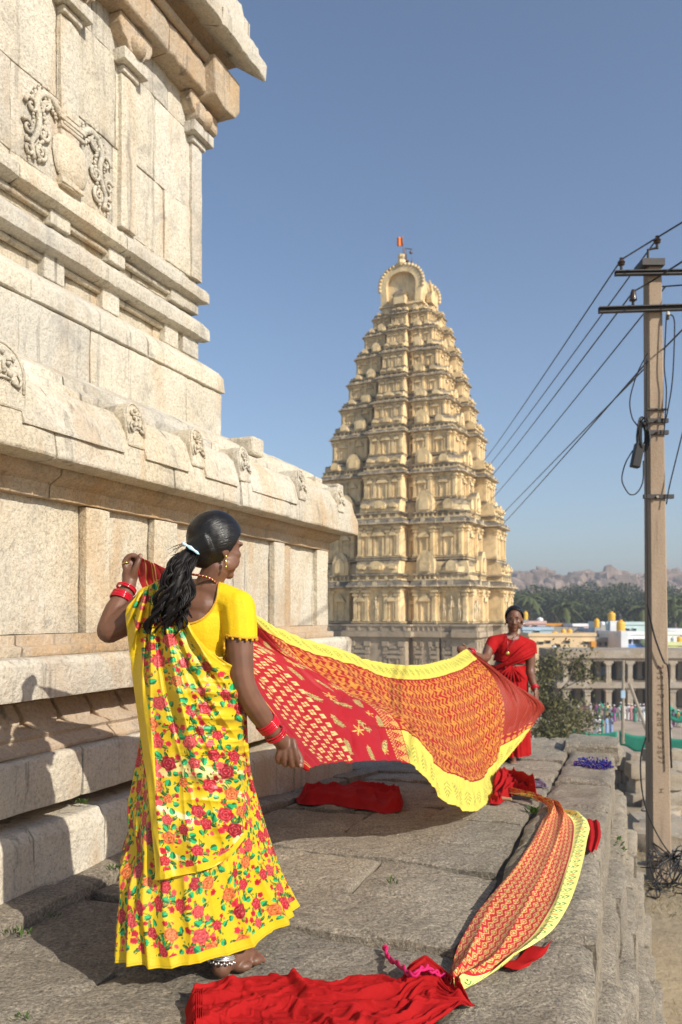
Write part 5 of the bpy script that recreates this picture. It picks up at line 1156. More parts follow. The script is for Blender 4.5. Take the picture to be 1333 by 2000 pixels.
# ================================================================ prints
YEL = np.array((.69, .48, .010))
def paint_floral(u, v, seed, sp=.082, pale=None):
    """u,v in metres (same shape); roses, leaves and buds on yellow"""
    sh = u.shape; u = u.ravel(); v = v.ravel(); col = np.empty((len(u), 3)); col[:] = YEL; rs = np.random.default_rng(seed)
    if pale is not None: col += (np.array((.90, .82, .50)) - col) * pale.ravel()[:, None]  # silk highlights painted into the yellow where the mask is set
    u0, u1, v0, v1 = u.min(), u.max(), v.min(), v.max(); cs = []
    ny = int((v1 - v0) / (sp * .82)) + 2; nx = int((u1 - u0) / sp) + 2
    for j in range(ny):
        for i in range(nx): cs.append((u0 + (i + .5 * (j % 2) + rs.uniform(-.27, .27)) * sp, v0 + (j + rs.uniform(-.27, .27)) * sp * .82))
    order = np.argsort(v); vs = v[order]
    def sub(cu, cv, R_):
        a, b = np.searchsorted(vs, (cv - R_, cv + R_)); id_ = order[a:b]; id_ = id_[np.abs(u[id_] - cu) < R_]; return id_
    def leaf(cu, cv, ang, L, w, c):
        id_ = sub(cu, cv, L * 1.1); 
        if not len(id_): return
        x = u[id_] - cu; y = v[id_] - cv; a = (x * math.cos(ang) + y * math.sin(ang)) / L; b = (-x * math.sin(ang) + y * math.cos(ang)) / L
        wd = w * np.sqrt(np.clip(1 - (2 * a - 1) ** 2, 0, 1)) * (1.2 - .5 * a); m = (a > 0) & (a < 1) & (np.abs(b) < wd); vein = np.abs(b) < .035
        cc = np.where(vein[:, None], np.array(c) * 1.7 + .03, np.array(c) * (1 + .5 * np.sign(b))[:, None]); col[id_[m]] = cc[m]
    def rose(cu, cv, R_, ph, kind):
        id_ = sub(cu, cv, R_ * 1.25)
        if not len(id_): return
        x = u[id_] - cu; y = v[id_] - cv; r = np.hypot(x, y) / R_; th = np.arctan2(y, x) + ph
        m = r < 1 + .10 * np.cos(5 * th) + .05 * np.cos(9 * th + 1)
        base = np.array({0: (.52, .022, .038), 1: (.62, .07, .07), 2: (.72, .16, .04), 3: (.36, .008, .02)}[kind]); lite = np.array((.80, .20, .18) if kind != 2 else (.90, .42, .16))
        th2 = th + .35 * np.sin(r * 6 + ph); cc = np.empty((len(id_), 3)); cc[:] = base
        rin = np.zeros(len(id_))
        for n_, ro, pp in ((3, .34, 0.), (4, .66, 1.1), (6, 1.12, 2.3)):
            rb = ro * (1 + .13 * np.abs(np.sin(n_ * th2 / 2 + pp + ph)) - .08); ins = (r >= rin) & (r < rb); fr = np.clip((r - rin) / np.maximum(rb - rin, 1e-3), 0, 1)
            sh_ = .55 + .6 * fr + .25 * np.sin(n_ * th2 + pp); c2 = base * sh_[:, None] + (lite - base) * (np.clip(fr - .45, 0, 1) * np.clip(.5 + .9 * np.sin(n_ * th2 + pp * 2 + ph), 0, 1))[:, None] * 1.1; cc[ins] = np.clip(c2, .004, 1)[ins]; rin = rb
        if kind == 2: cc[r < .15] = (.14, .17, .02)
        if R_ < .012: cc = np.clip(base * (.8 + .7 * r[:, None]), 0, 1) * np.ones((len(id_), 3))
        col[id_[m]] = cc[m]
    def line(cu, cv, ang, L, c, w=.0014):
        id_ = sub(cu, cv, L)
        if not len(id_): return
        x = u[id_] - cu; y = v[id_] - cv; a = x * math.cos(ang) + y * math.sin(ang); b = -x * math.sin(ang) + y * math.cos(ang) - 8 * a * a * .6; m = (a > 0) & (a < L) & (np.abs(b) < w); col[id_[m]] = c
    G1 = (.010, .27, .085); G2 = (.10, .17, .012); G3 = (.02, .11, .02)
    for (cu, cv) in cs:
        k = rs.choice(4, p=(.4, .25, .2, .15)); R_ = rs.uniform(.015, .026); a0 = rs.uniform(0, 6.28)
        for q in range(3): line(cu, cv, a0 + q * 2.1 + 1, rs.uniform(.035, .05), G3)
        for q in range(4):
            a = a0 + q * 1.57 + rs.uniform(-.4, .4); leaf(cu + math.cos(a) * R_ * .75, cv + math.sin(a) * R_ * .75, a + rs.uniform(-.5, .5), rs.uniform(.018, .028), .26, G2 if q % 2 else G3)
        for q in range(2): a = a0 + q * 2.8 + .7; d = R_ + rs.uniform(.008, .016); leaf(cu + math.cos(a) * d, cv + math.sin(a) * d, a + 1.2, rs.uniform(.018, .026), .42, G1)
        for q in range(2): a = a0 + q * 3.3 + 2; d = R_ + .016; rose(cu + math.cos(a) * d, cv + math.sin(a) * d, rs.uniform(.006, .011), a, rs.choice((0, 1, 3)))
        for q in range(4): a = a0 + q * 1.5; d = R_ + .012; leaf(cu + math.cos(a) * d, cv + math.sin(a) * d, a + .4 * q, .010, .3, (.45, .03, .04) if q % 2 else G2)
        rose(cu, cv, R_, a0, k)
    return col.reshape(sh + (3,))
# ================================================================ materials for people
def m_skin(n, c):
    k = NT(n); p = k.pos(); a = k.noise(p, 14, 5); cc = k.mix(k.rng(a, .3, .7), tuple(x * .82 for x in c), tuple(x * 1.18 for x in c))
    return k.fin(cc, .48, k.bump(k.noise(p, 260, 3), .12, .002), .45, Subsurface_Weight=.08, Subsurface_Radius=(.012, .004, .002))
M['skin'] = m_skin('brown_skin', (.155, .072, .042)); M['skin_foot'] = m_skin('dusty_foot_skin', (.20, .13, .10))
def m_hair(name, cp, ax_):
    """strands converge on the point cp along the direction ax_"""
    k = NT(name); g_ = k.n('ShaderNodeNewGeometry').outputs['Position']; d = k.n('ShaderNodeVectorMath', {0: g_, 1: tuple(cp)}, operation='SUBTRACT').outputs[0]
    ax_ = Vector(ax_).normalized(); e1 = ax_.cross(Vector((0, 0, 1))).normalized(); e2 = ax_.cross(e1)
    dt = lambda v: k.n('ShaderNodeVectorMath', {0: d, 1: tuple(v)}, operation='DOT_PRODUCT').outputs['Value']
    an = k.math('ARCTAN2', dt(e1), dt(e2)); cv = k.n('ShaderNodeCombineXYZ', {0: an, 1: k.math('MULTIPLY', dt(ax_), .5), 2: 0.0}).outputs[0]
    a = k.noise(cv, 26, 3, .7); a2 = k.noise(cv, 7, 2, .5); c = k.mix(k.rng(a, .35, .68), (.004, .0035, .0035), (.011, .009, .008))
    h = k.math('ADD', a, k.math('MULTIPLY', a2, .3)); return k.fin(c, k.rng(a, .3, .7, .26, .42), k.bump(h, .6, .003), .4)
M['strand'] = plain('hair_strands', (.009, .007, .0065), .42, .22, .3, 40)
M['bangle'] = plain('red_glass_bangle', (.50, .008, .02), .15, .6, .1); M['gold'] = plain('gold_metal', (.75, .48, .14), .28, .5, .05, 20, 0, Metallic=.9); M['silver'] = plain('silver_metal', (.72, .70, .66), .3, .5, .05, 20, 0, Metallic=.8); M['clip'] = plain('pale_blue_clip', (.38, .60, .72), .3, .5, .05); M['bead_red'] = plain('dark_red_beads', (.22, .015, .02), .25, .5, .1)
M['blouse'] = plain('yellow_blouse_cotton', (.74, .48, .008), .7, .25, .07, 22, .2); M['lace'] = plain('gold_lace', (.62, .34, .02), .6, .4, .3, 300, .3); M['nail'] = plain('nail_red', (.45, .05, .05), .3, .5); M['nail_b'] = plain('nail_bare', (.33, .19, .14), .35, .5)
M['floral'] = cloth('floral_sari_cloth', .42, .05, .10, 700, .05, spec=.5)
def chain(mb, pts, rs_, n=10): mb.tube([P(*p) if len(p) == 3 and p[0] > 50 else Vector(p) for p in pts], list(rs_), n); mb.ball(P(*pts[0]), rs_[0], n, 8); mb.ball(P(*pts[-1]), rs_[-1], n, 8)
def fine(pts, rs_, n=4):
    k = catmull(np.array([[*P(*p)] for p in pts]), (len(pts) - 1) * n + 1); r = np.interp(np.linspace(0, len(pts) - 1, len(k)), range(len(pts)), rs_); return [Vector(q) for q in k], list(r)
def limb(mb, pts, rs_, n=12, seg=4):
    k, r = fine(pts, rs_, seg); mb.tube(k, r, n); mb.ball(k[0], r[0], n, 8); mb.ball(k[-1], r[-1], n, 8)
def frame(f):
    f = Vector(f).normalized(); rt = f.cross(Vector((0, 0, 1))).normalized(); up_ = rt.cross(f); return f, rt, up_
def rot3(f, rt, up_): return Matrix((f, rt, up_)).transposed()
def head_prims(mb, C, f, k=1.0):
    f, rt, up_ = frame(f); Mx = rot3(f, rt, up_); q = lambda a, b, c: C + (f * a + rt * b + up_ * c) * k
    E = lambda a, b, c, r: mb.ball(q(a, b, c), tuple(x * k for x in r), 14, 10, Mx)
    E(-.008, 0, .022, (.094, .074, .092)); E(.035, 0, -.02, (.060, .060, .085)); E(.040, 0, -.062, (.048, .047, .045)); E(.070, 0, -.098, (.020, .022, .017))
    for s in (-1, 1):
        E(.062, s * .036, -.022, (.026, .024, .022)); E(.078, s * .030, .020, (.014, .026, .010)); E(.034, s * .052, -.068, (.030, .014, .024)); E(.046, s * .04, -.05, (.04, .02, .035))
        E(-.004, s * .076, -.018, (.020, .008, .031)); E(.091, s * .012, -.038, (.009, .009, .008))
    mb.tube([q(.084, 0, .016), q(.091, 0, -.012), q(.101, 0, -.034)], [.008 * k, .009 * k, .011 * k], 10); mb.ball(q(.099, 0, -.035), .011 * k, 10, 8)
    E(.083, 0, -.062, (.011, .022, .0065)); E(.081, 0, -.073, (.011, .019, .0065)); E(.070, 0, -.068, (.020, .034, .026)); E(.060, 0, -.082, (.022, .030, .022))
    return q, Mx
def trim_from(me, name, r, mat, parent, pick=None, it=12, n=8):
    """tubes along the open borders of a mesh (hems)"""
    bm = bmesh.new(); bm.from_mesh(me); be = [e for e in bm.edges if e.is_boundary]; adj = {}
    for e in be:
        for a, b in ((e.verts[0], e.verts[1]), (e.verts[1], e.verts[0])): adj.setdefault(a, []).append(b)
    seen = set(); out = []
    for v0 in adj:
        if v0 in seen: continue
        loop_ = [v0]; seen.add(v0); cur = v0
        while True:
            nx = [w for w in adj[cur] if w not in seen]
            if not nx: break
            cur = nx[0]; seen.add(cur); loop_.append(cur)
        if len(loop_) < 20: continue
        p = np.array([tuple(v.co) for v in loop_])
        for _ in range(it): p = .5 * p + .25 * (np.roll(p, 1, 0) + np.roll(p, -1, 0))
        for v, c in zip(loop_, p): v.co = c
        out.append(p)
    bm.to_mesh(me); bm.free()
    for p in out:
        st = max(1, len(p) // 90); q = [Vector(a) for a in p[::st]]; o = MB().tube(q, r, n, closed=True).build(name, mat, parent, True)
        lace_loops.append(p)
    return out
lace_loops = []
def cut_mesh(me, keep):
    bm = bmesh.new(); bm.from_mesh(me); rm = [f_ for f_ in bm.faces if not keep(f_.calc_center_median())]; bmesh.ops.delete(bm, geom=rm, context='FACES')
    # keep only the largest island
    isl = []; seen = set()
    for f0 in bm.faces:
        if f0 in seen: continue
        st = [f0]; seen.add(f0); g = []
        while st:
            x = st.pop(); g.append(x)
            for e in x.edges:
                for y in e.link_faces:
                    if y not in seen: seen.add(y); st.append(y)
        isl.append(g)
    isl.sort(key=len); dl = [f_ for g in isl[:-1] for f_ in g]
    if dl: bmesh.ops.delete(bm, geom=dl, context='FACES')
    bm.to_mesh(me); bm.free(); return me
def put(name, me, mat, parent, sm=True):
    me.materials.clear(); me.materials.append(mat)
    if sm: me.polygons.foreach_set('use_smooth', np.ones(len(me.polygons), bool))
    return reparent(link(name, me), parent)
# ================================================================ the woman in the yellow sari
w1 = empty('person', (-.50, 2.70, 0), 'woman seen from behind in yellow rose print sari holding up a red cloth', 'person')
b = MB(); C1 = P(423, 1066, 2.70); f1 = (.76, .64, -.15); HK = .90; hq, hM = head_prims(b, C1, f1, HK)
limb(b, [(424, 1108, 2.695), (409, 1138, 2.70), (396, 1175, 2.71)], [.046, .044, .060])
b.ball(P(385, 1225, 2.705), (.135, .088, .15), 18, 12); b.ball(P(380, 1330, 2.72), (.125, .10, .16), 16, 12); b.ball(P(373, 1460, 2.735), (.16, .13, .17), 16, 12)
limb(b, [(402, 1160, 2.70), (440, 1172, 2.68), (464, 1186, 2.665)], [.052, .050, .052]); limb(b, [(394, 1160, 2.71), (345, 1162, 2.725), (296, 1176, 2.74)], [.052, .054, .052])
b.ball(P(395, 1185, 2.69), (.10, .07, .06), 14, 10)
# right arm (picture right)
limb(b, [(464, 1186, 2.665), (467, 1255, 2.645), (475, 1335, 2.64), (507, 1393, 2.68), (541, 1440, 2.73)], [.052, .0495, .042, .0385, .0265])
# left arm raised
limb(b, [(294, 1176, 2.745), (250, 1210, 2.735), (214, 1232, 2.73)], [.050, .050, .043]); limb(b, [(214, 1230, 2.73), (228, 1190, 2.77), (251, 1148, 2.82)], [.043, .0395, .0255]); b.ball(P(209, 1236, 2.725), (.034, .034, .03), 10, 8)
# legs and feet
limb(b, [(335, 1490, 2.75), (300, 1650, 2.75), (268, 1838, 2.735)], [.10, .07, .040]); limb(b, [(408, 1490, 2.73), (425, 1650, 2.70), (434, 1838, 2.655)], [.10, .07, .038])
H1 = G(424, 1913, .0); d1 = Vector((.62, .785, 0)).normalized(); s1 = Vector((d1.y, -d1.x, 0)); Zv = lambda p, z: Vector((p.x, p.y, z))
b.tube([P(434, 1838, 2.655), Zv(H1 + d1 * .045, .075), Zv(H1 + d1 * .03, .032)], [.038, .037, .034], 12); b.ball(Zv(H1 + d1 * .022, .030), (.033, .033, .030), 12, 8)
b.tube([Zv(H1 + d1 * .03, .045), Zv(H1 + d1 * .10, .046), Zv(H1 + d1 * .155, .026)], [.036, .033, .026], 12); b.ball(Zv(H1 + d1 * .15 + s1 * .022, .020), (.03, .03, .019), 10, 8); b.ball(Zv(H1 + d1 * .15 - s1 * .022, .020), (.03, .03, .019), 10, 8); b.ball(Zv(H1 + d1 * .09 + s1 * .02, .02), (.04, .03, .02), 10, 8)
toes = []
for k in range(5):
    o = s1 * (-.036 + .018 * k); L = [.205, .208, .20, .190, .178][k]; r_ = [.0125, .0095, .009, .0085, .008][k]
    b.tube([Zv(H1 + d1 * .15 + o, .020), Zv(H1 + d1 * (L - .012) + o * 1.15, .017 + .003), Zv(H1 + d1 * L + o * 1.18, .011)], [r_ * 1.2, r_, r_ * .9], 8); b.ball(Zv(H1 + d1 * L + o * 1.18, .011), r_, 8, 6); toes.append(Zv(H1 + d1 * (L + .002) + o * 1.18, .011 + r_ * .75))
H2 = G(266, 1887, 0); d2 = Vector((-.10, 1, 0)).normalized(); s2 = Vector((d2.y, -d2.x, 0))
b.tube([P(268, 1838, 2.735), Zv(H2 + d2 * .04, .07), Zv(H2 + d2 * .03, .034)], [.038, .037, .036], 12); b.ball(Zv(H2 + d2 * .025, .031), (.036, .036, .031), 12, 8); b.tube([Zv(H2 + d2 * .03, .045), Zv(H2 + d2 * .12, .04), Zv(H2 + d2 * .19, .02)], [.036, .034, .022], 12)
for k in range(5): o = s2 * (-.034 + .017 * k); b.tube([Zv(H2 + d2 * .17 + o, .018), Zv(H2 + d2 * (.22 - .006 * k) + o, .011)], [.012, .009], 8)
# right hand: fist closed on the cloth edge
PR = lambda x, y, d=0: (x, y, 2.77 + d)
b.ball(P(557, 1456, 2.765), (.034, .019, .040), 12, 10, Matrix.Rotation(R(32), 3, 'Y').inverted())
limb(b, [(541, 1440, 2.73), (552, 1452, 2.76)], [.0265, .026], 10, 2)
fing = [[(547, 1466), (542, 1481), (546, 1490)], [(557, 1468), (555, 1487), (559, 1495)], [(567, 1466), (569, 1489), (572, 1498)], [(576, 1461), (581, 1483), (584, 1496)]]
for k, ((ax, ay), (bx2, by2), (cx2, cy2)) in enumerate(fing):
    limb(b, [PR(ax - 3, ay - 14, -.008), PR(ax, ay, -.018), PR(bx2, by2, -.016), PR(cx2, cy2, .004), PR(cx2 + 1, cy2 - 10, .022)], [.0115, .0112, .0098, .0088, .0080], 9, 3)
limb(b, [PR(566, 1450, .012), PR(582, 1470, .016), PR(589, 1486, .012), PR(590, 1497, .004)], [.014, .0115, .0098, .0085], 9, 3)
# left hand pinching the cloth corner
PL = lambda x, y, d=0: (x, y, 2.86 + d)
b.ball(P(255, 1122, 2.845), (.030, .028, .040), 12, 10, Matrix.Rotation(R(10), 3, 'Y')); limb(b, [(251, 1148, 2.82), (254, 1130, 2.84)], [.0255, .027], 10, 2); b.ball(P(258, 1104, 2.86), (.022, .030, .024), 10, 8)
for k in range(4):
    dd = .021 * k - .028; hh = [0, -1, 1, 4][k]
    limb(b, [PL(247, 1112, dd), PL(244, 1100 + hh, dd), PL(253, 1087 + hh, dd), PL(265, 1086 + hh, dd), PL(270, 1093 + hh, dd)], [.0115, .0112, .0098, .0088, .0080], 9, 3)
limb(b, [PL(260, 1124, -.034), PL(266, 1108, -.042), PL(271, 1096, -.04), PL(275, 1085, -.03)], [.0150, .0115, .0098, .0085], 9, 3)
me = flesh_mesh(b, .0042, 4, 'body'); body1 = put('body', me, M['skin'], w1)
for (a, c, d_) in ((275, 1087, 2.817), ): MB().ball(P(a, c, d_), (.006, .003, .008), 8, 6).build('finger_nail', M['nail_b'], w1, True)
MB().ball(P(587, 1495, 2.757), (.0055, .003, .007), 8, 6).build('finger_nail', M['nail_b'], w1, True)
for k, p in enumerate(toes): MB().ball(p, (.006, .006, .003) if k == 0 else (.004, .004, .002), 8, 5).build('toe_nail', M['nail'], w1, True)
# ring on the finger
MB().tube([P(245.5, 1100, 2.83) + Vector((.0125 * math.cos(a), .0125 * math.sin(a), .003 * math.cos(a))) for a in np.linspace(0, 2 * math.pi, 17)[:-1]], .0022, 6, closed=True).build('finger_ring', M['gold'], w1, True)
# ---- blouse
b = MB(); b.ball(P(385, 1225, 2.705), (.143, .096, .158), 20, 14); b.ball(P(381, 1290, 2.715), (.135, .104, .11), 18, 12)
limb(b, [(402, 1162, 2.70), (440, 1174, 2.68), (464, 1187, 2.665)], [.058, .057, .060]); limb(b, [(464, 1187, 2.665), (468, 1225, 2.652), (469, 1262, 2.645)], [.062, .060, .058]); limb(b, [(394, 1162, 2.71), (345, 1163, 2.725), (296, 1177, 2.74)], [.058, .059, .060]); b.ball(P(395, 1187, 2.69), (.105, .076, .066), 14, 10)
me = flesh_mesh(b, .0045, 5, 'blouse'); nk = P(376, 1150, 2.70); sl = P(468, 1243, 2.65); wz = P(0, 1330, 2.7).z
def keep(p):
    e = ((p.x - nk.x) / .098) ** 2 + ((p.z - nk.z) / (.118 if p.y < 2.70 else .075)) ** 2
    if e < 1: return False
    if p.z > nk.z + .04 and abs(p.x - nk.x) < .10: return False
    if p.x > P(441, 0, 2.65).x and p.z < sl.z - .10 * (p.x - sl.x): return p.x < P(436, 0, 2.65).x and p.z > wz
    return p.z > wz
cut_mesh(me, keep); bl = put('blouse', me, M['blouse'], w1)
loops = trim_from(me, 'blouse_lace', .0042, M['lace'], bl)
for p in loops:
    c = p.mean(0)
    if c[0] > P(445, 0, 2.65).x:              # scalloped sleeve hem
        st = max(1, len(p) // 26)
        for q in p[::st]: MB().ball(Vector(q) - Vector((0, 0, .006)), (.005, .005, .006), 6, 5).build('lace_scallop', M['lace'], bl, True)
# ---- skirt of the sari
TB = dict(z=[.098, .25, .42, .60, .77, .95, 1.06], cx=[-.448, -.475, -.490, -.507, -.508, -.502, -.500], cy=[2.76, 2.755, 2.75, 2.74, 2.73, 2.72, 2.72], a=[.280, .250, .220, .193, .176, .162, .156], b=[.235, .22, .20, .182, .168, .150, .138], k=[.52, .45, .35, .2, .1, .05, 0])
tb = lambda key, z: np.interp(z, TB['z'], TB[key])
nu, nv = 640, 420; ph = np.linspace(0, 2 * np.pi, nu, endpoint=False)[:, None]; zz = np.linspace(.098, 1.06, nv)[None, :]
PHI, ZZ_ = np.broadcast_arrays(ph, zz); lowf = np.clip((.95 - ZZ_) / .85, 0, 1)
front = np.exp(-((((PHI + np.pi) % (2 * np.pi) - np.pi) - .35) / .75) ** 2)          # pleats fall at the right front
fold = .0055 * np.sin(PHI * 7 + 2.2 * np.sin(PHI * 2) + 1.5 * ZZ_) * lowf + .0035 * np.sin(PHI * 17 + 3 * np.sin(PHI * 3 + ZZ_ * 3)) * lowf ** 1.5 + front * lowf * (.015 * np.sin(PHI * 22 + ZZ_ * 2) )
ridg = lambda t, p=1.6: (1 - np.abs(np.sin(t))) ** p
fold += (.014 * ridg(PHI * 5.5 + .8 * np.sin(ZZ_ * 5 + PHI * 2), 1.5) + .008 * ridg(PHI * 11 + 1.1 * np.sin(ZZ_ * 4) + 1.0, 1.8)) * np.clip(lowf * 1.4, 0, 1) - .006
fold += .007 * vnoise(PHI * 4, ZZ_ * 6, 0, 4) * (1 - .4 * lowf); fold += .012 * np.sin(ZZ_ * 26 + PHI * 5) * np.exp(-((ZZ_ - .42) / .14) ** 2) * np.clip(-np.cos(PHI), 0, 1)
A_, B_ = tb('a', ZZ_) + fold, tb('b', ZZ_) + fold; hemz = .004 * np.sin(PHI * 7) * np.clip(1 - (ZZ_ - .098) / .1, 0, 1) + .03 * np.clip(np.cos(PHI - .2), 0, 1) ** 2 * np.clip(1 - (ZZ_ - .098) / .3, 0, 1)
xx = tb('cx', ZZ_) + A_ * np.cos(PHI); yy = tb('cy', ZZ_) + B_ * np.sin(PHI) + tb('k', ZZ_) * A_ * np.cos(PHI)
pts = np.stack([xx, yy, ZZ_ + hemz], -1)
ucl = PHI * .30 + .03 * np.sin(ZZ_ * 5); pale = (npsmooth(.45, .75, vnoise(PHI * 2.2, ZZ_ * 9, 0, 12)) * .0)
col = paint_floral(ucl, ZZ_ * 1.0 + .02 * np.sin(PHI * 3), 3, pale=pale); col[:, zz[0] < .098 + .034] = YEL; col[:, (zz[0] > .098 + .005) & (zz[0] < .098 + .0085)] *= .75
sk = put('skirt', grid_mesh('skirt', pts, M['floral'], col, closed_u=True), M['floral'], w1); so_ = sk.modifiers.new('s', 'SOLIDIFY'); so_.thickness = .0025; so_.offset = 1
# ---- pallu hanging over the left shoulder
yl = [1126, 1134, 1146, 1165, 1185, 1200, 1330, 1530, 1700, 1719]; xl = [326, 308, 290, 266, 249, 246, 261, 289, 305, 303]
yr = [1126, 1165, 1200, 1240, 1270, 1297, 1312, 1350, 1450, 1550, 1600, 1640, 1675, 1695, 1706, 1714, 1719]; xr = [340, 348, 360, 380, 407, 448, 484, 481, 485, 494, 492, 476, 448, 415, 375, 335, 306]
PT = dict(z=[.30, .42, .60, .77, .95, 1.06, 1.15, 1.22, 1.27, 1.30, 1.325], cx=[-.482, -.490, -.507, -.508, -.510, -.512, -.525, -.535, -.545, -.55, -.55], cy=[2.755, 2.75, 2.74, 2.73, 2.725, 2.725, 2.73, 2.735, 2.74, 2.745, 2.75], a=[.245, .228, .200, .188, .196, .205, .205, .195, .175, .15, .12], b=[.222, .210, .192, .180, .168, .158, .146, .132, .105, .075, .03], k=[.42, .35, .2, .1, .05, .0, 0, 0, 0, 0, 0])
pt = lambda key, z: np.interp(z, PT['z'], PT[key])
nu, nv = 300, 620; yp = np.linspace(1126, 1719, nv)[None, :]; uu = np.linspace(0, 1, nu)[:, None]; XL, XR = np.interp(yp, yl, xl), np.interp(yp, yr, xr)
ker = np.ones(9) / 9
for arr in (XL, XR): arr[0, 4:-4] = np.convolve(arr[0], ker, 'valid')
PX = XL + (XR - XL) * uu; PY = yp + 0 * uu
# slanting lower edge instead of a level one
Yn = 2.60; X_ = (PX - CX) * Yn / F; Z_ = CZ + (HY - PY) * Yn / F
rel = np.clip((X_ - pt('cx', Z_)) / pt('a', Z_), -1.0, 1.0); dep = pt('cy', Z_) + pt('k', Z_) * (X_ - pt('cx', Z_)) - (pt('b', Z_)) * np.sqrt(np.clip(1 - rel ** 2, .0, 1)) - .012
ax, ay = PX - 300, PY - 1095; th = np.arctan2(ax, ay); rad = np.hypot(ax, ay)
w_up = npsmooth(15, 90, rad); lowr = npsmooth(1380, 1700, PY)
def ridge(t, p=1.6): return (1 - np.abs(np.sin(t))) ** p
fd = w_up * (.017 * ridge(th * 11 + .9 * np.sin(th * 5) + .35 * np.sin(rad * .008), 1.5) + .008 * ridge(th * 21 + 1.2 * np.sin(rad * .010) + 1, 1.8) + .004 * np.sin(th * 50 + 2 * np.sin(rad * .012))) * (1 - .5 * lowr) - .007
swp = (PY + .00075 * (480 - PX) ** 2 - .32 * (480 - PX)) / 17.0 + .8 * np.sin(PX / 45)
sw = np.exp(-((PY - 1430) / 140) ** 2) * npsmooth(320, 450, PX); fd += sw * (.016 * ridge(swp, 1.4) + .006 * ridge(swp * 2.3 + 1, 1.6) - .006)
fd += lowr * (.011 * ridge((PX - .15 * PY) / 21 + .4 * np.sin(PY / 60), 1.6) + .006 * vnoise(PX / 30, PY / 60, 0, 8)) + .004 * vnoise(PX / 18, PY / 30, 0, 2)
edge = npsmooth(0, .10, uu) * npsmooth(0, .05, 1 - uu) * .6 + .4; dep = dep - np.clip(fd * 1.4, -.014, .036) * edge - .006
# re-project so that the outline stays where it is at the true depth
pts = np.stack([(PX - CX) * dep / F, dep, CZ + (HY - PY) * dep / F], -1)
du = (PX - 300) / 577 + .25 * fd; dv = -PY / 577 + .02 * np.sin(PX / 60)
pale = npsmooth(.25, .6, vnoise(PX / 60, PY / 14 - (PX / 40), 0, 6)) * npsmooth(1430, 1560, PY) * (1 - npsmooth(1650, 1700, PY)) * .75  # mask of white silk glints, painted as pale streaks into the cloth colour
col = paint_floral(du, dv, 11, pale=pale); bL = np.interp(PY, [1126, 1180, 1260, 1450, 1560, 1719], [0, 10, 24, 22, 13, 10]); m = (PX - XL) < bL; col[m] = YEL
yb = np.interp(PX, [303, 335, 375, 415, 448, 476, 492], [1719, 1714, 1706, 1695, 1675, 1640, 1600]); m = ((yb - PY) < 15) & (PY > 1560); col[m] = YEL
dgl = np.interp(PX, [340, 348, 360, 380, 407, 448, 484], [1126, 1165, 1200, 1240, 1270, 1297, 1312]); m = (PY < dgl + 22) & (PX > 350) & (PY < 1345) & (PY > 1200); col[m] = YEL; m = (PY > dgl + 9) & (PY < dgl + 13) & (PX > 350) & (PY < 1345) & (PY > 1200); col[m] = YEL * .8
pl = put('pallu', grid_mesh('pallu', pts, M['floral'], col), M['floral'], w1); so_ = pl.modifiers.new('s', 'SOLIDIFY'); so_.thickness = .0025; so_.offset = -1
# ---- hair
ff, rt1, up1 = frame(f1); b = MB(); b.ball(hq(-.010, 0, .024), (.106 * HK, .087 * HK, .103 * HK), 20, 14, hM); b.ball(hq(-.055, 0, -.03), (.055 * HK, .062 * HK, .06 * HK), 14, 10, hM); clipP = P(374, 1078, 2.63)
b.tube([hq(-.06, .02, -.01), clipP], [.054, .026], 12); me = flesh_mesh(b, .005, 6, 'hair')
def keep(p):
    d = p - C1; a = d.dot(ff) / HK; z = d.dot(up1) / HK; return a < .020 + .52 * (z + .01) and z > -.088 + .6 * max(0, a + .01)
M['hair'] = m_hair('black_hair', clipP, clipP - C1); cut_mesh(me, keep); hr1 = put('hair', me, M['hair'], w1); hr1.modifiers.new('s', 'SOLIDIFY').thickness = -.006
rs = np.random.default_rng(5); path = np.array([[*P(374, 1074, 2.628)], [*P(358, 1092, 2.60)], [*P(349, 1125, 2.570)], [*P(341, 1165, 2.555)], [*P(330, 1205, 2.550)], [*P(322, 1240, 2.552)]])
pt_ = MB(); kk = catmull(path, 26); pt_.tube([Vector(p) for p in kk], list(np.interp(np.linspace(0, 1, 26), [0, .12, .4, .7, 1], [.012, .020, .026, .020, .004])), 9)
n = 34; w = np.linspace(0, 1, n); base = catmull(path, n); wid = np.interp(w, [0, .10, .4, .7, 1], [.014, .034, .044, .044, .040])
for lk in range(30):
    a = lk * 2.4; rr = math.sqrt((lk + .5) / 30); L = rs.uniform(.72, 1.04); sd = 1 if rs.random() < .5 else -1; p1 = rs.uniform(0, 6.28); fq = rs.uniform(2.0, 3.0); am = .002 + .013 * w
    idx = np.clip(w * L * (n - 1), 0, n - 1); c0 = np.stack([np.interp(idx, range(n), base[:, k]) for k in range(3)], 1)
    if L > 1: c0[:, 2] -= (L - 1) * .25 * w
    c0[:, 0] += math.cos(a) * rr * wid + am * np.sin(w * 6.28 * fq + p1) + npsmooth(.55, 1, w) * sd * .024; c0[:, 1] += math.sin(a) * rr * wid * .55 + am * .7 * np.cos(w * 6.28 * fq + p1); c0[:, 2] += am * .35 * np.sin(w * 9 + p1)
    for k in range(16):
        b2 = rs.uniform(0, 6.28); rk = .0085 * math.sqrt(rs.random()) * np.interp(w, [0, .2, .85, 1], [.6, 1, 1, .25]); c = c0.copy(); tw_ = b2 + w * 5; c[:, 0] += np.cos(tw_) * rk; c[:, 1] += np.sin(tw_) * rk * .8; c[:, 2] += np.sin(tw_ + 1) * rk * .3
        pt_.tube([Vector(q) for q in c], list(np.interp(w, [0, .8, 1], [.0021, .0019, .0005])), 4)
po = pt_.build('ponytail', M['strand'], hr1, True, fix=False); po['kind'] = 'stuff'
fy = MB()
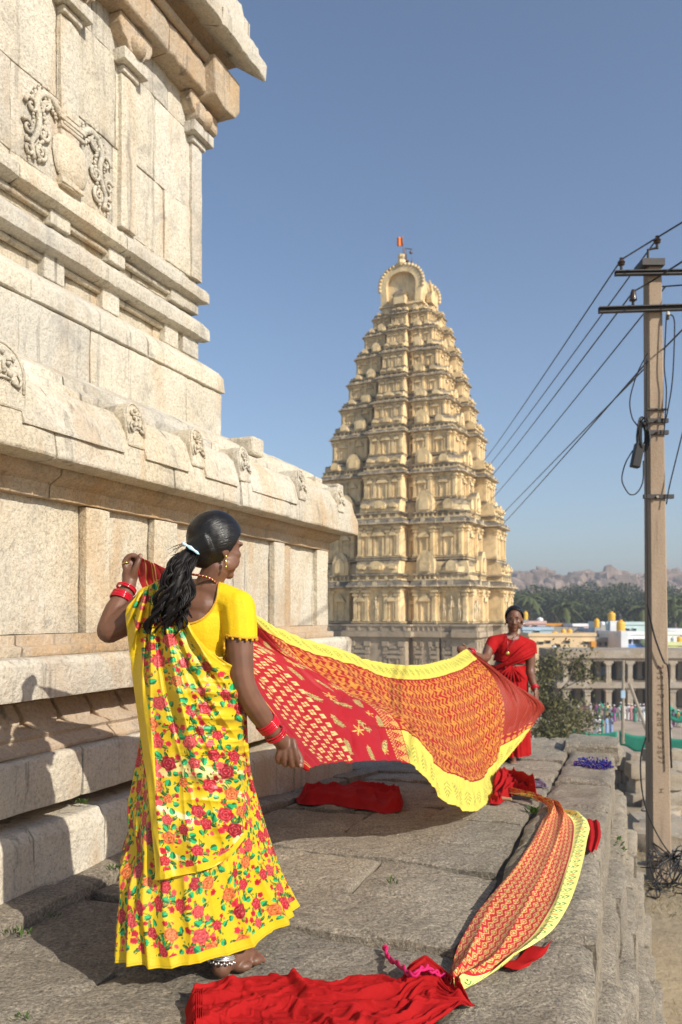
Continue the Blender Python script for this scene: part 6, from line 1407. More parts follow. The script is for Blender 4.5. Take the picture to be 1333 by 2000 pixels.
for i in range(46):
    a = Vector(path[0]) + Vector((rs.uniform(-.01, .02), rs.uniform(-.02, 0), rs.uniform(-.02, .02))); e = a + Vector((-rs.uniform(.02, .075), rs.uniform(-.01, .01), -rs.uniform(.0, .06))); m_ = (a + e) / 2 + Vector((rs.uniform(-.01, .01), 0, rs.uniform(0, .018))); k_ = catmull(np.array([[*a], [*m_], [*e]]), 10); fy.tube([Vector(q) for q in k_], [.0007] * 10, 3)
fo_ = fy.build('loose_strands', M['strand'], hr1, True, fix=False); fo_['kind'] = 'stuff'
# combed strands lying over the cap
cs_ = MB(); hc = hq(-.010, 0, .024); Mi = hM.transposed(); rad_ = Vector((.1075, .0882, .1042)) * HK
def onhair(p):
    l = Mi @ (p - hc); e = math.sqrt((l.x / rad_.x) ** 2 + (l.y / rad_.y) ** 2 + (l.z / rad_.z) ** 2); return hc + hM @ (l / max(e, 1e-4)) if e < 1.0 else p
for i in range(170):
    sd_ = rs.uniform(-1, 1); zz0 = rs.uniform(-.075, .095); a0 = .020 + .52 * (zz0 + .01) - rs.uniform(.003, .05); d0 = Vector((a0 - -.010, 0, zz0 - .024)); yy0 = math.sqrt(max(0, 1 - (d0.x / .108) ** 2 - (d0.z / .104) ** 2)) * .0885
    p0 = hc + hM @ (Vector((d0.x, yy0 * (1 if sd_ > -.55 else -1), d0.z)) * HK); e0 = clipP + Vector((rs.uniform(-.012, .012), rs.uniform(-.01, .01), rs.uniform(-.014, .014))); q_ = []
    for w in np.linspace(0, 1, 14):
        p = p0.lerp(e0, w); p = onhair(p + (p - hc).normalized() * .12 if False else hc + (p - hc) * 1.0); l = (p - hc); q_.append(onhair(hc + l) + l.normalized() * rs.uniform(.0004, .0022))
    cs_.tube(q_, [.0015] * 14, 4)
M['combed'] = plain('combed_hair', (.007, .006, .0055), .28, .4, .4, 90)
co__ = cs_.build('combed_strands', M['combed'], hr1, True, fix=False); co__['kind'] = 'stuff'
# clip: wavy claw
cp = MB(); pr = [(-.026, .010), (-.020, .017), (-.008, .012), (.004, .014), (.014, .006), (.024, .004), (.030, -.006), (.022, -.010), (.010, -.004), (-.002, -.003), (-.012, .003), (-.022, .002)]
cp.prism([(a * 1.0, c * .8 - a * .45) for a, c in pr], lambda u, v, w: P(372, 1072, 2.592) + Vector((u, w + .25 * u, v)), -.006, .006); bevel(cp.build('hair_clip', M['clip'], w1), .003)
# jewellery
er_ = hq(-.002, .084, -.055); eo = MB().ball(er_ + Vector((0, 0, .008)), .0055, 8, 6).build('earring', M['gold'], w1, True); MB().ball(er_ - Vector((0, 0, .010)), (.005, .005, .010), 8, 6).build('earring_drop', M['gold'], eo, True); MB().ball(er_ - Vector((0, 0, .026)), (.004, .004, .005), 8, 6).build('earring_drop', M['gold'], eo, True)
nk_ = [P(376, 1122, 2.655), P(390, 1124, 2.640), P(404, 1127, 2.640), P(416, 1133, 2.652), P(424, 1141, 2.668)]; k_ = catmull(np.array([[*p] for p in nk_]), 26); neck = MB().tube([Vector(p) for p in k_], .0016, 5).build('necklace', M['bead_red'], w1, True)
for i, p in enumerate(k_): MB().ball(p, .0042, 7, 5).build('bead', M['bead_red'] if i % 3 else M['gold'], neck, True)
def bangles(p0, p1, n, r0, r1, rt=.0026, parent=w1, mat='bangle', wob=.1, seed=0, dark=()):
    p0, p1 = Vector(p0), Vector(p1); ax_ = (p1 - p0).normalized(); u_ = ax_.cross(Vector((0, 1, 0))).normalized(); v_ = ax_.cross(u_); rr = random.Random(seed)
    for i in range(n):
        f_ = i / max(1, n - 1); c = p0.lerp(p1, f_); r = r0 + (r1 - r0) * f_; t1, t2 = rr.uniform(-wob, wob), rr.uniform(-wob, wob); q = []
        for a in np.linspace(0, 2 * math.pi, 33)[:-1]: d = u_ * math.cos(a) + v_ * math.sin(a); q.append(c + d * r + ax_ * r * (t1 * math.cos(a) + t2 * math.sin(a)))
        MB().tube(q, rt, 7, closed=True).build('bangle', M[mat], parent, True)
bangles(P(529, 1421, 2.712), P(519, 1409, 2.70), 6, .0365, .0375, .0030, wob=.03, seed=1); bangles(P(541, 1438, 2.73), P(536, 1431, 2.723), 3, .0345, .035, .0030, wob=.04, seed=2); MB()
bangles(P(534, 1428, 2.72), P(534, 1428, 2.72), 1, .039, .039, .0028, wob=.5, seed=4)
bangles(P(236, 1172, 2.79), P(241, 1161, 2.80), 6, .038, .0355, .0030, wob=.03, seed=5); bangles(P(246, 1152, 2.812), P(248, 1148, 2.816), 3, .034, .0335, .0028, wob=.06, seed=6)
# anklet with bells
an = P(434, 1868, 2.645); ax_ = Vector((.10, .12, 1)).normalized(); q = []; u_ = Vector((1, 0, -.1)).normalized(); v_ = ax_.cross(u_).normalized()
for dz in (0, .006, .012): 
    q = [an + ax_ * dz + (u_ * math.cos(a) + v_ * math.sin(a)) * (.043 - dz * .15) for a in np.linspace(0, 2 * math.pi, 41)[:-1]]; ao = MB().tube(q, .0034, 7, closed=True).build('anklet', M['silver'], w1, True)
for i, a in enumerate(np.linspace(0, 2 * math.pi, 31)[:-1]):
    p = an - ax_ * .009 + (u_ * math.cos(a) + v_ * math.sin(a)) * .045; MB().ball(p - Vector((0, 0, .004 * (i % 2))), .0045, 7, 5).build('anklet_bell', M['silver'], ao, True)
# ================================================================ the woman in red at the far end
M['red'] = NT('red_cotton'); _k = M['red']; _p = _k.pos(obj_=True)
M['red'] = _k.fin(_k.mix(_k.rng(_k.noise(_p, 9, 4), .3, .7), (.29, .0065, .0075), (.37, .011, .011)), .85, _k.bump(_k.noise(_p, 30, 4, .6, .6), .3, .012, _k.bump(_k.noise(_p, 600, 2), .06, .002))  , .10)
fz2 = -.20
w2 = empty('person', (1.66, 7.66, fz2), 'woman in plain red sari facing the camera and gripping the far cloth corner', 'person')
b = MB(); C2 = P(1005, 1209, 7.66); f2 = (-.22, -.96, -.10); h2, hM2 = head_prims(b, C2, f2, 1.0)
limb(b, [(1004, 1222, 7.67), (1002, 1236, 7.68), (1000, 1248, 7.68)], [.048, .046, .058]); b.ball(P(999, 1274, 7.68), (.160, .108, .15), 16, 12); b.ball(P(994, 1305, 7.68), (.148, .11, .13), 16, 12); b.ball(P(990, 1345, 7.68), (.175, .135, .16), 16, 12)
limb(b, [(1000, 1246, 7.68), (964, 1252, 7.64)], [.055, .05], 12, 3); limb(b, [(1000, 1246, 7.68), (1036, 1260, 7.72)], [.055, .05], 12, 3)
limb(b, [(963, 1253, 7.64), (954, 1270, 7.56), (948, 1286, 7.47), (928, 1280, 7.30), (913, 1272, 7.18)], [.052, .05, .042, .036, .025]); limb(b, [(1036, 1262, 7.72), (1036, 1290, 7.72), (1036, 1312, 7.70), (1041, 1332, 7.62), (1046, 1345, 7.57)], [.052, .05, .042, .036, .025])
for sx, px in ((-1, 984), (1, 1000)):
    y_ = 7.70 - .10 * sx; limb(b, [(px - 2, 1370, y_ + .02), (px, 1420, y_), (px + 1, 1468, y_)], [.10, .07, .04]); hh = Vector(((px + 1 - CX) * y_ / F, y_, fz2)); b.tube([hh + Vector((0, .03, .05)), hh + Vector((-.01, -.07, .045)), hh + Vector((-.02, -.17, .018))], [.036, .034, .02], 10)
    for k in range(5): b.tube([hh + Vector((-.05 + .016 * k, -.15, .018)), hh + Vector((-.052 + .016 * k, -.20 + .005 * k, .012))], [.011, .009], 6)
def hand(b, W0, d, side, up_, curl=.6, k=1.0):
    d, side, up_ = [Vector(v).normalized() for v in (d, side, up_)]; W0 = Vector(W0); Mx = Matrix((d, side, up_)).transposed(); b.ball(W0 + d * .045 * k, (.046 * k, .038 * k, .016 * k), 10, 8, Mx); b.tube([W0 - d * .01, W0 + d * .03 * k], [.024 * k, .024 * k], 8)
    for i in range(4):
        p = W0 + d * .082 * k + side * (-.029 + .019 * i) * k; L = [.066, .075, .071, .055][i] * k; q = [p - d * .015]; a = 0
        for s_ in range(3): q.append(q[-1] + (d * math.cos(a) - up_ * math.sin(a)) * L * [.5, .32, .26][s_]); a += curl
        b.tube(q, [.0105 * k, .010 * k, .009 * k, .0078 * k], 7)
    p = W0 + d * .03 * k - side * .032 * k; b.tube([p, p + (d * .6 - side * .7).normalized() * .035 * k, p + (d * .6 - side * .7).normalized() * .035 * k + (d * .9 - side * .2 - up_ * .3).normalized() * .03 * k], [.013 * k, .011 * k, .009 * k], 7)
hand(b, P(913, 1272, 7.18), (-.7, -.65, .1), (-.1, .3, -1), (.3, -.9, -.2), .75); hand(b, P(1046, 1345, 7.57), (.10, -.25, -1), (-.6, -.8, .1), (.9, -.5, .2), .3)
me = flesh_mesh(b, .0062, 4, 'body'); put('body', me, M['skin'], w2)
M['eye_w'] = plain('eye_white', (.30, .25, .22), .25, .5, .02); M['eye_d'] = plain('eye_iris', (.02, .01, .008), .15, .5); M['lip'] = plain('lips', (.17, .055, .045), .45, .4); M['kumkum'] = plain('forehead_mark', (.45, .02, .02), .7, .2)
for s in (-1, 1):
    e = MB().ball(h2(.080, s * .031, .006), (.010, .0085, .0048), 10, 8).build('eye', M['eye_w'], w2, True); MB().ball(h2(.088, s * .031, .005), (.006, .006, .006), 8, 6).build('iris', M['eye_d'], e, True)
    MB().tube([h2(.087, s * .014, .021), h2(.090, s * .030, .027), h2(.078, s * .048, .020)], [.003, .004, .002], 6).build('eyebrow', M['strand'], w2, True)
MB().ball(h2(.094, 0, -.062), (.018, .006, .004), 10, 6, Matrix.Rotation(R(-13), 3, 'Z')).build('upper_lip', M['lip'], w2, True); MB().ball(h2(.091, 0, -.072), (.016, .007, .005), 10, 6, Matrix.Rotation(R(-13), 3, 'Z')).build('lower_lip', M['lip'], w2, True); MB().ball(h2(.092, 0, .04), (.004, .003, .004), 8, 6).build('forehead_mark', M['kumkum'], w2, True)
ff2, rt2, up2 = frame(f2); b = MB(); b.ball(h2(-.012, 0, .026), (.106, .086, .102), 20, 14, hM2); b.ball(h2(-.08, 0, -.05), (.05, .055, .05), 12, 8, hM2); me = flesh_mesh(b, .006, 5, 'hair')
def keep(p):
    d = p - C2; a = d.dot(ff2); z = d.dot(up2); s = abs(d.dot(rt2)); return a < .005 + .62 * max(z - .015, -.03) + .12 * (.05 - s) * 0 and z > -.11
M['hair2'] = m_hair('black_hair_parted', C2 - ff2 * .12, -ff2); cut_mesh(me, keep); h_ = put('hair', me, M['hair2'], w2); h_.modifiers.new('s', 'SOLIDIFY').thickness = -.006
# blouse and drape
b = MB(); b.ball(P(999, 1274, 7.68), (.169, .120, .158), 20, 14); b.ball(P(996, 1290, 7.68), (.160, .124, .11), 16, 12); limb(b, [(1000, 1247, 7.68), (964, 1253, 7.64)], [.060, .058], 12, 3); limb(b, [(1000, 1247, 7.68), (1036, 1261, 7.72)], [.060, .060], 12, 3); limb(b, [(963, 1254, 7.64), (957, 1268, 7.58)], [.062, .060], 12, 3); limb(b, [(1036, 1262, 7.72), (1037, 1276, 7.72)], [.064, .064], 12, 3)
me = flesh_mesh(b, .0062, 5, 'blouse'); nk2 = P(1001, 1240, 7.68)
def keep(p):
    px = CX + p.x * F / p.y; py = HY - (p.z - CZ) * F / p.y
    if ((p.x - nk2.x) / .075) ** 2 + ((p.z - nk2.z) / .055) ** 2 < 1 or p.z > nk2.z + .03: return False
    if px < 962 and p.y < 7.62 and (p.x - P(957, 1268, 7.58).x) * .5 + (P(957, 1268, 7.58).z - p.z) * .8 > .012: return False
    if px > 1026 and py > 1275: return False
    return py < 1292 + .12 * (px - 990)
cut_mesh(me, keep); bl2 = put('blouse', me, M['red'], w2); trim_from(me, 'blouse_hem', .005, M['red'], bl2)
dr = np.zeros((90, 60, 3)); top_ = catmull(np.array([[*P(1040, 1250, 7.72)], [*P(1020, 1262, 7.57)], [*P(995, 1285, 7.54)], [*P(968, 1300, 7.60)]]), 90); bot_ = catmull(np.array([[*P(1046, 1280, 7.70)], [*P(1030, 1287, 7.56)], [*P(1004, 1296, 7.545)], [*P(966, 1312, 7.60)]]), 90)
for j in range(60): w = j / 59; dr[:, j] = top_ * (1 - w) + bot_ * w; dr[:, j, 1] -= .03 * math.sin(math.pi * w) + .006 * math.sin(w * 26) ; dr[:, j, 2] += .004 * math.sin(w * 19)
d_ = put('pallu', grid_mesh('pallu', dr, M['red']), M['red'], w2); d_.modifiers.new('s', 'SOLIDIFY').thickness = .008
nu, nv = 200, 120; ph = np.linspace(0, 2 * np.pi, nu, endpoint=False)[:, None]; zz = np.linspace(fz2 + .055, P(0, 1300, 7.66).z, nv)[None, :]; PHI, ZZ_ = np.broadcast_arrays(ph, zz); hrel = (ZZ_ - fz2) / (P(0, 1300, 7.66).z - fz2)
fold = .012 * np.sin(PHI * 15 + 2 * np.sin(PHI * 3)) * (1 - hrel) + .014 * np.sin(PHI * 28 + 4 * hrel) * np.exp(-((((PHI + np.pi) % (2 * np.pi) - np.pi) + 1.5) / .45) ** 2) + .008 * np.sin(hrel * 40 + PHI * 4) * npsmooth(.75, .95, hrel)
a_ = np.interp(hrel, [0, .3, .65, .85, 1], [.225, .215, .20, .19, .162]) + fold; b_ = np.interp(hrel, [0, .3, .65, .85, 1], [.205, .185, .162, .15, .128]) + fold; cxx = np.interp(hrel, [0, 1], [P(990, 0, 7.68).x, P(992, 0, 7.68).x])
s2_ = put('skirt', grid_mesh('skirt', np.stack([cxx + a_ * np.cos(PHI), 7.68 + b_ * np.sin(PHI), ZZ_], -1), M['red'], closed_u=True), M['red'], w2)
# waist knot folds
for i in range(7):
    a = P(998, 1302, 7.545); e = P(966 + i * 10, 1345 - abs(i - 3) * 6, 7.535); kp = catmull(np.array([[*a], [*((a + e) / 2 + Vector((0, -.02, .01)))], [*e]]), 10); MB().tube([Vector(q) for q in kp], [.012, .014, .014, .013, .012, .012, .011, .010, .008, .004], 7).build('waist_fold', M['red'], w2, True)
nk_ = catmull(np.array([[*P(990, 1238, 7.60)], [*P(992, 1258, 7.55)], [*P(992, 1274, 7.545)], [*P(1000, 1258, 7.55)], [*P(1012, 1238, 7.60)]]), 20); ne = MB().tube([Vector(p) for p in nk_], .004, 5).build('necklace', M['bead_red'], w2, True); MB().lathe([(0, 0), (.018, 0), (.020, .004), (.012, .008), (0, .008)], P(992, 1276, 7.535), 12, rot=Matrix.Rotation(R(90), 3, 'X')).build('pendant', M['gold'], ne, True)
bangles(P(917, 1273, 7.22), P(923, 1275, 7.26), 5, .034, .036, .0045, w2, wob=.05, seed=8); bangles(P(1044, 1341, 7.585), P(1046, 1345, 7.57), 4, .034, .033, .0045, w2, wob=.05, seed=9)
for s in (-1, 1): MB().ball(h2(-.004, s * .084, -.05), (.008, .008, .012), 8, 6).build('earring', M['gold'], w2, True)
# ================================================================ the flying red sari
M['sari'] = cloth('red_sari_cloth', .55, .05, .30, 700, .06, two=((.55, .14, .07), .45), spec=.3, clear=.12)
KS = [[(270, 1088, 2.85), (284, 1150, 3.0), (400, 1270, 3.15), (512, 1390, 3.1), (592, 1498, 2.79)], [(382, 1140, 3.15), (425, 1215, 3.4), (525, 1300, 3.5), (600, 1400, 3.4), (668, 1487, 3.22)], [(515, 1207, 3.5), (610, 1300, 3.78), (706, 1360, 3.92), (782, 1402, 3.9), (804, 1492, 3.72)],
      [(640, 1258, 4.1), (715, 1330, 4.32), (790, 1400, 4.42), (850, 1470, 4.3), (868, 1560, 4.08)], [(745, 1293, 4.8), (800, 1360, 5.02), (858, 1430, 5.02), (908, 1502, 4.88), (928, 1584, 4.58)], [(830, 1297, 5.6), (874, 1355, 5.75), (910, 1425, 5.65), (942, 1500, 5.5), (956, 1562, 5.3)],
      [(880, 1283, 6.4), (930, 1333, 6.42), (960, 1398, 6.3), (968, 1470, 6.1), (968, 1530, 5.9)], [(906, 1270, 7.02), (958, 1311, 6.95), (982, 1368, 6.78), (977, 1440, 6.6), (966, 1518, 6.4)], [(914, 1272, 7.12), (950, 1316, 7.2), (966, 1372, 7.12), (962, 1445, 6.98), (964, 1515, 6.7)],
      [(920, 1274, 7.18), (990, 1328, 7.3), (1022, 1375, 7.32), (1020, 1425, 7.25), (1005, 1466, 7.1)], [(926, 1277, 7.2), (1008, 1340, 7.36), (1062, 1380, 7.42), (1046, 1408, 7.4), (1022, 1450, 7.3)]]
KP = np.array([[[*P(*q)] for q in row] for row in KS]); NU, NV = 1300, 300
a1 = catmull(KP, NU); SP = np.swapaxes(catmull(np.swapaxes(a1, 0, 1), NV), 0, 1)                # (NU,NV,3)
U = np.linspace(0, len(KS) - 1, NU)[:, None] + np.zeros((1, NV)); V = np.linspace(0, 1, NV)[None, :] + np.zeros((NU, 1))
# wind ripples
rip = .010 * np.sin(U * 5.2 + V * 6 + 1.4 * np.sin(V * 5)) * np.sin(np.pi * V) + .005 * np.sin(V * 13 + U * 1.2) * npsmooth(.05, .8, U) * np.sin(np.pi * np.clip(V, 0, 1)) + .010 * vnoise(U * 2.2, V * 5, 0, 3) * npsmooth(.1, .6, U)
cr1 = np.hypot(U * 1.2, (V - 1) * 1.6); an1 = np.arctan2(U * 1.2, 1.02 - V); rip += .010 * (1 - np.abs(np.sin(an1 * 9))) ** 2 * np.exp(-cr1 / 1.1) * npsmooth(0, .2, cr1)
cr2 = np.hypot((U - 7) * .55, V * 1.6); an2 = np.arctan2(7.2 - U, V + .02); rip += .030 * (1 - np.abs(np.sin(an2 * 8))) ** 1.6 * np.exp(-cr2 / .9) * npsmooth(0, .25, cr2)
rip += .012 * vnoise(U * 1.3 + V * 2, V * 3 - U * .8, 0, 23) * npsmooth(.3, 1, U) + .010 * (1 - np.abs(vnoise(U * 4, V * 6 + U * 3, 0, 29))) ** 3 + .006 * (1 - np.abs(vnoise(U * 9 + V * 3, V * 4 - U * 2, 0, 37))) ** 3
rip += .028 * np.exp(-((V - .93) / .06) ** 2) * np.sin(U * 9) * npsmooth(2.2, 3.2, U) * (1 - npsmooth(4.5, 5.5, U))
T1 = np.gradient(SP, axis=0); T2 = np.gradient(SP, axis=1); Nn = np.cross(T1, T2); Nn /= np.linalg.norm(Nn, axis=-1, keepdims=True) + 1e-9; SP = SP + Nn * rip[..., None]
# gather at the two held corners
seg = np.linalg.norm(np.diff(SP, axis=0), axis=-1); L = np.concatenate([np.zeros((1, NV)), np.cumsum(seg, 0)], 0); Lm = L.mean(1, keepdims=True) + 0 * L; VM = V * 1.10
def mixc(c, m, k): c[m] = k
RED = np.array((.50, .014, .025)); YB_ = np.array((.90, .80, .14)); GRN = np.array((.30, .42, .06)); ORG = np.array((.80, .33, .05)); DRD = np.array((.40, .012, .015))
col = np.empty((NU, NV, 3)); col[:] = RED
# -- end panel: lines, squares, leaf sprigs, snowflakes, gables
pu = L[np.argmin(np.abs(U[:, 0] - 2.0))].mean(); x = Lm / pu        # 0..1 along the end panel
xm = Lm
for c0 in (.045, .085, .10): mixc(col, np.abs(xm - c0 * pu / .9) < .0035, np.array((.86, .62, .16)))
def squares(x0, x1, pitch_u, pitch_v, size, colr, four=True):
    gu = (xm - x0) / pitch_u; gv = VM / pitch_v; row = np.floor(gu); fu = (gu - row - .5) * pitch_u; fv = ((gv + .5 * (row % 2)) % 1 - .5) * pitch_v; m = (xm > x0) & (xm < x1) & (np.abs(fu) < size) & (np.abs(fv) < size) & (V > .03) & (V < .99)
    if four: m &= ((np.abs(fu) > size * .14) & (np.abs(fv) > size * .14))
    mixc(col, m, colr); return m
squares(.22 * pu, .52 * pu, .046, .050, .0135, np.array((.90, .70, .28)))
def sprig(cu, cv, ang, Ls, colr):
    i0, i1 = np.searchsorted(Lm[:, 0], (cu - Ls, cu + Ls)); 
    if i1 <= i0: return
    X = xm[i0:i1] - cu; Yv = VM[i0:i1] - cv; a = X * math.cos(ang) + Yv * math.sin(ang); bq = -X * math.sin(ang) + Yv * math.cos(ang); s = col[i0:i1]
    s[(np.abs(bq) < .0022) & (np.abs(a) < Ls * .75)] = colr * .8
    for k in range(-3, 4):
        for sg in (-1, 1):
            ca = k * Ls * .2; da = a - ca; q = da * .6 + sg * bq * .8; r = -da * .8 + sg * bq * .6; ll = Ls * (.42 - .03 * abs(k)); w = np.sqrt(np.clip(1 - (2 * q / ll - 1) ** 2, 0, 1)) * ll * .20; inn = (q > 0) & (q < ll) & (np.abs(r) < w); out = inn & (np.abs(r) > w - .0026); s[inn] = np.array((.22, .16, .05)); s[out] = colr
rs = np.random.default_rng(8)
for i in range(7):
    for j in range(3): sprig(pu * (.54 + .135 * j + .03 * (i % 2)), .08 + i * .155 + .04 * (j % 2), rs.uniform(.4, 2.4), .058, np.array((.62, .55, .20)))
def flake(cu, cv, Rf):
    i0, i1 = np.searchsorted(Lm[:, 0], (cu - Rf, cu + Rf)); 
    if i1 <= i0: return
    X = xm[i0:i1] - cu; Yv = VM[i0:i1] - cv; r = np.hypot(X, Yv); th = np.arctan2(Yv, X); m = (r < Rf) & (np.abs(np.sin(3 * th)) * r < Rf * .30) & (((r * 260) % 2.2) > .55); col[i0:i1][m] = (.90, .66, .16)
for j in (.16, .44, .68, .92): flake(pu * .66, j, .034); flake(pu * .80, j + .12, .028)
# scattered small dots
squares(.50 * pu, .53 * pu, .03, .05, .007, np.array((.90, .70, .28)), False); squares(.86 * pu, .98 * pu, .014, .018, .0045, np.array((.88, .58, .16)), False)
for k in range(20):
    cv = .03 + k * .055; hgt = np.clip(1 - np.abs(VM - cv) / .026, 0, 1) * .085; z_ = pu * .985 - xm; m = (z_ > 0) & (z_ < hgt); lat = ((xm * 180).astype(int) + (VM * 180).astype(int)) % 3 == 0; col[m & ~lat] = (.86, .58, .14)
# -- body field: rows of orange diamonds on red
fm = xm > pu; dia = np.abs(((xm / .130 + .5 * (np.floor(VM / .065) % 2)) % 1) - .5) * 2 + np.abs(((VM / .065) % 1) - .5) * 2
wv = np.sin(xm * 2 * np.pi / .065 + 2.5 * np.sin(VM * 2 * np.pi / .065)); body = np.where((dia < .62)[..., None], ORG * 1.05, np.where((wv > -.1)[..., None], ORG * .85, DRD)); band = (np.sin(VM * 2 * np.pi / .130) > .35) & (dia > .5); body = np.where(band[..., None] & (wv < .55)[..., None], DRD * 1.15, body)
body[dia < .16] = DRD; col[fm] = body[fm]
# -- tail: dull open weave red
tm = U > 8.4; weave = ((np.floor(xm / .012) + np.floor(VM / .012)) % 2)[..., None]; tail = np.array((.50, .055, .03)) * (1 - weave * .35); tz = tm & (V < .74); col[tz] = tail[tz]
arcs = np.hypot(((xm / .07) % 1) - .5, ((VM / .07) % 1) - .5); pz = tm & (V >= .74) & (V < .9); col[pz] = np.where((arcs > .36)[..., None], DRD, ORG)[pz]
# -- yellow borders
wB = .130
for side in (0, 1):
    vv = VM if side == 0 else 1.10 - VM; bl_ = np.maximum(1.0 * pu - .02, 0) if side else pu * (.55 if side == 0 else 1); m = (vv < wB) & (xm > (pu * .995 if side else pu * .62 + vv * 2.2))
    if side: m = (vv < wB * 1.55) & (xm > pu * .99)
    m &= ~((U > 8.4) & (side == 0)); col[m] = YB_; ln = (np.abs(vv - wB * (1.55 if side else 1)) < .005) & (xm > pu * .7); col[ln & ~((U > 8.4) & (side == 0))] = DRD
    cu = (xm / (.12 if side else .10)) % 1 - .5; yv = (vv - .03) / (.10 if side else .062); tri = m & (yv > 0) & (yv < 1) & (np.abs(cu) < .36 * (1 - np.abs(yv - .45) * 1.1)) & (np.sin(yv * 30 + np.abs(cu) * 26) > -.1) & (np.abs(cu) > .02); col[tri] = GRN if side == 0 else np.array((.42, .46, .09))
sari = link('flying_sari', grid_mesh('flying_sari', SP, M['sari'], col)); tag(sari, 'long red and orange sari with yellow borders billowing between the two women', 'sari')
bm_ = sari.modifiers.new('s', 'SOLIDIFY'); bm_.thickness = .0015; bm_.offset = 0
# pinched cloth ends in the fists
for pts_, nm in (([(588, 1490, 2.775), (597, 1500, 2.79), (604, 1503, 2.80)], 0), ([(273, 1089, 2.83), (268, 1100, 2.83), (272, 1125, 2.85)], 1)):
    k_ = catmull(np.array([[*P(*q)] for q in pts_]), 12); o = MB().tube([Vector(q) for q in k_], list(np.interp(np.linspace(0, 1, 12), [0, .4, 1], [.008, .009, .005])), 8).build('gathered_corner', M['red'], sari, True)
# ================================================================ cloths lying on the platform
def ground_cloth(keys, nu, nv, hfun, z0=.02): 
    K_ = np.array([[[*G(a, b_, 0)] for a, b_ in row] for row in keys]); q = catmull(K_, nu); q = np.swapaxes(catmull(np.swapaxes(q, 0, 1), nv), 0, 1); u = np.linspace(0, 1, nu)[:, None] + np.zeros((1, nv)); v = np.linspace(0, 1, nv)[None, :] + np.zeros((nu, 1)); base = np.array([[zf(p[0], p[1]) for p in r] for r in q[::8, ::8]]).mean()
    zz_ = np.vectorize(lambda x_, y_: -.20 * smooth(4.2, 7.6, y_))(q[..., 0], q[..., 1]); q[..., 2] = zz_ + z0 + hfun(u, v, q); return q, u, v
LS = [[(874, 1945), (880, 1950), (888, 1955), (897, 1957), (906, 1950)], [(893, 1868), (915, 1895), (935, 1912), (955, 1915), (985, 1905)], [(928, 1800), (960, 1830), (992, 1846), (1030, 1850), (1070, 1840)], [(968, 1752), (1005, 1768), (1040, 1780), (1075, 1788), (1112, 1778)], [(1008, 1706), (1040, 1712), (1072, 1718), (1100, 1722), (1134, 1712)], [(1040, 1652), (1066, 1654), (1092, 1658), (1116, 1662), (1146, 1656)], [(1058, 1612), (1078, 1612), (1098, 1612), (1118, 1614), (1150, 1612)], [(1070, 1580), (1080, 1583), (1090, 1586), (1098, 1589), (1108, 1592)], [(1040, 1556), (1050, 1560), (1058, 1564), (1068, 1568), (1078, 1572)], [(1000, 1536), (1008, 1540), (1015, 1544), (1024, 1549), (1034, 1553)], [(972, 1525), (978, 1528), (984, 1532), (990, 1536), (997, 1540)]]
def hl_(u, v, q):
    tw = np.exp(-((u - .72) / .09) ** 2); nr = np.exp(-(u / .12) ** 2); fl_ = .018 * (1 - np.abs(np.sin(v * 8 + 3 * np.sin(u * 4)))) ** 1.5 * (.6 + nr * 1.6 + tw * 1.4 + .9 * npsmooth(.75, .9, u)); return .012 + fl_ + .006 * vnoise(u * 18, v * 6, 0, 5) + .018 * np.sin(np.pi * v) * (nr + tw + npsmooth(.7, .85, u))
q, u, v = ground_cloth(LS, 520, 150, hl_, .012)
len_ = np.concatenate([np.zeros((1, 150)), np.cumsum(np.linalg.norm(np.diff(q, axis=0), axis=-1), 0)], 0).mean(1, keepdims=True) + 0 * u; vm = v * .55
c = np.empty(q.shape); c[:] = (.46, .014, .018); d1_ = np.abs(((len_ / .066 + .5 * (np.floor(vm / .046) % 2)) % 1) - .5) * 2 + np.abs(((vm / .046) % 1) - .5) * 2
c[(np.abs(d1_ - .93) < .10)] = (.78, .52, .15); c[(d1_ < .42)] = (.78, .62, .20); c[d1_ < .30] = (.12, .36, .12); c[d1_ < .14] = (.78, .62, .20)
dots = np.hypot(((len_ / .017) % 1) - .5, ((vm / .0155) % 1) - .5); c[(dots < .28) & (d1_ > .58) & (d1_ < .8)] = (.80, .52, .14)
m = v > .76; c[m] = (.88, .80, .22); c[(np.abs(v - .755) < .012)] = (.42, .01, .015)
cu = (len_ / .085) % 1 - .5; yv = (v - .80) / .16; c[m & (yv > 0) & (yv < 1) & (np.abs(cu) < .34 * (1 - np.abs(yv - .4))) & (np.sin(yv * 15 + np.abs(cu) * 22) > .1)] = (.02, .22, .07); c[m & (np.abs(np.abs(cu) - .46) < .03) & (np.abs(yv - .5) < .25)] = (.65, .15, .03)
M['sari2'] = cloth('patterned_sari_cloth', .62, .05, 0, 700, .06, two=((.5, .03, .03), .9))
ls = link('lying_sari', grid_mesh('lying_sari', q, M['sari2'], c)); tag(ls, 'red and gold patterned sari with yellow border lying along the platform edge', 'sari'); ls.modifiers.new('s', 'SOLIDIFY').thickness = .002
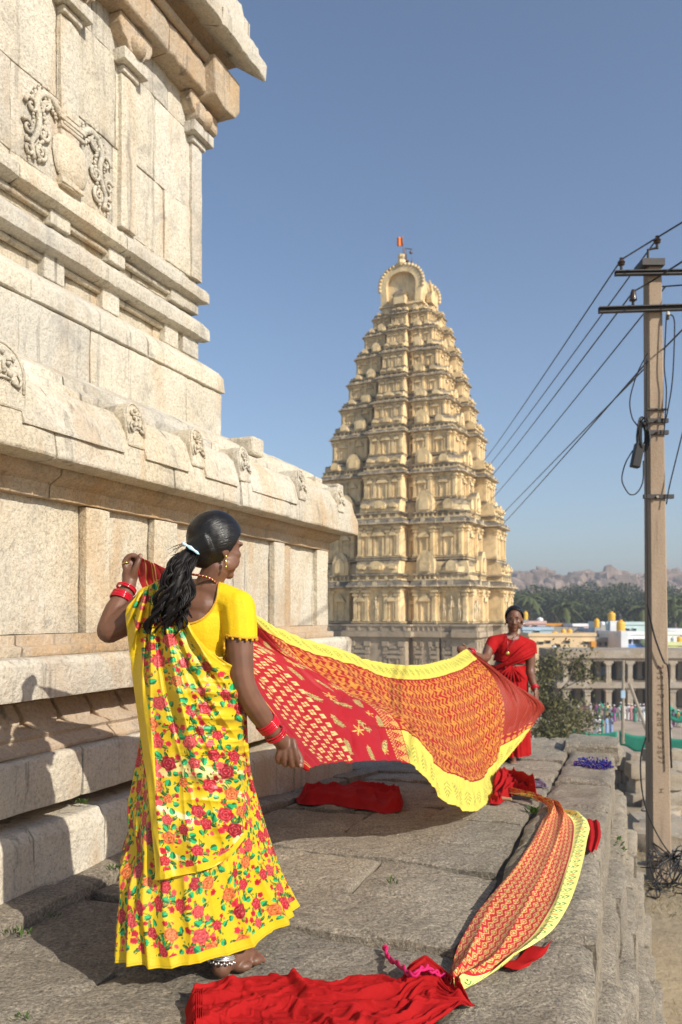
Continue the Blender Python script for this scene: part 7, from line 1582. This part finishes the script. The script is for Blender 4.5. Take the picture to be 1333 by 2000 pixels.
# red lining showing beyond the border
q2 = [[(1000, 1902), (1030, 1898), (1062, 1880)], [(1040, 1868), (1070, 1862), (1086, 1838)], [(1085, 1822), (1098, 1815), (1108, 1795)]]
def strip(keys, hf, lab, nm='red_cloth', mat='red', nu=120, nv=60, z0=.008, cat='cloth', th=.002):
    q, u, v = ground_cloth(keys, nu, nv, hf, z0); o = link(nm, grid_mesh(nm, q, M[mat])); o.modifiers.new('s', 'SOLIDIFY').thickness = th
    if lab: tag(o, lab, cat)
    return o
l1 = strip([[(985, 1898), (1010, 1904), (1034, 1896)], [(1010, 1880), (1040, 1884), (1062, 1872)], [(1040, 1858), (1065, 1860), (1080, 1846)]], lambda u, v, q: .008 + .006 * np.sin(u * 9), None, 'lining'); reparent(l1, ls) if False else None; l1.parent = ls
l2 = strip([[(1142, 1608), (1158, 1606), (1172, 1612)], [(1146, 1640), (1162, 1640), (1174, 1640)], [(1146, 1668), (1156, 1672), (1166, 1668)]], lambda u, v, q: .010 + .012 * np.sin(v * 6) ** 2, None, 'lining'); l2.parent = ls
# big red cloth in the foreground
xs_ = [366, 385, 420, 500, 560, 610, 650, 700, 745, 785, 800, 830, 858, 880, 925]; yt_ = [1945, 1932, 1926, 1908, 1908, 1914, 1920, 1914, 1914, 1916, 1896, 1886, 1902, 1932, 1964]
nu, nv = 420, 220; px_ = np.linspace(368, 924, nu)[:, None]; yt2 = np.interp(px_, xs_, yt_); w_ = np.linspace(0, 1, nv)[None, :]
yb2 = np.interp(px_, [366, 800, 870, 924], [2090, 2060, 2010, 1972]); py_ = yt2 + 10 + (yb2 - yt2 - 10) * w_; Yg_ = F * CZ / (py_ - HY); Xg = (px_ - CX) * Yg_ / F
un = (px_ - 368) / 556 + 0 * w_; env = npsmooth(0, .10, w_) * npsmooth(0, .03, un) * npsmooth(0, .05, 1 - un)
wx = un + .06 * vnoise(un * 2.5, w_ * 2.5, 0, 51); wy = w_ + .10 * vnoise(un * 2.2 + 7, w_ * 2.0, 0, 52)
big = .5 + .5 * vnoise(wx * 2.6, wy * 2.2, 0, 31); fa = .5 + .5 * np.sin(wy * 13 + wx * 7 + 3.0 * vnoise(wx * 1.8, wy * 1.5, 0, 33)); fb = 1 - np.abs(vnoise(wx * 5.0 - wy * 2.4, wy * 4 + wx * 2.0, 0, 17)); fc = 1 - np.abs(vnoise(wx * 11 + wy * 5, wy * 12 - wx * 6, 0, 19))
fd2 = 1 - np.abs(vnoise(wx * 24 + wy * 8, wy * 20 - wx * 10, 0, 61)); hgt = env * (.006 + .026 * big + .010 * fa * (.4 + .6 * big) + .020 * npsmooth(.62, 1, fb) ** 1.5 + .009 * npsmooth(.6, 1, fc) ** 1.5 + .0035 * npsmooth(.6, 1, fd2) + .035 * np.exp(-((un - .83) / .06) ** 2) * np.exp(-((w_ - .15) / .25) ** 2))
fg = link('red_cloth', grid_mesh('red_cloth', np.stack([Xg + .012 * vnoise(un * 9, w_ * 9, 0, 2), Yg_, .014 + hgt], -1), M['red'])); tag(fg, 'large crumpled bright red cloth in the foreground beside her foot', 'cloth'); fg.modifiers.new('s', 'SOLIDIFY').thickness = .002
# stitched band along its left end
sb = MB()
for k in range(7):
    i = 3 + k * 3; pp = [(Xg[i, j], Yg_[i, j], .018 + hgt[i, j]) for j in range(30, 190, 6)]; sb = MB().tube(pp, .0022, 5); o = sb.build('waistband_gather', M['red'], fg, True)
def rcl(keys, amp, lab, seed, nm='red_cloth', mat='red', f1_=3.0, f2_=7.0):
    return strip(keys, lambda u, v, q: npsmooth(0, .12, u) * npsmooth(0, .12, 1 - u) * npsmooth(0, .15, v) * npsmooth(0, .15, 1 - v) * amp * (.35 + .9 * (1 - np.abs(vnoise(u * f1_ + v, v * 3 - u * 2, 0, seed))) ** 3 + .4 * (1 - np.abs(vnoise(u * f2_, v * 6 + u * 4, 0, seed + 1))) ** 3), lab, nm, mat, 140, 90)
rcl([[(578, 1546), (580, 1555), (584, 1560)], [(600, 1530), (612, 1545), (612, 1564)], [(632, 1519), (645, 1542), (648, 1562)], [(664, 1524), (676, 1544), (684, 1572)], [(700, 1516), (712, 1545), (716, 1576)], [(738, 1526), (746, 1548), (750, 1586)], [(772, 1520), (774, 1550), (780, 1580)], [(784, 1534), (788, 1556), (786, 1574)]], .060, 'folded dark red cloth lying in the shadow under the flying sari', 41)
rcl([[(958, 1512), (958, 1530), (960, 1556)], [(975, 1498), (985, 1520), (985, 1553)], [(1000, 1500), (1008, 1515), (1010, 1530)], [(1030, 1518), (1034, 1528), (1036, 1538)], [(1048, 1535), (1050, 1545), (1052, 1556)]], .09, 'bright red cloth bunched at the far end of the patterned sari', 44)
rcl([[(958, 1520), (957, 1545), (955, 1560)], [(972, 1525), (972, 1545), (970, 1562)], [(985, 1528), (983, 1548), (980, 1560)]], .03, 'flat corner of red cloth by the small stick', 46)
M['mauve'] = plain('mauve_cloth', (.16, .13, .18), .8, .2, .3, 30, .3)
rcl([[(1008, 1500), (1010, 1503), (1012, 1506)], [(1035, 1500), (1040, 1506), (1045, 1510)], [(1060, 1504), (1068, 1509), (1072, 1514)]], .03, 'small crumpled mauve cloth between the slabs', 48, 'mauve_cloth', 'mauve')
# pink cord
M['pink'] = plain('pink_cord', (.55, .012, .11), .7, .3, .15, 60, .3)
cd = [G(753, 1858, .0), G(762, 1872, .02), G(785, 1888, .05), G(805, 1903, .09), G(830, 1890, .10), G(850, 1898, .07), G(875, 1912, .04), G(890, 1922, .02)]; k_ = catmull(np.array([[*p] for p in cd]), 50)
k_[:, 2] = np.maximum(k_[:, 2], .012); k_[:, 2] += .004 * np.sin(np.arange(50) * 1.3)
co_ = empty('cord', tuple(k_[0]), 'twisted pink drawstring cord reaching out of the red cloth', 'cord')
for s_ in (0, math.pi): MB().tube([Vector(p) + Vector((.004 * math.cos(i * .9 + s_), .004 * math.sin(i * .9 + s_), .004 * math.sin(i * .9 + s_))) for i, p in enumerate(k_)], .0050, 6).build('strand', M['pink'], co_, True)
MB().ball(Vector(k_[0]), (.012, .012, .012), 8, 6).build('knot', M['pink'], co_, True)
# bead necklaces
M['bead_blue'] = plain('dark_blue_glass_beads', (.015, .015, .20), .15, .6, .5, 60); M['bead_purple'] = plain('purple_glass_beads', (.10, .012, .18), .15, .6, .4, 60)
nb = empty('bead_necklace', tuple(G(1160, 1502, -.19)), 'pile of dark blue glass bead necklaces at the platform edge', 'necklace'); rb_ = random.Random(3); bead = MB().ball((0, 0, 0), .0092, 7, 5).me('bead', True); bead.materials.append(M['bead_blue']); bead2 = MB().ball((0, 0, 0), .0092, 7, 5).me('bead2', True); bead2.materials.append(M['bead_purple'])
for s_ in range(9):
    cx_ = rb_.uniform(-8, 8); ph_ = rb_.uniform(0, 6.28)
    for i in range(28):
        a = 2 * math.pi * i / 28; px = 1160 + cx_ + (33 - s_) * math.cos(a) + 2 * math.sin(3 * a + ph_); py = 1500 + 5 * math.sin(a) + .10 * (px - 1160) + 1.5 * math.sin(4 * a + ph_); g_ = G(px, py, -.18); o = link('bead', bead if rb_.random() < .8 else bead2); o.location = (g_.x, g_.y, zf(g_.x, g_.y) + .02 + .009 * s_ * rb_.random() + .01); reparent(o, nb)
# stick
M['stick'] = plain('pale_wood_stick', (.36, .24, .13), .8, .2, .2, 30, .2)
sa_, sb_ = G(958, 1558, -.03), G(1000, 1562, -.03); sa_.z = zf(sa_.x, sa_.y) + .015; sb_.z = zf(sb_.x, sb_.y) + .02; tag(MB().tube([sa_, sa_.lerp(sb_, .5) + Vector((0, 0, .004)), sb_], [.012, .014, .011], 7).build('stick', M['stick']), 'short pale stick on the slabs below the far cloth corner', 'stick')
# ================================================================ weeds in the joints
def weed(px, py, z, n, h, lab, seed, spread=.05):
    r_ = random.Random(seed); c = G(px, py, z); c.z = z; v = []; f = []; t = empty('weed', tuple(c), lab, 'plant', 'weeds in the stone joints'); mb = MB()
    for i in range(n):
        a = r_.uniform(0, 6.28); o = c + Vector((r_.uniform(-spread, spread), r_.uniform(-spread, spread) * .5, 0)); tip = o + Vector((math.cos(a) * h * .7, math.sin(a) * h * .7, h * r_.uniform(.5, 1))); sd = Vector((-math.sin(a), math.cos(a), 0)) * h * .14; m_ = o.lerp(tip, .55) + Vector((0, 0, h * .15)); k = len(v)
        obj('leaf', [o, m_ + sd, tip, m_ - sd, m_ + Vector((0, 0, -.002))], [(0, 1, 4), (1, 2, 4), (2, 3, 4), (3, 0, 4)], M['leaf_green'], t)
wd = [(20, 1828, .0, 26, .028, 'green weed tuft at the wall foot at the left picture edge', .07), (102, 1792, .02, 14, .022, 'small green weed in the joint by the left kerb', .03), (160, 1570, .30, 16, .03, 'tiny grass tuft on top of the plinth stone', .03), (225, 1700, .03, 14, .03, 'grass blades at the foot of the plinth left of the sari', .03), (545, 1812, .0, 18, .03, 'small weed in the slab joint right of the yellow hem', .04), (768, 1727, 0, 8, .035, 'single tiny seedling in the middle of the paving', .02), (1040, 1590, -.03, 22, .06, 'dark leafy weed in the long joint beside the lying sari', .03), (48, 1990, .0, 14, .02, 'grass tuft at the bottom left picture corner', .03), (470, 1822, .0, 10, .02, 'tiny weeds near the right side of the hem', .03)]
for i, (a, b_, z, n, h, lab, sp_) in enumerate(wd): weed(a, b_, z, n, h, lab, i, sp_)
for i, (px, py, z, lab) in enumerate(((1203, 1660, -.38, 'bright green leafy plant growing from the retaining wall')  ,)):
    c = P(px, py, 4.75); t_, s_ = to_ts(c.x, c.y); r_ = random.Random(i); t = empty('wall_plant', tuple(c), lab, 'plant')
    for k in range(26):
        a = r_.uniform(0, 6.28); o = c + Vector((r_.uniform(-.02, .05), r_.uniform(-.05, .05), r_.uniform(-.06, .06))); tip = o + Vector((math.cos(a) * .022, math.sin(a) * .022, r_.uniform(-.015, .03))); sd = Vector((-math.sin(a), math.cos(a), .3)) * .008; m_ = o.lerp(tip, .5); obj('leaf', [o, m_ + sd, tip, m_ - sd], [(0, 1, 2, 3)], M['leaf_green'] if i == 0 else M['straw'], t)
